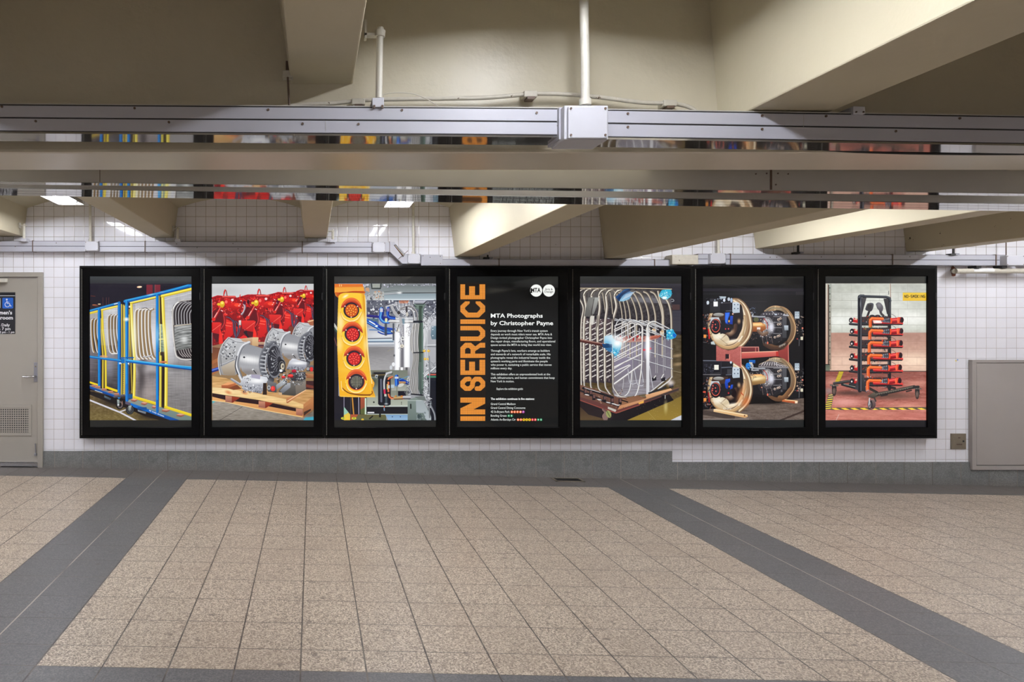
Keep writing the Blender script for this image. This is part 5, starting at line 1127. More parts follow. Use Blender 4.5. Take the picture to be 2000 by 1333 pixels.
    for x0, y0, x1, y1, w in ((690, 930, 1010, 775, 24), (700, 1040, 1130, 785, 26), (690, 830, 860, 760, 22), (720, 960, 1060, 920, 0), (940, 990, 1060, 925, 22), (860, 1140, 1210, 935, 26), (680, 1420, 1180, 1160, 28), (670, 1500, 1170, 1250, 20), (680, 1600, 1180, 1358, 30), (670, 1690, 960, 1560, 26), (680, 1780, 980, 1570, 22), (670, 1920, 1195, 1540, 36), (680, 1330, 960, 1180, 22), (640, 1650, 880, 1500, 18), (670, 1470, 900, 1340, 22), (780, 1080, 900, 1010, 20)):
        if w: c.line([(x0, y0), (x1, y1)], w, (232, 228, 224), (140, 132, 134), hl=(255, 255, 255))
    for x, yb, rr in ((1195, 2150, 0), (1060, 0, 1), (930, 0, 2)):
        if rr == 0: c.line([(1060, 800), (1130, 785), (1190, 830), (1210, 900), (1200, 1300), (1190, 1600), (1150, 1900), (1110, 2070), (1040, 2170), (960, 2180), (800, 2155)], 30, (226, 222, 216), (130, 122, 120), hl=(252, 252, 252), sm=True)
        else: c.line([(x - 60, 770 + rr * 4), (x, 790), (x + 8, 880), (x + 2, 1000)], 24, (220, 216, 210), (120, 112, 110), hl=(246, 246, 246), sm=True)
    c.line([(1010, 1700), (985, 1950), (940, 2080), (860, 2140), (700, 2130)], 28, (214, 212, 210), (120, 116, 118), hl=(244, 244, 246), sm=True); c.line([(860, 1820), (840, 2000), (780, 2090), (690, 2110)], 24, (200, 198, 200), (110, 106, 112), sm=True)
    for p in ([(1060, 1660), (1110, 1900), (1180, 1940), (1220, 1925)], [(940, 1640), (965, 1860), (1020, 1910), (1080, 1895)], [(1340, 1580), (1390, 1900), (1410, 2010)], [(1190, 1650), (1225, 1870)]): c.line(p, 18, (190, 190, 198), (110, 110, 120), hl=(226, 226, 230), sm=True)
    # wrap streaks on the lower part
    for k in range(44):
        y = 1850 + k * 8 + c.r.uniform(-5, 5); x = c.r.uniform(660, 1000); c.line([(x, y), (x + 250, y - 20 + c.r.uniform(-12, 12)), (x + c.r.uniform(300, 600), y - 30)], 5, (214, 214, 226), sm=True, al=.35)
    for k in range(30):
        x = c.r.uniform(1320, 1740); y = c.r.uniform(1150, 1900); c.line([(x, y), (x + 60, y - 30)], 4, (200, 200, 214), al=.3)
    c.line([(1300, 2100), (1420, 2010), (1640, 1830)], 24, (210, 208, 206), (120, 116, 118), hl=(244, 244, 244)); c.line([(1500, 2010), (1700, 1860), (1755, 1780)], 30, (216, 212, 206), (130, 124, 120), hl=(244, 244, 240)); 
    for x, y in ((1430, 1800), (1600, 1810), (1750, 1930)): c.poly([(x - 50, y), (x + 30, y - 30), (x + 36, y + 40), (x - 40, y + 60)], (28, 26, 34))
    c.glow(1730, 1890, 60, 50, (226, 216, 214), .9); c.line([(1450, 1760), (1420, 1800)], 18, (226, 224, 220)); c.line([(1600, 1730), (1560, 1800)], 18, (226, 224, 220))
    # centre white post
    c.line([(1300, 1200), (1300, 860), (1340, 780), (1400, 750), (1440, 755)], 36, (214, 212, 206), (130, 126, 124), hl=(248, 248, 246), sm=True); c.rect(1278, 1040, 1334, 2150, (232, 232, 236), (206, 206, 210)); c.glow(1305, 1200, 40, 260, (255, 255, 255), 1); c.rect(1230, 1440, 1278, 2000, (120, 110, 110), al=.5)
    # front uprights with bent tops
    for x, tx, ty in ((62, 120, 150), (115, 230, 150), (235, 370, 155), (372, 510, 155), (505, 640, 160), (650, 800, 165)):
        m = 46 if x > 100 else 30
        p = [(tx, ty), (tx - 60, ty + 20), (tx - 110, ty + 110), (x + 40 if x < 600 else x + 70, 480 if x < 600 else 470), (x + 12, 700), (x, 900), (x, 1400), (x + 4, 1850)]
        c.line([(a - m * .55, b) for a, b in p], 14, (44, 34, 34), sm=True); c.line(p, m, (206, 198, 184), (120, 108, 98), hl=(246, 240, 228), sm=True)
        c.line([(x + 4, 1850), (x + 12, 1960), (x + 50, 2030), (x + 130, 2070 + (x > 500) * 60), (x + 220, 2110 + (x > 500) * 40)], 32, (196, 190, 182), (100, 92, 90), hl=(236, 232, 224), sm=True)
        c.line([(tx + 10, ty), (tx - 70, ty + 40), (tx - 110, ty + 110)], 12, (30, 22, 24), sm=True)
    c.line([(645, 620), (665, 820), (655, 1000)], 20, (40, 34, 38)); c.line([(630, 1400), (640, 2080)], 16, (70, 64, 62))
    # grey blanket over the rails
    c.poly([(200, 295), (380, 295), (370, 420), (320, 560), (250, 660), (120, 650), (150, 480)], (122, 122, 118), (96, 94, 92)); c.poly([(320, 300), (400, 300), (340, 470), (300, 610), (250, 600), (290, 420)], (176, 178, 174), (120, 120, 118)); c.line([(300, 330), (270, 500), (250, 620)], 14, (52, 44, 44), sm=True); c.poly([(240, 640), (310, 640), (300, 760), (260, 820), (230, 760)], (214, 210, 202)); c.glow(290, 400, 90, 80, (150, 150, 146), .4)
    c.line([(370, 640), (360, 800), (330, 900)], 30, (176, 168, 156), (90, 82, 76), sm=True)
    c.line([(40, 125), (960, 122), (1750, 142)], 12, (226, 206, 170)); c.line([(40, 150), (900, 150)], 8, (110, 96, 84))
    for k in range(60): x = c.r.uniform(60, 1740); y = c.r.uniform(150, 760); c.line([(x, y), (x + c.r.uniform(-30, 50), y + c.r.uniform(20, 90))], 3, (214, 214, 216), al=.35)
    # blue tape patches
    c.poly([(700, 290), (860, 150), (960, 130), (980, 210), (860, 300), (770, 370)], (30, 84, 140), (30, 66, 116)); c.poly([(800, 270), (940, 180), (1040, 200), (960, 330), (850, 370), (780, 370)], (90, 130, 176), (150, 200, 226)); c.line([(770, 320), (840, 230), (960, 160)], 50, (20, 40, 76), sm=True, al=.7)
    for k in range(14): c.line([(820 + k * 12, 350 - k * 6), (900 + k * 14, 240 - k * 5)], 5, (214, 226, 236), al=.7)
    c.poly(c.cat([(1510, 270), (1560, 170), (1640, 150), (1740, 160), (1740, 270), (1660, 330), (1590, 330)]), (40, 170, 206), (120, 206, 226)); c.clutter(1540, 170, 1720, 300, 34, [(20, 140, 186), (120, 214, 236), (230, 246, 250)], 8, 28, 'bl'); c.ell(1615, 305, 40, 26, (240, 250, 252)); c.line([(1740, 330), (1780, 335), (1790, 365), (1750, 375)], 8, (206, 210, 214), sm=True)
    c.poly([(1640, 900), (1780, 895), (1800, 940), (1845, 1000), (1820, 1050), (1740, 1080), (1650, 1075)], (30, 160, 206), (60, 176, 214)); c.clutter(1650, 900, 1760, 1060, 30, [(90, 200, 226), (16, 130, 190), (180, 230, 240)], 8, 30, 'bl'); c.poly([(1780, 960), (1845, 1000), (1800, 1060), (1770, 1010)], (10, 100, 200)); c.poly([(1630, 900), (1650, 900), (1655, 1060), (1635, 1050)], (14, 40, 60))
    c.line([(40, 1100), (250, 1140), (470, 1180)], 60, (112, 62, 54), (70, 36, 34)); c.line([(40, 1080), (470, 1160)], 12, (190, 150, 136))
    for x in (90, 200, 290, 400): c.ell(x, 1115 + x * .16, 10, 10, (40, 24, 26))
    c.poly([(450, 1160), (640, 1170), (640, 1230), (480, 1240)], (14, 70, 124), (20, 60, 100)); c.poly([(500, 1020), (640, 990), (640, 1170), (490, 1150)], (190, 222, 240), (110, 180, 216)); c.poly([(500, 1240), (640, 1230), (640, 1333), (560, 1300)], (50, 110, 160))
    c.poly([(640, 1040), (700, 1100), (820, 1140), (800, 1240), (760, 1333), (710, 1395), (650, 1340)], (120, 200, 226), (60, 160, 206)); c.glow(740, 1150, 100, 80, (255, 255, 255), 1); c.clutter(650, 1200, 780, 1370, 26, [(190, 230, 240), (20, 150, 200), (90, 190, 220)], 8, 30, 'bl'); c.glow(700, 1050, 140, 60, (240, 246, 250), .7)
    # trolley deck
    c.o = 1333
    c.poly([(40, 590), (400, 700), (760, 830), (1000, 830), (1300, 830), (1700, 690), (1880, 640), (1885, 690), (730, 1110), (540, 1040), (40, 870)], (120, 84, 70), (96, 62, 52)); c.poly([(780, 985), (1280, 840), (1260, 780), (1730, 660), (1760, 690), (1230, 880), (1240, 900), (740, 1060)], (226, 176, 130), (190, 130, 92)); c.poly([(820, 860), (1120, 790), (1270, 850), (800, 980)], (130, 90, 66), (150, 104, 76)); c.region([(40, 590), (1880, 640), (730, 1110), (40, 870)]); c.clutter(40, 620, 1000, 1040, 60, [(70, 50, 50), (170, 130, 110), (214, 196, 180), (110, 76, 66)], 8, 26, 'bl'); c.free()
    c.poly([(40, 820), (380, 920), (720, 1070), (1230, 900), (1880, 660), (1885, 700), (1240, 940), (725, 1125), (40, 880)], (84, 60, 60), (110, 56, 52)); c.line([(40, 880), (500, 1050), (715, 1120), (1150, 970)], 16, (150, 76, 66)); c.poly([(560, 1000), (720, 1060), (700, 1100), (560, 1040)], (196, 190, 180)); c.poly([(1130, 930), (1230, 890), (1230, 930), (1140, 955)], (236, 176, 80)); c.poly([(1240, 895), (1885, 655), (1885, 690), (1300, 890)], (58, 52, 52))
    c.line([(40, 700), (260, 790), (480, 900), (760, 985)], 36, (40, 34, 38)); c.line([(100, 655), (400, 745), (650, 830)], 44, (40, 36, 42), (20, 18, 24)); c.line([(130, 650), (420, 735)], 10, (226, 220, 216))
    for x, y in ((140, 720), (240, 745), (300, 820), (500, 850), (640, 890), (790, 900)): c.rect(x - 30, y - 50, x + 30, y + 60, (44, 38, 42), (24, 20, 26)); c.rect(x - 14, y - 40, x + 24, y + 20, (140, 96, 90), al=.7)
    for x, y in ((170, 780), (400, 870), (570, 925), (670, 950), (730, 970)): c.ell(x, y, 46, 10, (226, 222, 220), 12)
    c.line([(820, 880), (930, 915)], 22, (30, 22, 24)); c.line([(1330, 750), (1500, 690), (1640, 640)], 34, (40, 40, 46))
    c.line([(475, 1050), (520, 1110), (480, 1180), (520, 1262)], 50, (150, 118, 110), (90, 60, 60), sm=True); c.ell(520, 1180, 46, 90, (130, 104, 98)); c.ell(575, 1140, 46, 72, (150, 156, 96), -20); c.line([(540, 1080), (600, 1190)], 14, (90, 96, 60)); c.rect(1560, 790, 1620, 850, (20, 16, 22)); c.line([(1630, 790), (1628, 850)], 12, (196, 196, 190))
    c.bars(-200); c.rect(0, -95, 2000, 40, (50, 52, 52), (38, 38, 38)); c.rect(0, 40, 2000, 120, (56, 54, 62), (44, 42, 50))  # top bar grey includes a painted room reflection
    return c.done()


def pic_wheels():
    """two stacked wheel sets on a red frame"""
    c = Cv((14, 12, 16), seed=41, u0=34, u1=1931)
    c.rect(0, -95, 2000, 520, (24, 24, 26), (16, 14, 18)); c.rect(40, 130, 1925, 185, (38, 36, 44)); c.rect(40, 200, 1780, 250, (28, 27, 32)); c.line([(380, 45), (860, 120)], 18, (34, 34, 36)); c.rect(1780, 190, 1930, 250, (42, 42, 46)); c.line([(800, 372), (1240, 372)], 6, (48, 46, 52)); c.line([(235, 0), (235, 130)], 6, (14, 12, 14)); c.ell(960, 85, 50, 24, (12, 10, 12))
    c.o = 1333
    c.poly([(40, 1060), (240, 1040), (900, 960), (1940, 840), (1940, 1262), (40, 1262)], (96, 82, 74), (108, 94, 86)); c.region([(40, 1060), (240, 1040), (900, 960), (1940, 840), (1940, 1262), (40, 1262)]); c.grain(0, 800, 2000, 1262, 120, 16, 10, 3); c.grain(0, 800, 2000, 1262, 20, 10, 6, 9); c.line([(1480, 1262), (1940, 1080)], 34, (60, 46, 42)); c.line([(40, 1110), (300, 1150), (600, 1200)], 90, (54, 44, 42), al=.7); c.line([(60, 1235), (900, 1235)], 26, (150, 138, 134), al=.6); c.glow(1150, 1000, 260, 60, (120, 106, 96), .5); c.free()
    c.poly([(900, 950), (1480, 930), (1560, 860), (900, 800)], (10, 8, 10)); c.glow(1240, 900, 300, 50, (8, 6, 8), .9)
    T0, T1, T2, T3 = (196, 172, 136), (120, 92, 66), (240, 226, 196), (70, 48, 36)

    def wheelset(o, low):
        c.o = o
        K = (18, 17, 22)
        # far side bits behind right wheel
        c.clutter(1760, 620, 1930, 1080, 70, [(60, 58, 62), (24, 22, 28), (110, 106, 104), (180, 150, 130)], 8, 26, 'ble'); c.rect(1760, 560, 1845, 690, (170, 184, 196), (196, 206, 214))
        for x in (1785, 1825):
            for y in (590, 640): c.ell(x, y, 7, 7, (60, 70, 80))
        c.line([(1845, 1080), (1840, 1200)], 8, (120, 124, 130)); c.rect(1870, 1030, 1915, 1090, (220, 214, 190)); c.ell(1805, 1070, 10, 12, (200, 40, 40)); c.ell(1905, 870, 16, 16, (230, 130, 110))
        # right wheel
        c.ell(1470, 865, 318, 412, (26, 20, 20)); c.ell(1465, 865, 315, 408, (172, 138, 100), c2=(96, 66, 46), inner=.66)
        c.ell(1440, 865, 250, 330, (14, 12, 16)); c.line(c.cat([(1200, 550), (1300, 480), (1420, 458), (1560, 500), (1680, 620), (1760, 780), (1775, 900), (1740, 1050), (1650, 1170)]), 22, (230, 198, 150), (150, 110, 76)); c.line(c.cat([(1500, 500), (1600, 580), (1690, 760), (1700, 900), (1640, 1060)]), 60, (146, 128, 104), (110, 88, 66), al=.8); c.line([(1398, 465), (1392, 530)], 24, (214, 190, 146)); c.line(c.cat([(1230, 540), (1330, 500), (1400, 500), (1500, 520)]), 40, (150, 138, 112), al=.8)
        c.ell(1440, 870, 245, 325, (14, 12, 16)); c.line(c.cat([(1200, 1170), (1330, 1240), (1480, 1240), (1600, 1150)]), 70, (86, 60, 44), (60, 40, 32)) if not low else c.line(c.cat([(1480, 1200), (1560, 1190), (1680, 1050)]), 80, (150, 108, 70), (96, 62, 40))
        for k in range(6): c.line([(1470 + k * 20, 1225 - k * 9 + (k % 2) * 8), (1480 + k * 20, 1190 - k * 8)], 7, (206, 206, 196)) if not low else c.line([(1290 + k * 34, 470 + (k % 2) * 10 - 5), (1300 + k * 34, 500)], 8, (200, 200, 190))
        # gearbox
        gb = [(1100, 640), (1180, 570), (1340, 545), (1530, 590), (1640, 625), (1600, 680), (1600, 1060), (1520, 1100), (1400, 1170), (1200, 1160), (1080, 1020), (1040, 800)]
        c.poly(gb, (52, 48, 54), (28, 25, 30)); c.region(gb); c.clutter(1080, 640, 1600, 1160, 90, [(28, 26, 32), (60, 58, 64), (40, 38, 44), (90, 88, 92)], 10, 34, 'bl'); c.free()
        if low:
            c.poly([(1080, 590), (1200, 530), (1310, 510), (1400, 540), (1640, 620), (1630, 650), (1400, 640), (1080, 615)], (96, 88, 92), (70, 64, 68)); c.line(c.cat([(1100, 580), (1230, 525), (1310, 512), (1440, 545), (1630, 620)]), 14, (176, 160, 140))
            for k in range(7): c.line([(1140 + k * 48, 600), (1180 + k * 40, 545)], 14, (206, 200, 202))
            for k in range(4): c.line([(1440 + k * 50, 620), (1370 + k * 40, 550 + k * 14)], 10, (190, 184, 188))
            c.line([(1090, 625), (1640, 640)], 18, (150, 146, 150))
        else:
            c.poly([(1120, 610), (1200, 565), (1340, 545), (1480, 575), (1640, 615), (1630, 645), (1130, 630)], (66, 62, 70)); 
            for k in range(9): c.ell(1180 + k * 55, 606, 11, 9, (196, 194, 196))
            c.line([(1330, 550), (1400, 620)], 8, (220, 220, 222)); c.line([(1550, 625), (1640, 635)], 24, (190, 192, 200)); c.rect(1385, 600, 1430, 630, (190, 200, 216))
        c.rect(1530, 650, 1608, 1050, (84, 84, 90), (60, 60, 64)); c.poly([(1560, 820), (1640, 820), (1640, 910), (1570, 910)], (196, 206, 214), (140, 150, 158)); c.rect(1370, 640, 1380, 1160, (24, 22, 28))
        for y in (655, 760, 860, 970): c.line([(1365, y), (1515, y)], 12, (130, 128, 132))
        for x, y in ((1455, 710), (1495, 690), (1450, 800), (1490, 795), (1390, 1040), (1445, 1020), (1475, 1010)): c.ell(x, y, 22, 22, (206, 190, 176)); c.ell(x + 4, y + 4, 11, 11, (90, 60, 50))
        for p in ([(1150, 1000), (1170, 1150)], [(1230, 1040), (1260, 1160)], [(1320, 1020), (1350, 1150)]): c.line(p, 5, (150, 130, 120))
        c.ell(1255, 1145, 14, 24, (236, 120, 90)); c.ell(1142, 1010, 12, 12, (220, 120, 90))
        # bearing cap of the axle
        c.ell(1250, 850, 118, 190, (128, 126, 130), c2=(70, 66, 70)); c.ell(1245, 840, 80, 150, (190, 190, 194), c2=(110, 104, 106)); c.clutter(1120, 660, 1340, 1040, 44, [(220, 218, 220), (90, 84, 88), (40, 36, 42), (206, 180, 160)], 8, 24, 'ber'); c.glow(1325, 850, 50, 80, (230, 230, 244), .95); c.line(c.cat([(1180, 690), (1230, 750), (1255, 830), (1245, 880)]), 12, (190, 50, 44)); c.line([(960, 650), (1080, 660), (1200, 660)], 30, (196, 200, 206), (110, 112, 120)); c.ell(955, 610, 34, 44, (190, 194, 200), inner=.5)
        # copper axle
        c.poly([(930, 765), (1130, 760), (1210, 800), (1225, 880), (1160, 935), (930, 935)], (222, 142, 76), (130, 66, 30)); c.line([(930, 800), (1130, 790)], 46, (246, 190, 120), al=.9) ; c.glow(1060, 810, 120, 22, (255, 224, 160), .8)
        if low: c.poly([(930, 835), (1130, 790), (1225, 830), (1210, 930), (930, 980)], (226, 190, 124), (120, 84, 44)); c.glow(1050, 850, 130, 30, (255, 236, 190), .9, -8)
        else: c.rect(1055, 855, 1120, 895, (240, 226, 216)); c.line(c.cat([(1080, 920), (1160, 990), (1240, 960)]), 60, (150, 120, 100), (90, 66, 54))
        if low:
            c.rect(905, 500, 1025, 560, (20, 110, 200), (16, 70, 150)); c.rect(910, 540, 970, 570, (206, 200, 180)); c.ell(890, 610, 46, 60, (30, 120, 206)); c.clutter(850, 560, 940, 680, 14, [(120, 180, 226), (10, 60, 140)], 8, 20, 'bl'); c.line(c.cat([(950, 600), (980, 640), (960, 690), (1080, 690)]), 24, (206, 210, 214), (120, 120, 126)); c.clutter(900, 720, 1040, 820, 24, [(90, 88, 92), (170, 160, 150), (50, 46, 50)], 8, 24, 'rlw')
        else: c.ell(1040, 710, 50, 44, (90, 92, 60)); c.clutter(930, 480, 1060, 620, 26, [(40, 44, 60), (120, 140, 170), (24, 22, 28)], 8, 20); c.clutter(900, 950, 1070, 1150, 30, [(30, 28, 34), (60, 50, 56), (110, 90, 80)], 8, 22)
        # left wheel: tread rim from behind then face
        if low: c.o = o + 225
        c.ell(600, 770, 368, 462, (150, 108, 70), c2=(110, 70, 44), rot=-6)
        c.ell(560, 790, 395, 492, (214, 196, 166), c2=(176, 140, 96), rot=-4) if False else None
        rim = c.cat([(640, 335), (720, 350), (820, 430), (905, 580), (945, 760), (945, 900), (900, 1040), (820, 1150), (740, 1220)])
        c.line(rim, 60, (196, 168, 130), (110, 80, 56), hl=(244, 230, 200)); c.line(rim, 8, (250, 236, 206), al=.8)
        c.ell(520, 790, 385, 480, (206, 186, 150), c2=(200, 160, 112)); c.ell(510, 790, 330, 420, (236, 224, 200), c2=(226, 196, 156), inner=.0); c.ell(505, 792, 318, 408, (120, 96, 74), inner=.955); c.ell(520, 790, 383, 478, (150, 118, 84), inner=.965)
        c.line(c.cat([(650, 360), (760, 440), (830, 600), (850, 780), (820, 960), (740, 1100)]), 76, (206, 178, 140), (150, 116, 84), hl=(250, 240, 216)); c.line([(790, 660), (830, 640), (840, 780), (790, 1000)], 30, (222, 196, 150), (150, 116, 80))
        c.ell(490, 780, 300, 330, (66, 44, 34)); c.poly(c.cat([(520, 560), (740, 420), (800, 620), (770, 860), (700, 1040), (620, 1090), (520, 1080), (470, 980)]), (24, 16, 18)); c.line(c.cat([(660, 820), (640, 920), (540, 1000), (470, 960)]), 70, (96, 66, 50), (50, 32, 26)); c.glow(560, 940, 60, 50, (190, 160, 130), .8); c.glow(720, 740, 26, 40, (230, 190, 140), .8)
        c.poly(c.cat([(210, 960), (300, 950), (470, 990), (540, 1080), (500, 1180), (380, 1180), (270, 1110)]), (226, 214, 186), (206, 180, 140)); c.line([(380, 1080), (480, 990)], 14, (150, 120, 90)); c.line([(300, 1010), (500, 1170)], 10, (150, 126, 96)); c.glow(330, 1030, 80, 50, (250, 244, 226), .9); c.glow(600, 1110, 120, 30, (250, 240, 220), .8, -10)
        if low: c.ell(600, 860, 130, 60, (24, 12, 16), 60); c.ell(500, 900, 40, 40, (20, 14, 16)); c.ell(500, 895, 16, 14, (236, 230, 226)); c.glow(760, 900, 50, 160, (226, 150, 90), .7, 20); c.line([(760, 885), (800, 930)], 14, (190, 60, 30)); c.glow(850, 1050, 60, 90, (226, 110, 50), .6, 30)
        if low: [c.line([(430 + k * 26, 1190 + (k % 2) * 6), (440 + k * 26, 1160 + (k % 3) * 6)], 9, (240, 236, 226)) for k in range(6)]
        # black suspension block
        c.clutter(40, 600, 230, 1140, 60, [(30, 28, 34), (60, 56, 62), (100, 96, 100), (150, 80, 60)], 10, 34, 'ble')
        c.poly([(40, 430), (110, 330), (350, 270), (600, 300), (610, 400), (600, 580), (240, 590), (40, 600)], (22, 21, 28), (16, 15, 20)); c.rect(180, 320, 370, 580, (52, 52, 58), (38, 37, 42)); c.poly([(350, 275), (480, 280), (470, 320), (370, 320)], (176, 190, 200)); c.clutter(100, 290, 600, 420, 30, [(70, 76, 86), (24, 24, 30), (150, 160, 176)], 8, 26, 'bl'); c.rect(245, 375, 325, 465, (250, 250, 252)); c.rect(385, 410, 590, 540, (24, 22, 30)); c.line([(390, 405), (590, 395)], 8, (96, 90, 96)); c.line([(560, 400), (560, 560)], 5, (70, 66, 74)); c.ell(445, 350, 22, 30, (226, 232, 244)); c.ell(530, 330, 24, 34, (190, 200, 210)); c.ell(580, 350, 22, 44, (170, 190, 216)); c.ell(140, 395, 24, 36, (206, 216, 226)); c.line([(480, 550), (580, 545)], 16, (90, 96, 110))
        if low: c.poly([(40, 270), (580, 290), (610, 345), (600, 475), (40, 535)], (26, 25, 34), (18, 17, 24)); c.line([(40, 285), (560, 290)], 16, (110, 116, 130)); c.line([(40, 545), (380, 545)], 10, (130, 126, 130)); c.rect(258, 365, 340, 455, (240, 238, 226)); c.line([(385, 295), (385, 555)], 12, (50, 50, 62)); c.line([(400, 415), (590, 405)], 20, (90, 96, 110)); c.rect(500, 445, 600, 535, (56, 56, 62)); c.ell(570, 315, 20, 26, (206, 220, 232)); c.clutter(50, 335, 240, 515, 20, [(60, 62, 78), (90, 92, 106)], 8, 22, 'bl')
        y = 0 if not low else 22
        c.poly([(600, 385 + y), (700, 385 + y), (735, 420 + y), (735, 580 + y), (610, 590 + y), (595, 560 + y)], (206, 216, 226), (180, 194, 206))
        for x in (638, 700):
            for yy in (432, 505): c.ell(x, yy + y, 11, 11, (52, 70, 96))
        y = 0 if not low else -80
        c.ell(340, 620, 100, 34, (190, 190, 186), c2=(110, 108, 106))
        y = 0 if not low else -60 + 60 * 0
        c.poly([(200, 670), (345, 670), (400, 820), (405, 870), (165, 860)], (200, 206, 214), (160, 168, 178))
        q = 0 if not low else 200
        return q

    for o, low in ((0, False), (965, True)):
        wheelset(o, low)
        c.o = o + (225 if low else 0)
        # axle-box end cap, blue bracket (drawn last, nearer)
        cy = 830 if not low else 825
        c.ell(285, cy + 10, 105, 145, (20, 19, 26)); c.ell(285, cy - 5, 84, 124, (226, 96, 76), inner=.88); c.ell(270, cy - 15, 66, 100, (40, 40, 52)); c.ell(264, cy - 15, 46, 76, (24, 24, 34))
        for x, yy in ((236, -70), (280, -30), (230, -20), (225, 15), (290, 30)): c.ell(x, cy + yy, 13, 14, (222, 96, 84))
        for x in (178, 385): c.ell(x, cy + 4, 16, 20, (60, 70, 84))
        c.poly([(390, cy - 110), (470, cy - 110), (600, cy + 40), (560, cy + 110), (370, cy + 150), (380, cy)], (26, 25, 32))
        y = 0 if not low else 245
        B1, B2 = (34, 88, 210), (20, 50, 150)
        if not low:
            c.poly([(460, 580), (550, 575), (545, 640), (520, 690), (520, 790), (600, 800), (610, 640), (560, 640), (545, 760), (530, 800), (470, 790), (455, 700)], B1, B2); c.poly([(470, 590), (540, 580), (510, 700), (500, 780), (465, 760)], (56, 116, 230)); c.ell(535, 740, 14, 22, (240, 180, 40)); c.ell(605, 605, 14, 14, (255, 200, 180)); c.ell(470, 885, 12, 14, (220, 60, 70)); c.ell(525, 882, 12, 14, (230, 70, 80))
        else:
            c.poly([(470, 635), (555, 620), (555, 675), (510, 705), (520, 765), (505, 820), (470, 795), (455, 705)], B1, B2); c.poly([(575, 735), (610, 735), (600, 805), (550, 825), (560, 765)], B1, B2); c.ell(540, 770, 14, 18, (200, 120, 70)); c.ell(525, 890, 14, 16, (200, 44, 50))
        c.line([(150, cy + 60), (165, cy + 170), (165, cy + 230)], 24, (206, 40, 40) if not low else (150, 24, 34)); c.rect(60, cy + 160, 110, cy + 220, (236, 150, 70)); c.rect(40, cy + 30, 100, cy + 60, (210, 80, 60))
        if not low: c.poly([(195, 1130), (250, 1110), (280, 1180), (200, 1170)], (196, 206, 206))
    # red frame between the sets
    c.o = 0
    RR, R2 = (176, 92, 84), (150, 66, 60)
    fr = [(295, 1190), (395, 1250), (520, 1285), (640, 1260), (740, 1205), (765, 1215), (765, 1600), (740, 1600), (590, 1490), (295, 1480)]
    c.poly(fr, (190, 104, 98), (170, 88, 82)); c.line([(756, 1210), (760, 1590)], 16, (226, 150, 136))
    c.region(fr); c.grain(290, 1180, 770, 1600, 14, 14, 6, 1); c.free()
    c.rect(468, 1353, 545, 1455, (36, 20, 28)); c.rect(535, 1355, 552, 1460, (226, 140, 124)); c.rect(480, 1440, 552, 1456, (214, 124, 110))
    c.poly([(775, 1222), (1090, 1222), (1090, 1320), (775, 1330)], (120, 52, 52), (96, 40, 44)); c.line([(775, 1224), (1085, 1222), (1090, 1320)], 14, (222, 150, 136)); c.line([(1030, 1230), (1030, 1320)], 12, (206, 120, 110))
    c.poly([(770, 1325), (1440, 1300), (1460, 1390), (770, 1440)], (222, 116, 104), (176, 70, 66)); c.line([(775, 1325), (1440, 1300)], 14, (250, 190, 160)); c.poly([(1410, 1305), (1450, 1305), (1470, 1400), (1410, 1395)], (190, 50, 44))
    c.poly([(1450, 1290), (1560, 1260), (1640, 1170), (1648, 1510), (1560, 1440), (1460, 1400)], (160, 66, 60), (132, 52, 50)); c.line([(1640, 1185), (1646, 1505)], 12, (230, 140, 124))
    # timber chocks
    c.o = 1333
    c.poly([(245, 1050), (300, 1040), (880, 1150), (885, 1190), (830, 1210), (245, 1095)], (240, 206, 156), (214, 164, 110)); c.line([(260, 1055), (860, 1160)], 14, (252, 232, 190)); c.ell(825, 1170, 14, 16, (120, 70, 44)); c.poly([(1530, 880), (1570, 865), (1815, 890), (1815, 930), (1770, 945), (1520, 905)], (222, 120, 66), (150, 70, 44)); c.line([(1580, 872), (1810, 898)], 16, (250, 206, 150)); c.rect(1765, 900, 1812, 938, (250, 226, 196))
    c.bars(-200, 1245 + 1333, (30, 32, 32)); c.rect(0, -95, 2000, -60, (34, 35, 34)); 
    return c.done()


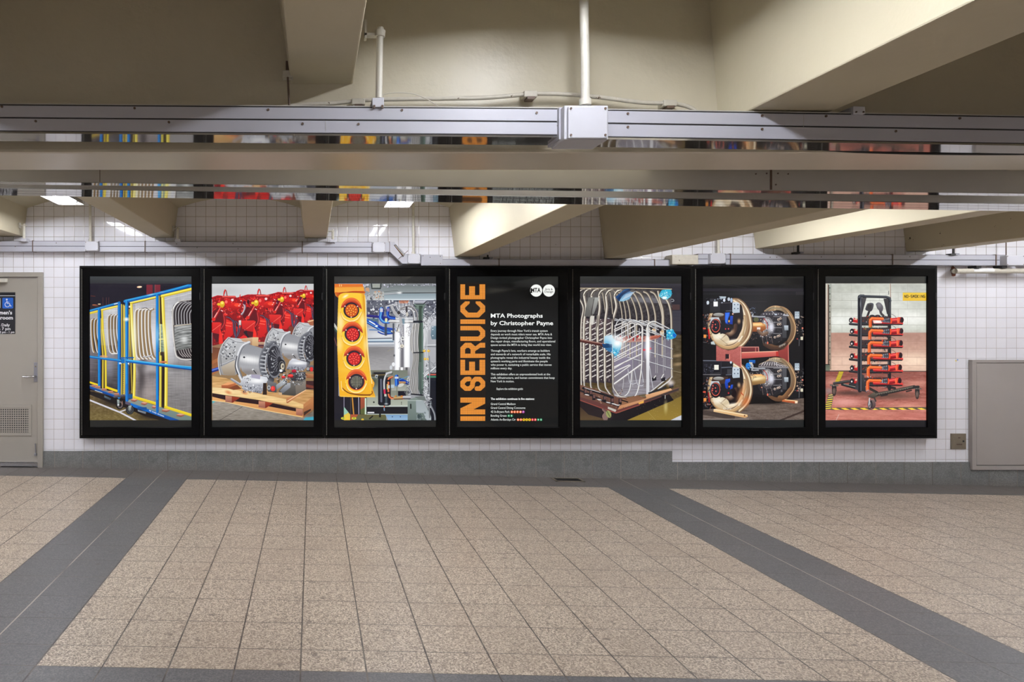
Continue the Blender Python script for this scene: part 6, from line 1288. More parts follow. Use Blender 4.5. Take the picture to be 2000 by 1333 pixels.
def pic_rack7():
    """red drive units on an upright black rack in a workshop"""
    c = Cv((200, 196, 186), seed=51, u0=30, u1=1927)
    # block wall: pale upper, pinkish lower
    c.rect(0, 40, 2000, 960, (196, 198, 190), (206, 208, 196)); c.rect(0, 955, 2000, 1690, (186, 140, 124), (226, 190, 168))
    for x, y, rx, ry, col, al in ((1000, 420, 500, 260, (240, 242, 234), .7), (350, 720, 320, 130, (248, 250, 244), .8), (1650, 690, 320, 130, (250, 250, 244), .9), (1700, 110, 300, 60, (184, 186, 178), .6), (700, 120, 500, 60, (186, 190, 176), .5), (400, 500, 200, 60, (180, 182, 172), .4), (400, 1500, 300, 130, (240, 206, 184), .7), (1700, 1480, 280, 120, (255, 226, 200), .9), (1700, 1050, 300, 90, (176, 136, 122), .5), (300, 1100, 200, 90, (180, 140, 124), .5)): c.glow(x, y, rx, ry, col, al)
    c.grain(0, 40, 2000, 1680, 60, 40, 4, 2)
    for i, y in enumerate((200, 355, 508, 655, 805, 958, 1115, 1262, 1405, 1560)):
        c.line([(150, y), (1930, y + 6)], 6, (150, 148, 138) if y < 950 else (160, 120, 104), al=.65); c.line([(150, y + 8), (1930, y + 14)], 6, (226, 226, 218) if y < 950 else (226, 186, 166), al=.5)
        for k in range(6): x = 180 + k * 350 + (i % 2) * 175; c.line([(x, y - 146), (x, y)], 5, (160, 158, 148) if y < 1000 else (166, 126, 110), al=.5)
    c.rect(30, 45, 100, 1690, (206, 206, 194), (206, 160, 140)); c.rect(85, 45, 100, 1540, (150, 110, 90), al=.6); c.rect(100, 60, 118, 1540, (54, 50, 46)); c.rect(118, 45, 155, 1640, (176, 186, 176), (166, 140, 120)); c.line([(150, 45), (150, 1640)], 6, (96, 90, 80))
    for y in range(120, 1500, 112): c.ell(130, y, 9, 11, (54, 54, 50))
    c.rect(1235, 45, 1255, 640, (222, 220, 206)); c.line([(1258, 45), (1264, 300)], 12, (150, 116, 100)); c.line([(1228, 180), (1228, 240)], 12, (90, 90, 90)); c.rect(30, 1540, 130, 1670, (90, 96, 84), (120, 128, 110)); c.rect(30, 1540, 130, 1556, (40, 38, 36))
    c.rect(1490, 205, 1930, 360, (244, 204, 60), (236, 190, 54)); c.rect(1490, 205, 1930, 215, (214, 190, 90))
    # NO-SMOKING in small stencil strokes
    F = {'N': [((0, 1), (0, 0)), ((0, 0), (1, 1)), ((1, 1), (1, 0))], 'O': [((0, 0), (1, 0)), ((1, 0), (1, 1)), ((1, 1), (0, 1)), ((0, 1), (0, 0))], '-': [((0, .5), (1, .5))], 'S': [((1, 0), (0, 0)), ((0, 0), (0, .5)), ((0, .5), (1, .5)), ((1, .5), (1, 1)), ((1, 1), (0, 1))], 'M': [((0, 1), (0, 0)), ((0, 0), (.5, .6)), ((.5, .6), (1, 0)), ((1, 0), (1, 1))], 'K': [((0, 0), (0, 1)), ((1, 0), (0, .5)), ((0, .5), (1, 1))], 'I': [((.5, 0), (.5, 1))], 'G': [((1, 0), (0, 0)), ((0, 0), (0, 1)), ((0, 1), (1, 1)), ((1, 1), (1, .5)), ((1, .5), (.5, .5))]}
    for k, ch in enumerate('NO-SMOKING'):
        for (a, b), (d, e) in F[ch]: x = 1524 + k * 39.5; c.line([(x + a * 24, 254 + b * 46), (x + d * 24, 254 + e * 46)], 9, (54, 44, 20))
    # floor
    c.poly([(30, 1670), (800, 1660), (1945, 1666), (1945, 2590), (30, 2590)], (150, 84, 74), (196, 118, 104)); c.grain(30, 1660, 1930, 2590, 150, 22, 11, 4); c.grain(30, 1660, 1930, 2590, 30, 10, 6, 5)
    c.line([(30, 1672), (480, 1670), (1930, 1672)], 22, (84, 62, 56)); c.line([(1480, 1662), (1930, 1664)], 8, (226, 196, 176))
    for x, y, rx, ry, col, al in ((420, 2250, 260, 70, (236, 170, 160), .8), (1750, 1900, 200, 60, (226, 160, 140), .6), (1600, 2330, 300, 60, (230, 160, 140), .7), (500, 2080, 300, 40, (70, 48, 42), .8), (1250, 2130, 420, 60, (90, 64, 52), .8), (200, 1860, 160, 60, (226, 170, 150), .6), (110, 2040, 70, 50, (150, 140, 140), .7), (700, 2480, 700, 60, (222, 150, 130), .5), (900, 1740, 700, 30, (130, 84, 74), .5), (1700, 2500, 300, 40, (190, 106, 96), .6)): c.glow(x, y, rx, ry, col, al)
    for k in range(70): x = c.r.uniform(40, 1920); y = c.r.uniform(1720, 2570); c.line([(x, y), (x + c.r.uniform(-40, 40), y + c.r.uniform(-12, 12))], 4, (230, 196, 180) if k % 2 else (110, 66, 60), al=.5)
    # hazard tapes
    c.poly([(300, 1675), (385, 1678), (320, 1870), (230, 1870)], (120, 104, 44))
    for k in range(8): y = 1682 + k * 24; x = 302 - k * 9.5; c.poly([(x, y), (x + 82, y + 2), (x + 78, y + 16), (x - 6, y + 14)], (236, 206, 50))
    c.line([(245, 1960), (235, 2060)], 16, (206, 190, 80)); c.poly([(110, 2090), (205, 2110), (150, 2390), (22, 2390)], (84, 80, 74))
    for k in range(7): y = 2098 + k * 42; x = 112 - k * 14; w = 90 + k * 6; c.poly([(x, y + 16), (x + w, y), (x + w - 4, y + 20), (x - 8, y + 36)], (242, 210, 70) if k > 1 else (214, 190, 110))
    c.poly([(150, 2352), (1930, 2340), (1930, 2390), (150, 2395)], (96, 84, 66))
    for k in range(11): x = 150 + k * 178; c.poly([(x, 2362), (x + 90, 2358), (x + 170, 2390), (x + 80, 2394)], (250, 214, 70))
    c.line([(300, 2480), (250, 2580)], 14, (220, 180, 170), al=.8)
    KB, KL = (40, 42, 48), (92, 96, 104)
    # trolley legs and casters
    c.line([(360, 1920), (760, 2030)], 46, (44, 48, 50), (26, 28, 32)); c.line([(390, 1915), (600, 1965)], 10, (130, 150, 140)); c.line([(210, 1900), (480, 1860), (640, 1900)], 50, (56, 54, 54), (30, 30, 34), hl=(92, 90, 88)); c.line([(1160, 1950), (1340, 1990)], 46, (40, 34, 36)); c.line([(860, 1990), (1010, 2070), (900, 2120)], 50, (60, 50, 44), (32, 28, 28))
    for x, y, r, d in ((210, 2060, 38, 76), (1760, 2120, 34, 76)):
        c.poly([(x - 42, y - 110), (x + 42, y - 120), (x + 46, y - 10), (x - 42, y)], (40, 38, 40)); c.ell(x, y, r, d, (104, 84, 74), c2=(44, 34, 34)); c.ell(x - 4, y - 6, r * .5, d * .6, (130, 110, 100), al=.6); c.line([(x - 70, y - 128), (x + 70, y - 120)], 24, (96, 92, 84)); c.clutter(x - 60, y - 140, x + 60, y - 110, 10, [(150, 146, 136), (60, 56, 54)], 6, 14)
    c.line([(930, 2120), (1300, 2050), (1700, 1965)], 64, (58, 56, 50), (30, 28, 28), hl=(112, 104, 92)); 
    for k in range(14): c.ell(1010 + k * 44, 2110 - k * 9, 6, 6, (150, 140, 120))
    c.line([(1090, 2130), (1200, 2110)], 30, (40, 34, 34)); c.line([(1560, 2050), (1650, 2030)], 26, (44, 38, 36)); c.line([(1700, 1970), (1780, 1965)], 50, (44, 42, 42))
    c.poly([(830, 2140), (960, 2060), (1020, 2150), (930, 2180)], (110, 100, 84), (60, 52, 48)); c.ell(925, 2290, 66, 94, (130, 108, 104), c2=(60, 44, 46)); c.ell(880, 2290, 44, 92, (44, 38, 44)); c.ell(872, 2300, 26, 60, (150, 140, 140), inner=.5); c.ell(925, 2290, 64, 92, (190, 120, 120), inner=.93); c.line([(870, 2180), (860, 2300)], 24, (196, 196, 200)); c.line([(960, 2170), (985, 2230)], 30, (60, 56, 54))
    # upright frame, back post
    c.line([(1240, 320), (1240, 2000)], 64, (36, 36, 40), (24, 24, 28)); c.line([(1250, 340), (1255, 640)], 12, (96, 100, 106)); c.poly([(1130, 320), (1215, 320), (1240, 600), (1195, 610)], (60, 58, 60), (44, 42, 46)); c.line([(700, 275), (1180, 290), (1240, 310), (1255, 360)], 48, (52, 56, 64), (30, 32, 38), hl=(84, 88, 96))
    c.poly([(740, 300), (815, 300), (760, 500), (725, 640), (725, 320)], (80, 78, 80), (50, 48, 52))
    # two rubber pads on stalks
    c.line([(870, 540), (840, 620), (800, 720)], 40, (54, 50, 54), (36, 32, 36), sm=True); c.poly(c.cat([(830, 410), (900, 398), (945, 420), (935, 500), (900, 555), (840, 550), (792, 520), (810, 450)]), (84, 84, 92), (56, 54, 58)); c.poly([(840, 430), (915, 428), (905, 490), (880, 530), (825, 510)], (52, 50, 50)); c.line([(1070, 540), (1090, 600), (1130, 640)], 44, (70, 64, 66), sm=True); c.poly(c.cat([(985, 420), (1030, 390), (1085, 410), (1125, 480), (1105, 560), (1060, 550), (1010, 500)]), (110, 108, 114), (84, 80, 86)); c.glow(1050, 440, 36, 40, (150, 146, 152), .6)
    for x in (920, 1020): c.ell(x, 660, 60, 40, (46, 44, 50))
    # six shelves of red units
    ys = (720, 925, 1150, 1385, 1610, 1855)
    for i, y in enumerate(ys):
        sx = -14 * i if i else 0; x0 = 1500 - i * 8
        # rear arm left
        c.line([(505, y + 72 - i * 2), (660, y + 84)], 42, (34, 34, 38), (22, 20, 24), hl=(64, 64, 70)); c.line([(560, y + 10), (660, y + 30)], 56, (226, 50, 46), (170, 24, 30)); c.line([(580, y - 34), (660, y - 10)], 22, (200, 30, 50)); c.ell(525 + (i > 0) * 20, y + 2, 40, 48, (36, 32, 38)); c.ell(518 + (i > 0) * 20, y + 10, 15, 18, (236, 226, 226)); c.ell(620, y - 20, 20, 18, (226, 196, 160))
        # dark mechanics between posts
        c.poly([(700, y - 60), (1240, y - 70), (1240, y + 110), (700, y + 100)], (54, 40, 42), al=.95); c.clutter(720, y - 70, 1240, y + 110, 56, [(34, 30, 34), (90, 60, 50), (120, 110, 60), (60, 56, 64), (150, 140, 150), (40, 36, 40), (200, 60, 40)], 8, 28, 'blew')
        c.line([(720, y + 62), (1000, y + 80)], 44, (36, 36, 42), (20, 20, 24), hl=(66, 66, 74)); c.line([(960, y + 40), (1470, y + 62)], 56, (220, 40, 40), (150, 16, 26), hl=(250, 90, 80)); c.line([(1000, y + 80), (1470, y + 82)], 22, (34, 24, 28))
        if i == 0: c.poly([(930, y - 10), (1100, y - 10), (1100, y + 60), (950, y + 60)], (250, 190, 176), (255, 226, 220)); c.glow(1020, y + 20, 60, 26, (255, 250, 244), .9)
        # motor cylinder
        x1 = x0 - 20; cy = y + 2 - 6 * (i > 2)
        tl = 14 + i * 2
        c.line([(1270 - i * 10, cy + tl * .5 + 6), (x1 - 20, cy - tl * .5)], 100, (206, 24, 34), (120, 8, 20), hl=(250, 70, 66)); c.line([(1290 - i * 10, cy - 10), (x1 - 40, cy - tl - 14)], 14, (255, 130, 124), al=.7)
        c.ell(x1 - 6, cy - 4, 34, 54, (60, 16, 24)); c.ell(x1, cy - 4, 20, 40, (30, 20, 24)); c.ell(1270 - i * 10, cy + 8, 22, 56, (240, 76, 36)); c.ell(1412 - i * 8, cy, 24, 58, (236, 74, 40)); c.ell(1400 - i * 8, cy, 16, 54, (250, 110, 70))
        for k in range(3): c.ell(1238 - i * 10 - k * 32, cy + 6 + k * 2, 24, 48 - k * 5, (74, 76, 86)); c.ell(1232 - i * 10 - k * 32, cy + 2 + k * 2, 12, 42 - k * 5, (210, 214, 226)); c.ell(1240 - i * 10 - k * 32, cy + 2 + k * 2, 10, 42 - k * 5, (50, 50, 60))
        c.ell(1140 - i * 12, cy + 8, 30, 36, (96, 100, 116)); c.ell(1130 - i * 12, cy + 4, 16, 20, (180, 186, 204)); c.line([(1100 - i * 10, cy + 10), (1140 - i * 10, cy + 10)], 34, (130, 136, 150), (70, 74, 86))
        # orange strap bending down
        xx = 890 - i * 10 if i else 890; top = y - 32 + (20 if i else 0)
        p = [(1110 - i * 8, top + 10), (960 - i * 8, top + 6), (xx + 30, top + 2), (xx, top + 30), (xx - 6, top + 60), (xx - 4, top + 180)]
        c.line(p, 58, (250, 112, 44), (214, 70, 24), hl=(255, 150, 84), sm=False)
        for k in range(7): yy = top + 48 + k * 20; c.line([(xx - 32, yy), (xx + 26, yy + 4)], 6, (190, 60, 20), al=.7)
        for k in range(7): q = xx + 50 + k * 26; c.line([(q, top - 18), (q, top + 30)], 5, (206, 76, 30), al=.5)
        c.clutter(xx - 40, top + 170, xx + 50, top + 220, 10, [(170, 160, 170), (230, 226, 232), (90, 80, 90)], 10, 22, 'be')
        c.line([(1280, y - 110), (1340, y - 80), (1360, y - 50)], 6, (60, 30, 40), sm=True)
    # front post
    c.line([(690, 290), (690, 2030)], 78, (30, 31, 38), (22, 22, 28)); c.line([(712, 300), (712, 2030)], 26, (60, 62, 70), hl=(110, 112, 120)); c.line([(655, 300), (652, 2020)], 12, (52, 56, 64)); c.line([(680, 290), (700, 262), (760, 262)], 40, (56, 60, 68), hl=(96, 100, 108)); c.glow(700, 420, 10, 60, (170, 176, 180), .6)
    c.poly([(600, 1980), (640, 1820), (650, 2030), (600, 2000)], (60, 60, 66)); c.poly([(730, 1730), (770, 1750), (800, 2060), (730, 2040)], (66, 66, 68), (40, 40, 44))
    c.bars(36, 1252 + 1333, (26, 25, 29), (52, 53, 52))
    return c.done()


def pic_title():
    """title screen: big dotted letters, roundels, route bullets (u runs 72..848, v 78..1250)"""
    c = Cv((14, 15, 15), 70.6, 850.8, 78.4, 1235.1, 1.05, seed=61)
    c.rect(72, 75, 848, 135, (26, 28, 28), (18, 20, 20))
    O = (252, 160, 60)
    P_ = []
    def E(v): P_.append([(97, v), (134, v), (134, v + 84), (165, v + 84), (165, v + 16), (210, v + 16), (210, v + 84), (244, v + 84), (244, v), (288, v), (288, v + 117), (97, v + 117)])
    E(138); E(718)
    P_.append([(134, 270), (170, 270), (170, 285), (134, 318), (134, 330), (160, 356), (225, 356), (250, 330), (250, 318), (215, 285), (215, 270), (250, 270), (288, 305), (288, 348), (240, 395), (145, 395), (97, 348), (97, 305)])
    P_.append([(97, 408), (288, 408), (288, 444), (97, 444)])
    P_.append([(97, 458), (250, 458), (288, 495), (288, 540), (250, 575), (97, 575), (97, 540), (235, 540), (250, 525), (250, 508), (235, 493), (97, 493)])
    for p in P_: c.poly(p, O)
    c.poly([(97, 705), (97, 625), (134, 588), (180, 588), (212, 616), (250, 588), (288, 588), (288, 626), (250, 626), (212, 652), (212, 672), (288, 672), (288, 705)], O); c.poly([(134, 672), (134, 640), (145, 628), (165, 628), (176, 640), (176, 672)], (14, 15, 15))
    c.line([(165, 866), (140, 868), (115, 892), (115, 918), (140, 940), (168, 940), (190, 920), (192, 890), (214, 867), (246, 867), (270, 892), (270, 918), (246, 940), (225, 940)], 36, O)
    for v0, v1 in ((1008, 1048), (1100, 1138), (1152, 1188)): c.rect(97, v0, 288, v1, O)
    c.poly([(97, 1110), (97, 1092), (205, 1040), (288, 1040), (288, 1056), (180, 1110)], O)
    b = c._bb(92, 130, 292, 1192); sl, X, Y = b        # dotted look: a fine dark grid over the letters
    g = ((X - 97) % 8.7 < 2.0) | ((Y - 138) % 8.7 < 2.0); c._put(sl, g.astype(np.float32), (70, 36, 14), .5)
    for x in (680, 777): c.ell(x, 187, 46, 47, (246, 248, 244))
    c.rect(636, 172, 650, 206, (14, 15, 15))
    def dots(v, u0, cols):
        for k, col in enumerate(cols): c.ell(u0 + k * 22, v, 10.5, 10.5, col)
    OR, PU, GR, YL, RD = (246, 110, 40), (176, 60, 166), (20, 140, 84), (246, 200, 30), (226, 44, 50)
    dots(1119, 493, [OR] * 4 + [PU]); dots(1149, 469, [GR] * 2); dots(1179, 541, [OR] * 2 + [YL] * 3 + [RD] * 2 + [GR] * 2)
    return c.done()
# ------------------------------------------------------------------ text
_fc = {}


def text(name, s, mat, parent, x, z, width, cap, y, bold=0.0, align='L', flip=False):
    """one line of lettering as a mesh on a wall-parallel plane; x = left edge, z = baseline, exact width and cap height"""
    cu = bpy.data.curves.new(name, 'FONT'); cu.body = s; cu.size = 1; cu.offset = bold; cu.resolution_u = 2; cu.fill_mode = 'FRONT'
    tmp = bpy.data.objects.new('tmp', cu); COL.objects.link(tmp)
    bpy.context.view_layer.update()
    dg = bpy.context.evaluated_depsgraph_get()
    me = bpy.data.meshes.new_from_object(tmp.evaluated_get(dg))
    bpy.data.objects.remove(tmp); bpy.data.curves.remove(cu)
    me.name = name
    xs = [v.co.x for v in me.vertices]; a, b = min(xs), max(xs)
    sx = width / (b - a); sy = cap / .729
    for v in me.vertices: v.co = ((v.co.x - a) * sx + x, y, v.co.y * sy + z)
    me.materials.clear(); me.materials.append(mat)
    o = bpy.data.objects.new(name, me); COL.objects.link(o)
    o.parent = parent
    if parent.type == 'EMPTY': o.matrix_parent_inverse = Matrix.Translation(-parent.location)
    return o


def emis(name, rgb, k=1.0):
    return emit_mat(name, s2l(rgb), k * SCREEN)


# ------------------------------------------------------------------ the seven backlit poster cabinets
def screen_mat(name, arr):
    h, w, _ = arr.shape
    im = bpy.data.images.new(name, w, h); im.colorspace_settings.name = 'sRGB'
    px = np.ones((h, w, 4), np.float32); px[..., :3] = arr[::-1] / 255.0
    im.pixels.foreach_set(px.ravel()); im.update(); im.pack()
    t = NT(name); n = t.n.new('ShaderNodeTexImage'); n.image = im; n.extension = 'EXTEND'
    uv = t.n.new('ShaderNodeUVMap'); uv.uv_map = 'UVMap'; t.l.new(uv.outputs[0], n.inputs[0])
    t.l.new(n.outputs[0], t.b.inputs['Emission Color']); t.b.inputs['Emission Strength'].default_value = SCREEN
    t.b.inputs['Base Color'].default_value = (.008, .008, .008, 1); t.b.inputs['Roughness'].default_value = .04; t.b.inputs['Specular IOR Level'].default_value = .3
    return t.m


DC = 7.49            # front of the cabinets
SX = [174.5, 413.5, 653, 893, 1133.5, 1373.5, 1613]
EDGE = [155, 395, 634.5, 874, 1114, 1354, 1593.5, 1831.5]
PICS = [('picture_of_steel_door_panels', pic_panels, 'black backlit poster cabinet showing steel door panels in blue and yellow carts'),
        ('picture_of_red_engines', pic_engines, 'black backlit poster cabinet showing red engines and silver transmissions on a pallet'),
        ('picture_of_signal_lamps', pic_lamps, 'black backlit poster cabinet showing a yellow column of round amber and red lamps'),
        ('title_screen', pic_title, 'black backlit title cabinet with big orange IN SERVICE letters and white text'),
        ('picture_of_bent_rails', pic_racks, 'black backlit poster cabinet showing a wrapped trolley of bent steel rails'),
        ('picture_of_wheel_sets', pic_wheels, 'black backlit poster cabinet showing stacked train wheel sets on a red frame'),
        ('picture_of_red_units', pic_rack7, 'black backlit poster cabinet showing red units on a wheeled rack, rightmost of the row')]
hm = NT('hinge_dots'); cc = hm.xyz(hm.coord()); fr = hm.math('FRACT', hm.math('MULTIPLY', cc[2], 62))
M['hinge'] = hm.out(hm.mix(hm.math('GREATER_THAN', fr, .5), s2l((20, 20, 20)), s2l((128, 124, 116))), .4)
M['edge'] = paint('worn_black_edge', (12, 12, 12), .3, .3, 30, 0, spec=.15, dirt=((130, 126, 120), 30, .77))

for i, (nm, fn, lab) in enumerate(PICS):
    e0, e1 = EDGE[i], EDGE[i + 1]; s0, s1 = SX[i], SX[i] + 199
    t = thing('poster_cabinet', P((e0 + e1) / 2, 857, DC), lab, 'lightbox', 'row of seven backlit poster cabinets')
    yw = -.001
    MB().hexa([P(e0, 857, DC) + Vector((0, .03, 0)), P(e1 - .6, 857, DC) + Vector((0, .03, 0)), P(e1 - .6, 519.5, DC) + Vector((0, .03, 0)), P(e0, 519.5, DC) + Vector((0, .03, 0)),
               Vector((P(e0, 857, DC).x, yw, P(0, 857, DC).z)), Vector((P(e1 - .6, 857, DC).x, yw, P(0, 857, DC).z)), Vector((P(e1 - .6, 519.5, DC).x, yw, P(0, 519.5, DC).z)), Vector((P(e0, 519.5, DC).x, yw, P(0, 519.5, DC).z))]).build('case', M['black'], t)
    # outer rim, then door frame with a bevelled inner edge
    def ring(o, n, y0o, y1):           # o, n = outer/inner pixel rectangles (l, t, r, b)
        mb = MB(); O = [P(o[0], o[3], DC), P(o[2], o[3], DC), P(o[2], o[1], DC), P(o[0], o[1], DC)]; N = [P(n[0], n[3], DC), P(n[2], n[3], DC), P(n[2], n[1], DC), P(n[0], n[1], DC)]
        f = Vector((0, y0o, 0)); k = Vector((0, y1, 0))
        vs = [p + f for p in O] + [p + f for p in N] + [p + k for p in O] + [p + k for p in N]
        fs = []
        for a in range(4):
            b = (a + 1) % 4
            fs += [(a, b, 4 + b, 4 + a), (8 + b, 8 + a, 12 + a, 12 + b), (b, a, 8 + a, 8 + b), (4 + a, 4 + b, 12 + b, 12 + a)]
        return mb.add(vs, fs)
    ring((e0, 519.5, e1 - .6, 857), (e0 + 4, 523.5, e1 - 4.6, 853), .004, .034).build('outer_rim', M['edge'], t)
    l = s0 - 16 if i else 158.5
    ring((l, 524.5, e1 - 5, 852), (s0 - .3, 539.7, s1 + .3, 835.2), 0, .034).build('door_frame', M['black'], t, bevel=.002)
    MB().pbox(s0 - 15.5, s0 - 14.3, 526, 851, 526, 851, DC - .002, .006).build('hinge', M['hinge'], t)
    MB().pbox(s1 + 15.5, s1 + 17.5, 572, 586, 572, 586, DC - .002, .006).build('lock', M['blackscr'], t)
    # recessed screen
    ds = DC + .02
    a, b, c, d = P(s0, 835, DC), P(s1, 835, DC), P(s1, 540, DC), P(s0, 540, DC)
    off = Vector((0, .02, 0))
    me = bpy.data.meshes.new('screen')
    pts = [p + off for p in (a, b, c, d)] + [p + Vector((0, .03, 0)) for p in (a, b, c, d)]
    me.from_pydata([tuple(p) for p in pts], [], [(0, 1, 2, 3), (7, 6, 5, 4), (0, 4, 5, 1), (1, 5, 6, 2), (2, 6, 7, 3), (3, 7, 4, 0)])
    uvl = me.uv_layers.new(name='UVMap')
    uv = {0: (0, 0), 1: (1, 0), 2: (1, 1), 3: (0, 1)}
    for lp in me.loops: uvl.data[lp.index].uv = uv[lp.vertex_index % 4]
    me.materials.append(screen_mat(nm, fn()))
    so = bpy.data.objects.new('screen', me); COL.objects.link(so); so.parent = t; so.matrix_parent_inverse = Matrix.Translation(-t.location)
    if nm == 'title_screen':
        W, K = emis('lit_white_letters', (240, 243, 240)), emis('dark_letters', (12, 13, 13)); G = emis('lit_grey_letters', (214, 219, 214))
        y = a.y + .0195
        def cx(u): return P(875 + u / 3.921, 0, DC).x
        def cz(v): return P(0, 520 + v / 3.921, DC).z
        kk = DC / FOC / 3.921
        def L(s, u0, u1, v, cap, m=G, b=0.0, nmx='lettering'):
            text(nmx, s, m, so, cx(u0), cz(v), (u1 - u0) * kk, cap * kk, y, b)
        L('MTA Photographs', 331, 730, 395, 32, W, .02); L('by Christopher Payne', 331, 810, 452, 32, W, .02)
        for v, u1, s in ((504, 768, "Every journey through New York's transit system"), (531, 802, 'depends on work most riders never see. MTA Arts &'), (558, 802, 'Design invited photographer Christopher Payne into'),
                         (585, 826, 'the repair shops, manufacturing floors, and operational'), (612, 798, 'spaces across the MTA to bring that world into view.'),
                         (657, 784, "Through Payne's lens, workers emerge as builders"), (684, 790, 'and stewards of a network of remarkable scale. His'), (711, 787, 'photographs reveal the industrial beauty inside the'),
                         (738, 768, "system's working parts and illuminate the people"), (765, 798, 'who power it, sustaining a public service that moves'), (792, 495, 'millions every day.'),
                         (838, 788, 'This exhibition offers an unprecedented look at the'), (865, 822, 'craft, infrastructure, and human commitment that keep'), (892, 511, 'New York in motion.'), (950, 578, 'Explore the exhibition guide'),
                         (1066, 521, 'Grand Central Madison'), (1096, 597, 'Grand Central Dining Concourse'), (1126, 476, '42 St-Bryant Park'), (1156, 453, 'Bowling Green'), (1186, 523, 'Atlantic Av-Barclays Ctr')):
            L(s, 331 if v != 950 else 376, u1, v, 17, G, .008)
        L('The exhibition continues in five stations:', 331, 666, 1027, 17, W, .02)
        L('MTA', 641, 714, 200, 34, K, .03); L('Arts &', 747, 806, 184, 16, K, .012); L('Design', 744, 811, 203, 16, K, .012)
        for v, u0, s in ((1119, 493, 'BDFM7'), (1149, 469, '45'), (1179, 541, 'BDNQR2345')):
            for k, ch in enumerate(s):
                u = u0 + 22 * k; L(ch, u - (4.5 if ch != 'M' else 5), u + (4.5 if ch != 'M' else 5), v + 6, 12, K if ch in 'NQR' else W, .01)

# ------------------------------------------------------------------ grey door with the restroom sign
t = thing('door_1', P(-10, 905, 7.6), None, None); t['kind'] = 'structure'
xL, xR = P(-105, 0, 7.6).x, (85.5 - 610) / 180
def wz(py): return EYE + (632 - py) / 180
def wx(px): return (px - 610) / 180
MB().box(wx(75.5), xR, -.035, .02, -.05, wz(541.6)).build('door_frame', M['taupe'], t, bevel=.003)
MB().box(xL - .06, xL, -.035, .02, .03, wz(541.6)).build('door_frame', M['taupe'], t, bevel=.003)
MB().box(xL - .06, xR, -.0352, .02, wz(541.5), wz(532.5)).build('door_frame', M['taupe'], t, bevel=.003)
MB().box(xL, wx(75.8), -.009, .02, wz(903), wz(541)).build('door_stop', M['taupe_dark'], t)
lf = MB().box(xL + .004, wx(74.8), -.014, .01, wz(902), wz(545)).build('door_leaf', M['taupe'], t)
MB().box(xL, wx(76), -.05, .02, wz(903) - .035, wz(903) - .003).build('threshold', M['chrome'], t)
MB().box(wx(67.5), wx(75), -.02, -.013, wz(746), wz(708)).build('lock_plate', M['satin'], t, bevel=.001)
h = MB().tube(crv([(wx(71), -.02, wz(735)), (wx(71), -.065, wz(735)), (wx(68), -.075, wz(735)), (wx(58), -.072, wz(735.5)), (wx(49), -.066, wz(735))]), [.013] * 6 + [.0125] * 19, 10)
h.build('door_handle', M['chrome'], t)
MB().tube([(wx(71), -.022, wz(716)), (wx(71), -.019, wz(716))], .009, 12).build('key_cylinder', M['brass'], t)
# louvre grille with a frame and a lattice of bars
gx0, gx1, gz0, gz1 = xL + .12, wx(63), wz(851), wz(790.5)
for b in ((gx0, gx1, gz0, gz0 + .035), (gx0, gx1, gz1 - .035, gz1), (gx1 - .035, gx1, gz0 + .0352, gz1 - .0352), (gx0, gx0 + .035, gz0 + .0352, gz1 - .0352)):
    MB().box(b[0], b[1], -.022, -.013, b[2], b[3]).build('grille_frame', M['taupe'], t, bevel=.002)
MB().box(gx0, gx1, -.0155, -.0135, gz0, gz1).build('grille_back', M['dark'], t)
mb = MB(); z = gz0 + .045
while z < gz1 - .04: mb.box(gx0 + .03, gx1 - .03, -.021, -.0156, z, z + .011); z += .0243
x = gx1 - .045
while x > gx0 + .04: mb.box(x - .010, x, -.0205, -.0157, gz0 + .03, gz1 - .03); x -= .0243
mb.build('grille_lattice', M['taupe'], t)
MB().tube([(wx(71), -.024, wz(868)), (wx(71), -.024, wz(889))], .004, 8).build('foot_bolt', M['satin'], t)
MB().box(wx(68.8), wx(73.5), -.034, -.014, wz(890), wz(885)).build('bolt_bracket', M['satin'], t, bevel=.002)
MB().tube([(wx(70), -.022, wz(866)), (wx(71.5), -.022, wz(882))], .005, 6).build('foot_lever', M['satin'], t)
MB().box(wx(0) - .2, wx(18.5), -.075, -.036, wz(552.5), wz(545)).build('door_closer', M['pipe'], t, bevel=.006)

t = thing('restroom_sign', P(-20, 612, 7.59), "black sign on the grey door reading Women's Bathroom with a blue wheelchair square", 'sign')
xs0, xs1 = wx(-64), wx(31)
MB().box(xs0, xs1, -.019, -.0142, wz(652.5), wz(571.5)).build('sign_board', M['signblack'], t)
MB().box(xs0, xs1, -.0194, -.0188, wz(578.6), wz(577.7)).build('sign_rule', M['signwhite'], t)
def rr(x0, x1, z0, z1, r, y0, y1):
    p = []
    for cx_, cz_, a0 in ((x1 - r, z0 + r, -90), (x1 - r, z1 - r, 0), (x0 + r, z1 - r, 90), (x0 + r, z0 + r, 180)):
        for k in range(5): a = math.radians(a0 + k * 22.5); p.append((cx_ + r * math.cos(a), cz_ + r * math.sin(a)))
    return MB().prism(p, y0, y1)
bl = rr(wx(6.2), wx(27.3), wz(603), wz(582), .012, -.0196, -.0188).build('blue_square', M['signblue'], t)
rr(wx(-19), wx(2.2), wz(603), wz(582), .012, -.0196, -.0188).build('white_square', M['signwhite'], t)
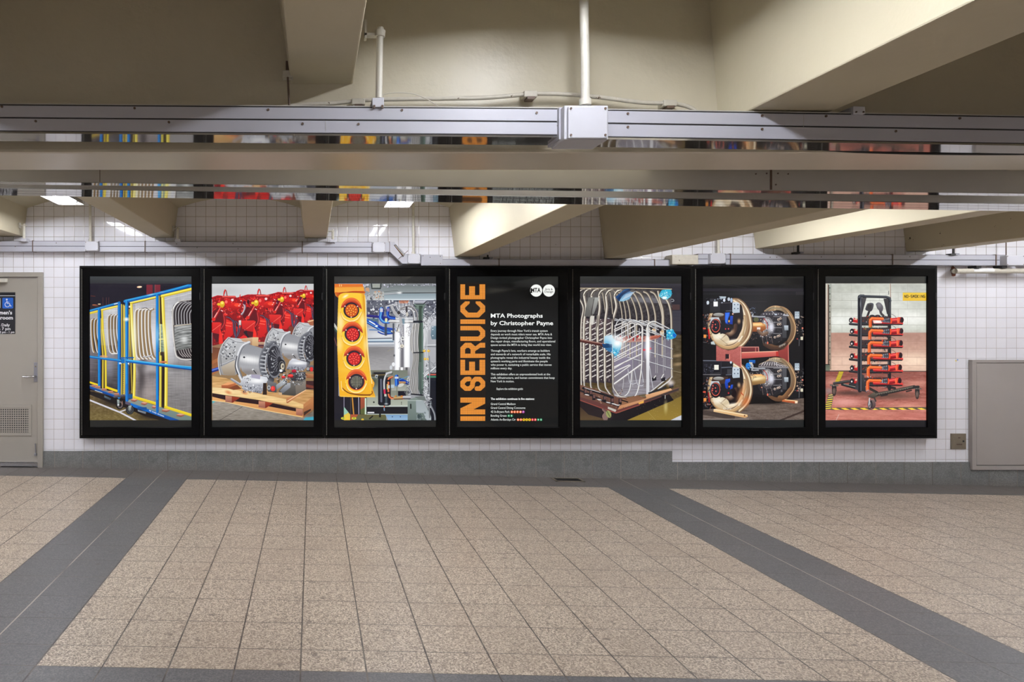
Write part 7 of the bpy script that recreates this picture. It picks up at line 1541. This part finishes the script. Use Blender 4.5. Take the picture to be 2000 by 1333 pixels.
# wheelchair figure
yy = -.0199
def lw(pts, w, nm_='wheelchair_symbol'):
    return MB().tube([(wx(a), yy, wz(b)) for a, b in pts], w, 6).build(nm_, M['signwhite'], bl)
lw([(15, 588), (15.3, 593), (20, 593.5), (22, 598.5), (24, 598)], .0042)
lw([(15, 590.6), (19.5, 590.8)], .0035)
lw([(13.8 + 0, 591.2)] + [(16 + 4.7 * math.cos(math.radians(a)), 595.2 - 4.7 * math.sin(math.radians(a))) for a in range(140, 360, 20)], .0036)
MB().tube([(wx(14.8), yy, wz(585.6)), (wx(14.8), yy - .0006, wz(585.6))], .0095, 12).build('wheelchair_symbol', M['signwhite'], bl)
for s, x0, x1, py, cap, b in (("Women's", -19, 25.2, 614.3, 7.2, .03), ('Bathroom', -18, 26.8, 624.3, 7.2, .03), ('Open Daily', -16, 20.8, 637.8, 5.6, .02), ('7 am - 7 pm', -19, 22, 645.2, 5.6, .02), ('Closed 12 pm - 1 pm', -20, 29.6, 651, 4.2, .02)):
    text('sign_lettering', s, M['signwhite'], t, wx(x0), wz(py), (x1 - x0) / 180, cap / 180, -.0197, b)

# ------------------------------------------------------------------ right side: cabinet door and small plate
t = thing('utility_cabinet', P(1950, 915, 7.6), 'large flush taupe cabinet door with raised frame at the right edge', 'cabinet')
x0, x1 = wx(1891.5), wx(2112)
z0, z1 = wz(917), wz(703)
for b in ((x0, x1, z0, z0 + .045), (x0, x1, z1 - .03, z1), (x0, x0 + .046, z0 + .0452, z1 - .0302), (x1 - .046, x1, z0 + .0452, z1 - .0302)):
    MB().box(b[0], b[1], -.045, -.0005, b[2], b[3]).build('frame', M['taupe_dark'], t, bevel=.002)
MB().box(x0 + .04, x1 - .04, -.028, -.0006, z0 + .03, z1 - .02).build('recess', M['dark'], t)
MB().box(x0 + .052, x1 - .052, -.040, -.0284, z0 + .052, z1 - .034).build('cabinet_door', M['taupe_dark'], t, bevel=.002)
for py in (747, 870):
    MB().tube([(wx(2000), -.046, wz(py + 8)), (wx(2000), -.046, wz(py - 8))], .007, 10).build('hinge', M['cable'], t)
t = thing('lock_plate_cover', P(1870, 862, 7.6), 'small square bronze access plate with a round lock, low on the tiles', 'access plate')
MB().box(wx(1856), wx(1885.3), -.012, -.0005, wz(877.5), wz(847.2)).build('plate', M['brass'], t, bevel=.002)
MB().box(wx(1858), wx(1883.3), -.0135, -.011, wz(875.6), wz(849.2)).build('plate_door', M['brass'], t, bevel=.001)
MB().tube([(wx(1879.3), -.016, wz(862)), (wx(1879.3), -.013, wz(862))], .010, 14).build('round_lock', M['cable'], t)
MB().box(wx(1866), wx(1877), -.0142, -.013, wz(869.5), wz(867)).build('stamped_mark', M['screw'], t)
MB().box(wx(1869), wx(1873.5), -.0142, -.013, wz(856.5), wz(854)).build('stamped_mark', M['screw'], t)
t = thing('stickers', (wx(1867), -.001, wz(704)), 'two tiny yellow and blue stickers on a tile right of the last poster', 'sticker')
for x, y, m in ((1867, 705, M['pic_y'] if 'pic_y' in M else paint('yellow_sticker', (226, 206, 120), .5, 0, 1, 0)), (1870, 703.4, paint('blue_sticker', (150, 170, 220), .5, 0, 1, 0))):
    MB().tube([(wx(x), -.0006, wz(y)), (wx(x), -.0016, wz(y))], .009, 10).build('sticker_dot', m, t)

# floor drain grating set into the border tiles
def fp(px, py):          # point of the sloping floor seen at that pixel
    kx, kz = (px - 610) / FOC, (py - 632) / FOC
    d = EYE / (kz - SL * kx); return Vector((kx * d, d - DIST, -SL * kx * d))
cs = [fp(1081, 941.5), fp(1139, 942.5), fp(1131, 933.5), fp(1074, 933)]
cs = [Vector((2.60, -.37, 0)), Vector((2.93, -.37, 0)), Vector((2.93, -.16, 0)), Vector((2.60, -.16, 0))]
c0 = fp(1109, 938); hx, hy = .155, .085
t = thing('floor_drain', c0 + Vector((0, 0, .001)), 'small rectangular metal floor drain grating near the wall', 'floor drain')
def fbox(x0, x1, y0, y1, h0, h1):
    return [(x, y, fz(x) + h) for h in (h0, h1) for x, y in ((x0, y0), (x1, y0), (x1, y1), (x0, y1))]
def fb(mb, *a):
    v = fbox(*a); mb.hexa([v[0], v[1], v[5], v[4], v[3], v[2], v[6], v[7]]); return mb
cx0, cy0 = c0.x, c0.y
fr_ = MB()
for b in ((-hx, hx, -hy, -hy + .022), (-hx, hx, hy - .022, hy), (-hx, -hx + .022, -hy, hy), (hx - .022, hx, -hy, hy)):
    fb(fr_, cx0 + b[0], cx0 + b[1], cy0 + b[2], cy0 + b[3], 0, .005)
fr_.build('drain_frame', M['brass'], t)
fb(MB(), cx0 - hx + .01, cx0 + hx - .01, cy0 - hy + .01, cy0 + hy - .01, 0, .0012).build('drain_pit', M['dark'], t)
g = MB(); x = cx0 - hx + .03
while x < cx0 + hx - .03: fb(g, x, x + .006, cy0 - hy + .02, cy0 + hy - .02, .001, .004); x += .014
fb(g, cx0 - hx + .02, cx0 + hx - .02, cy0 - .003, cy0 + .003, .001, .0042)
g.build('grate', M['cable'], t)
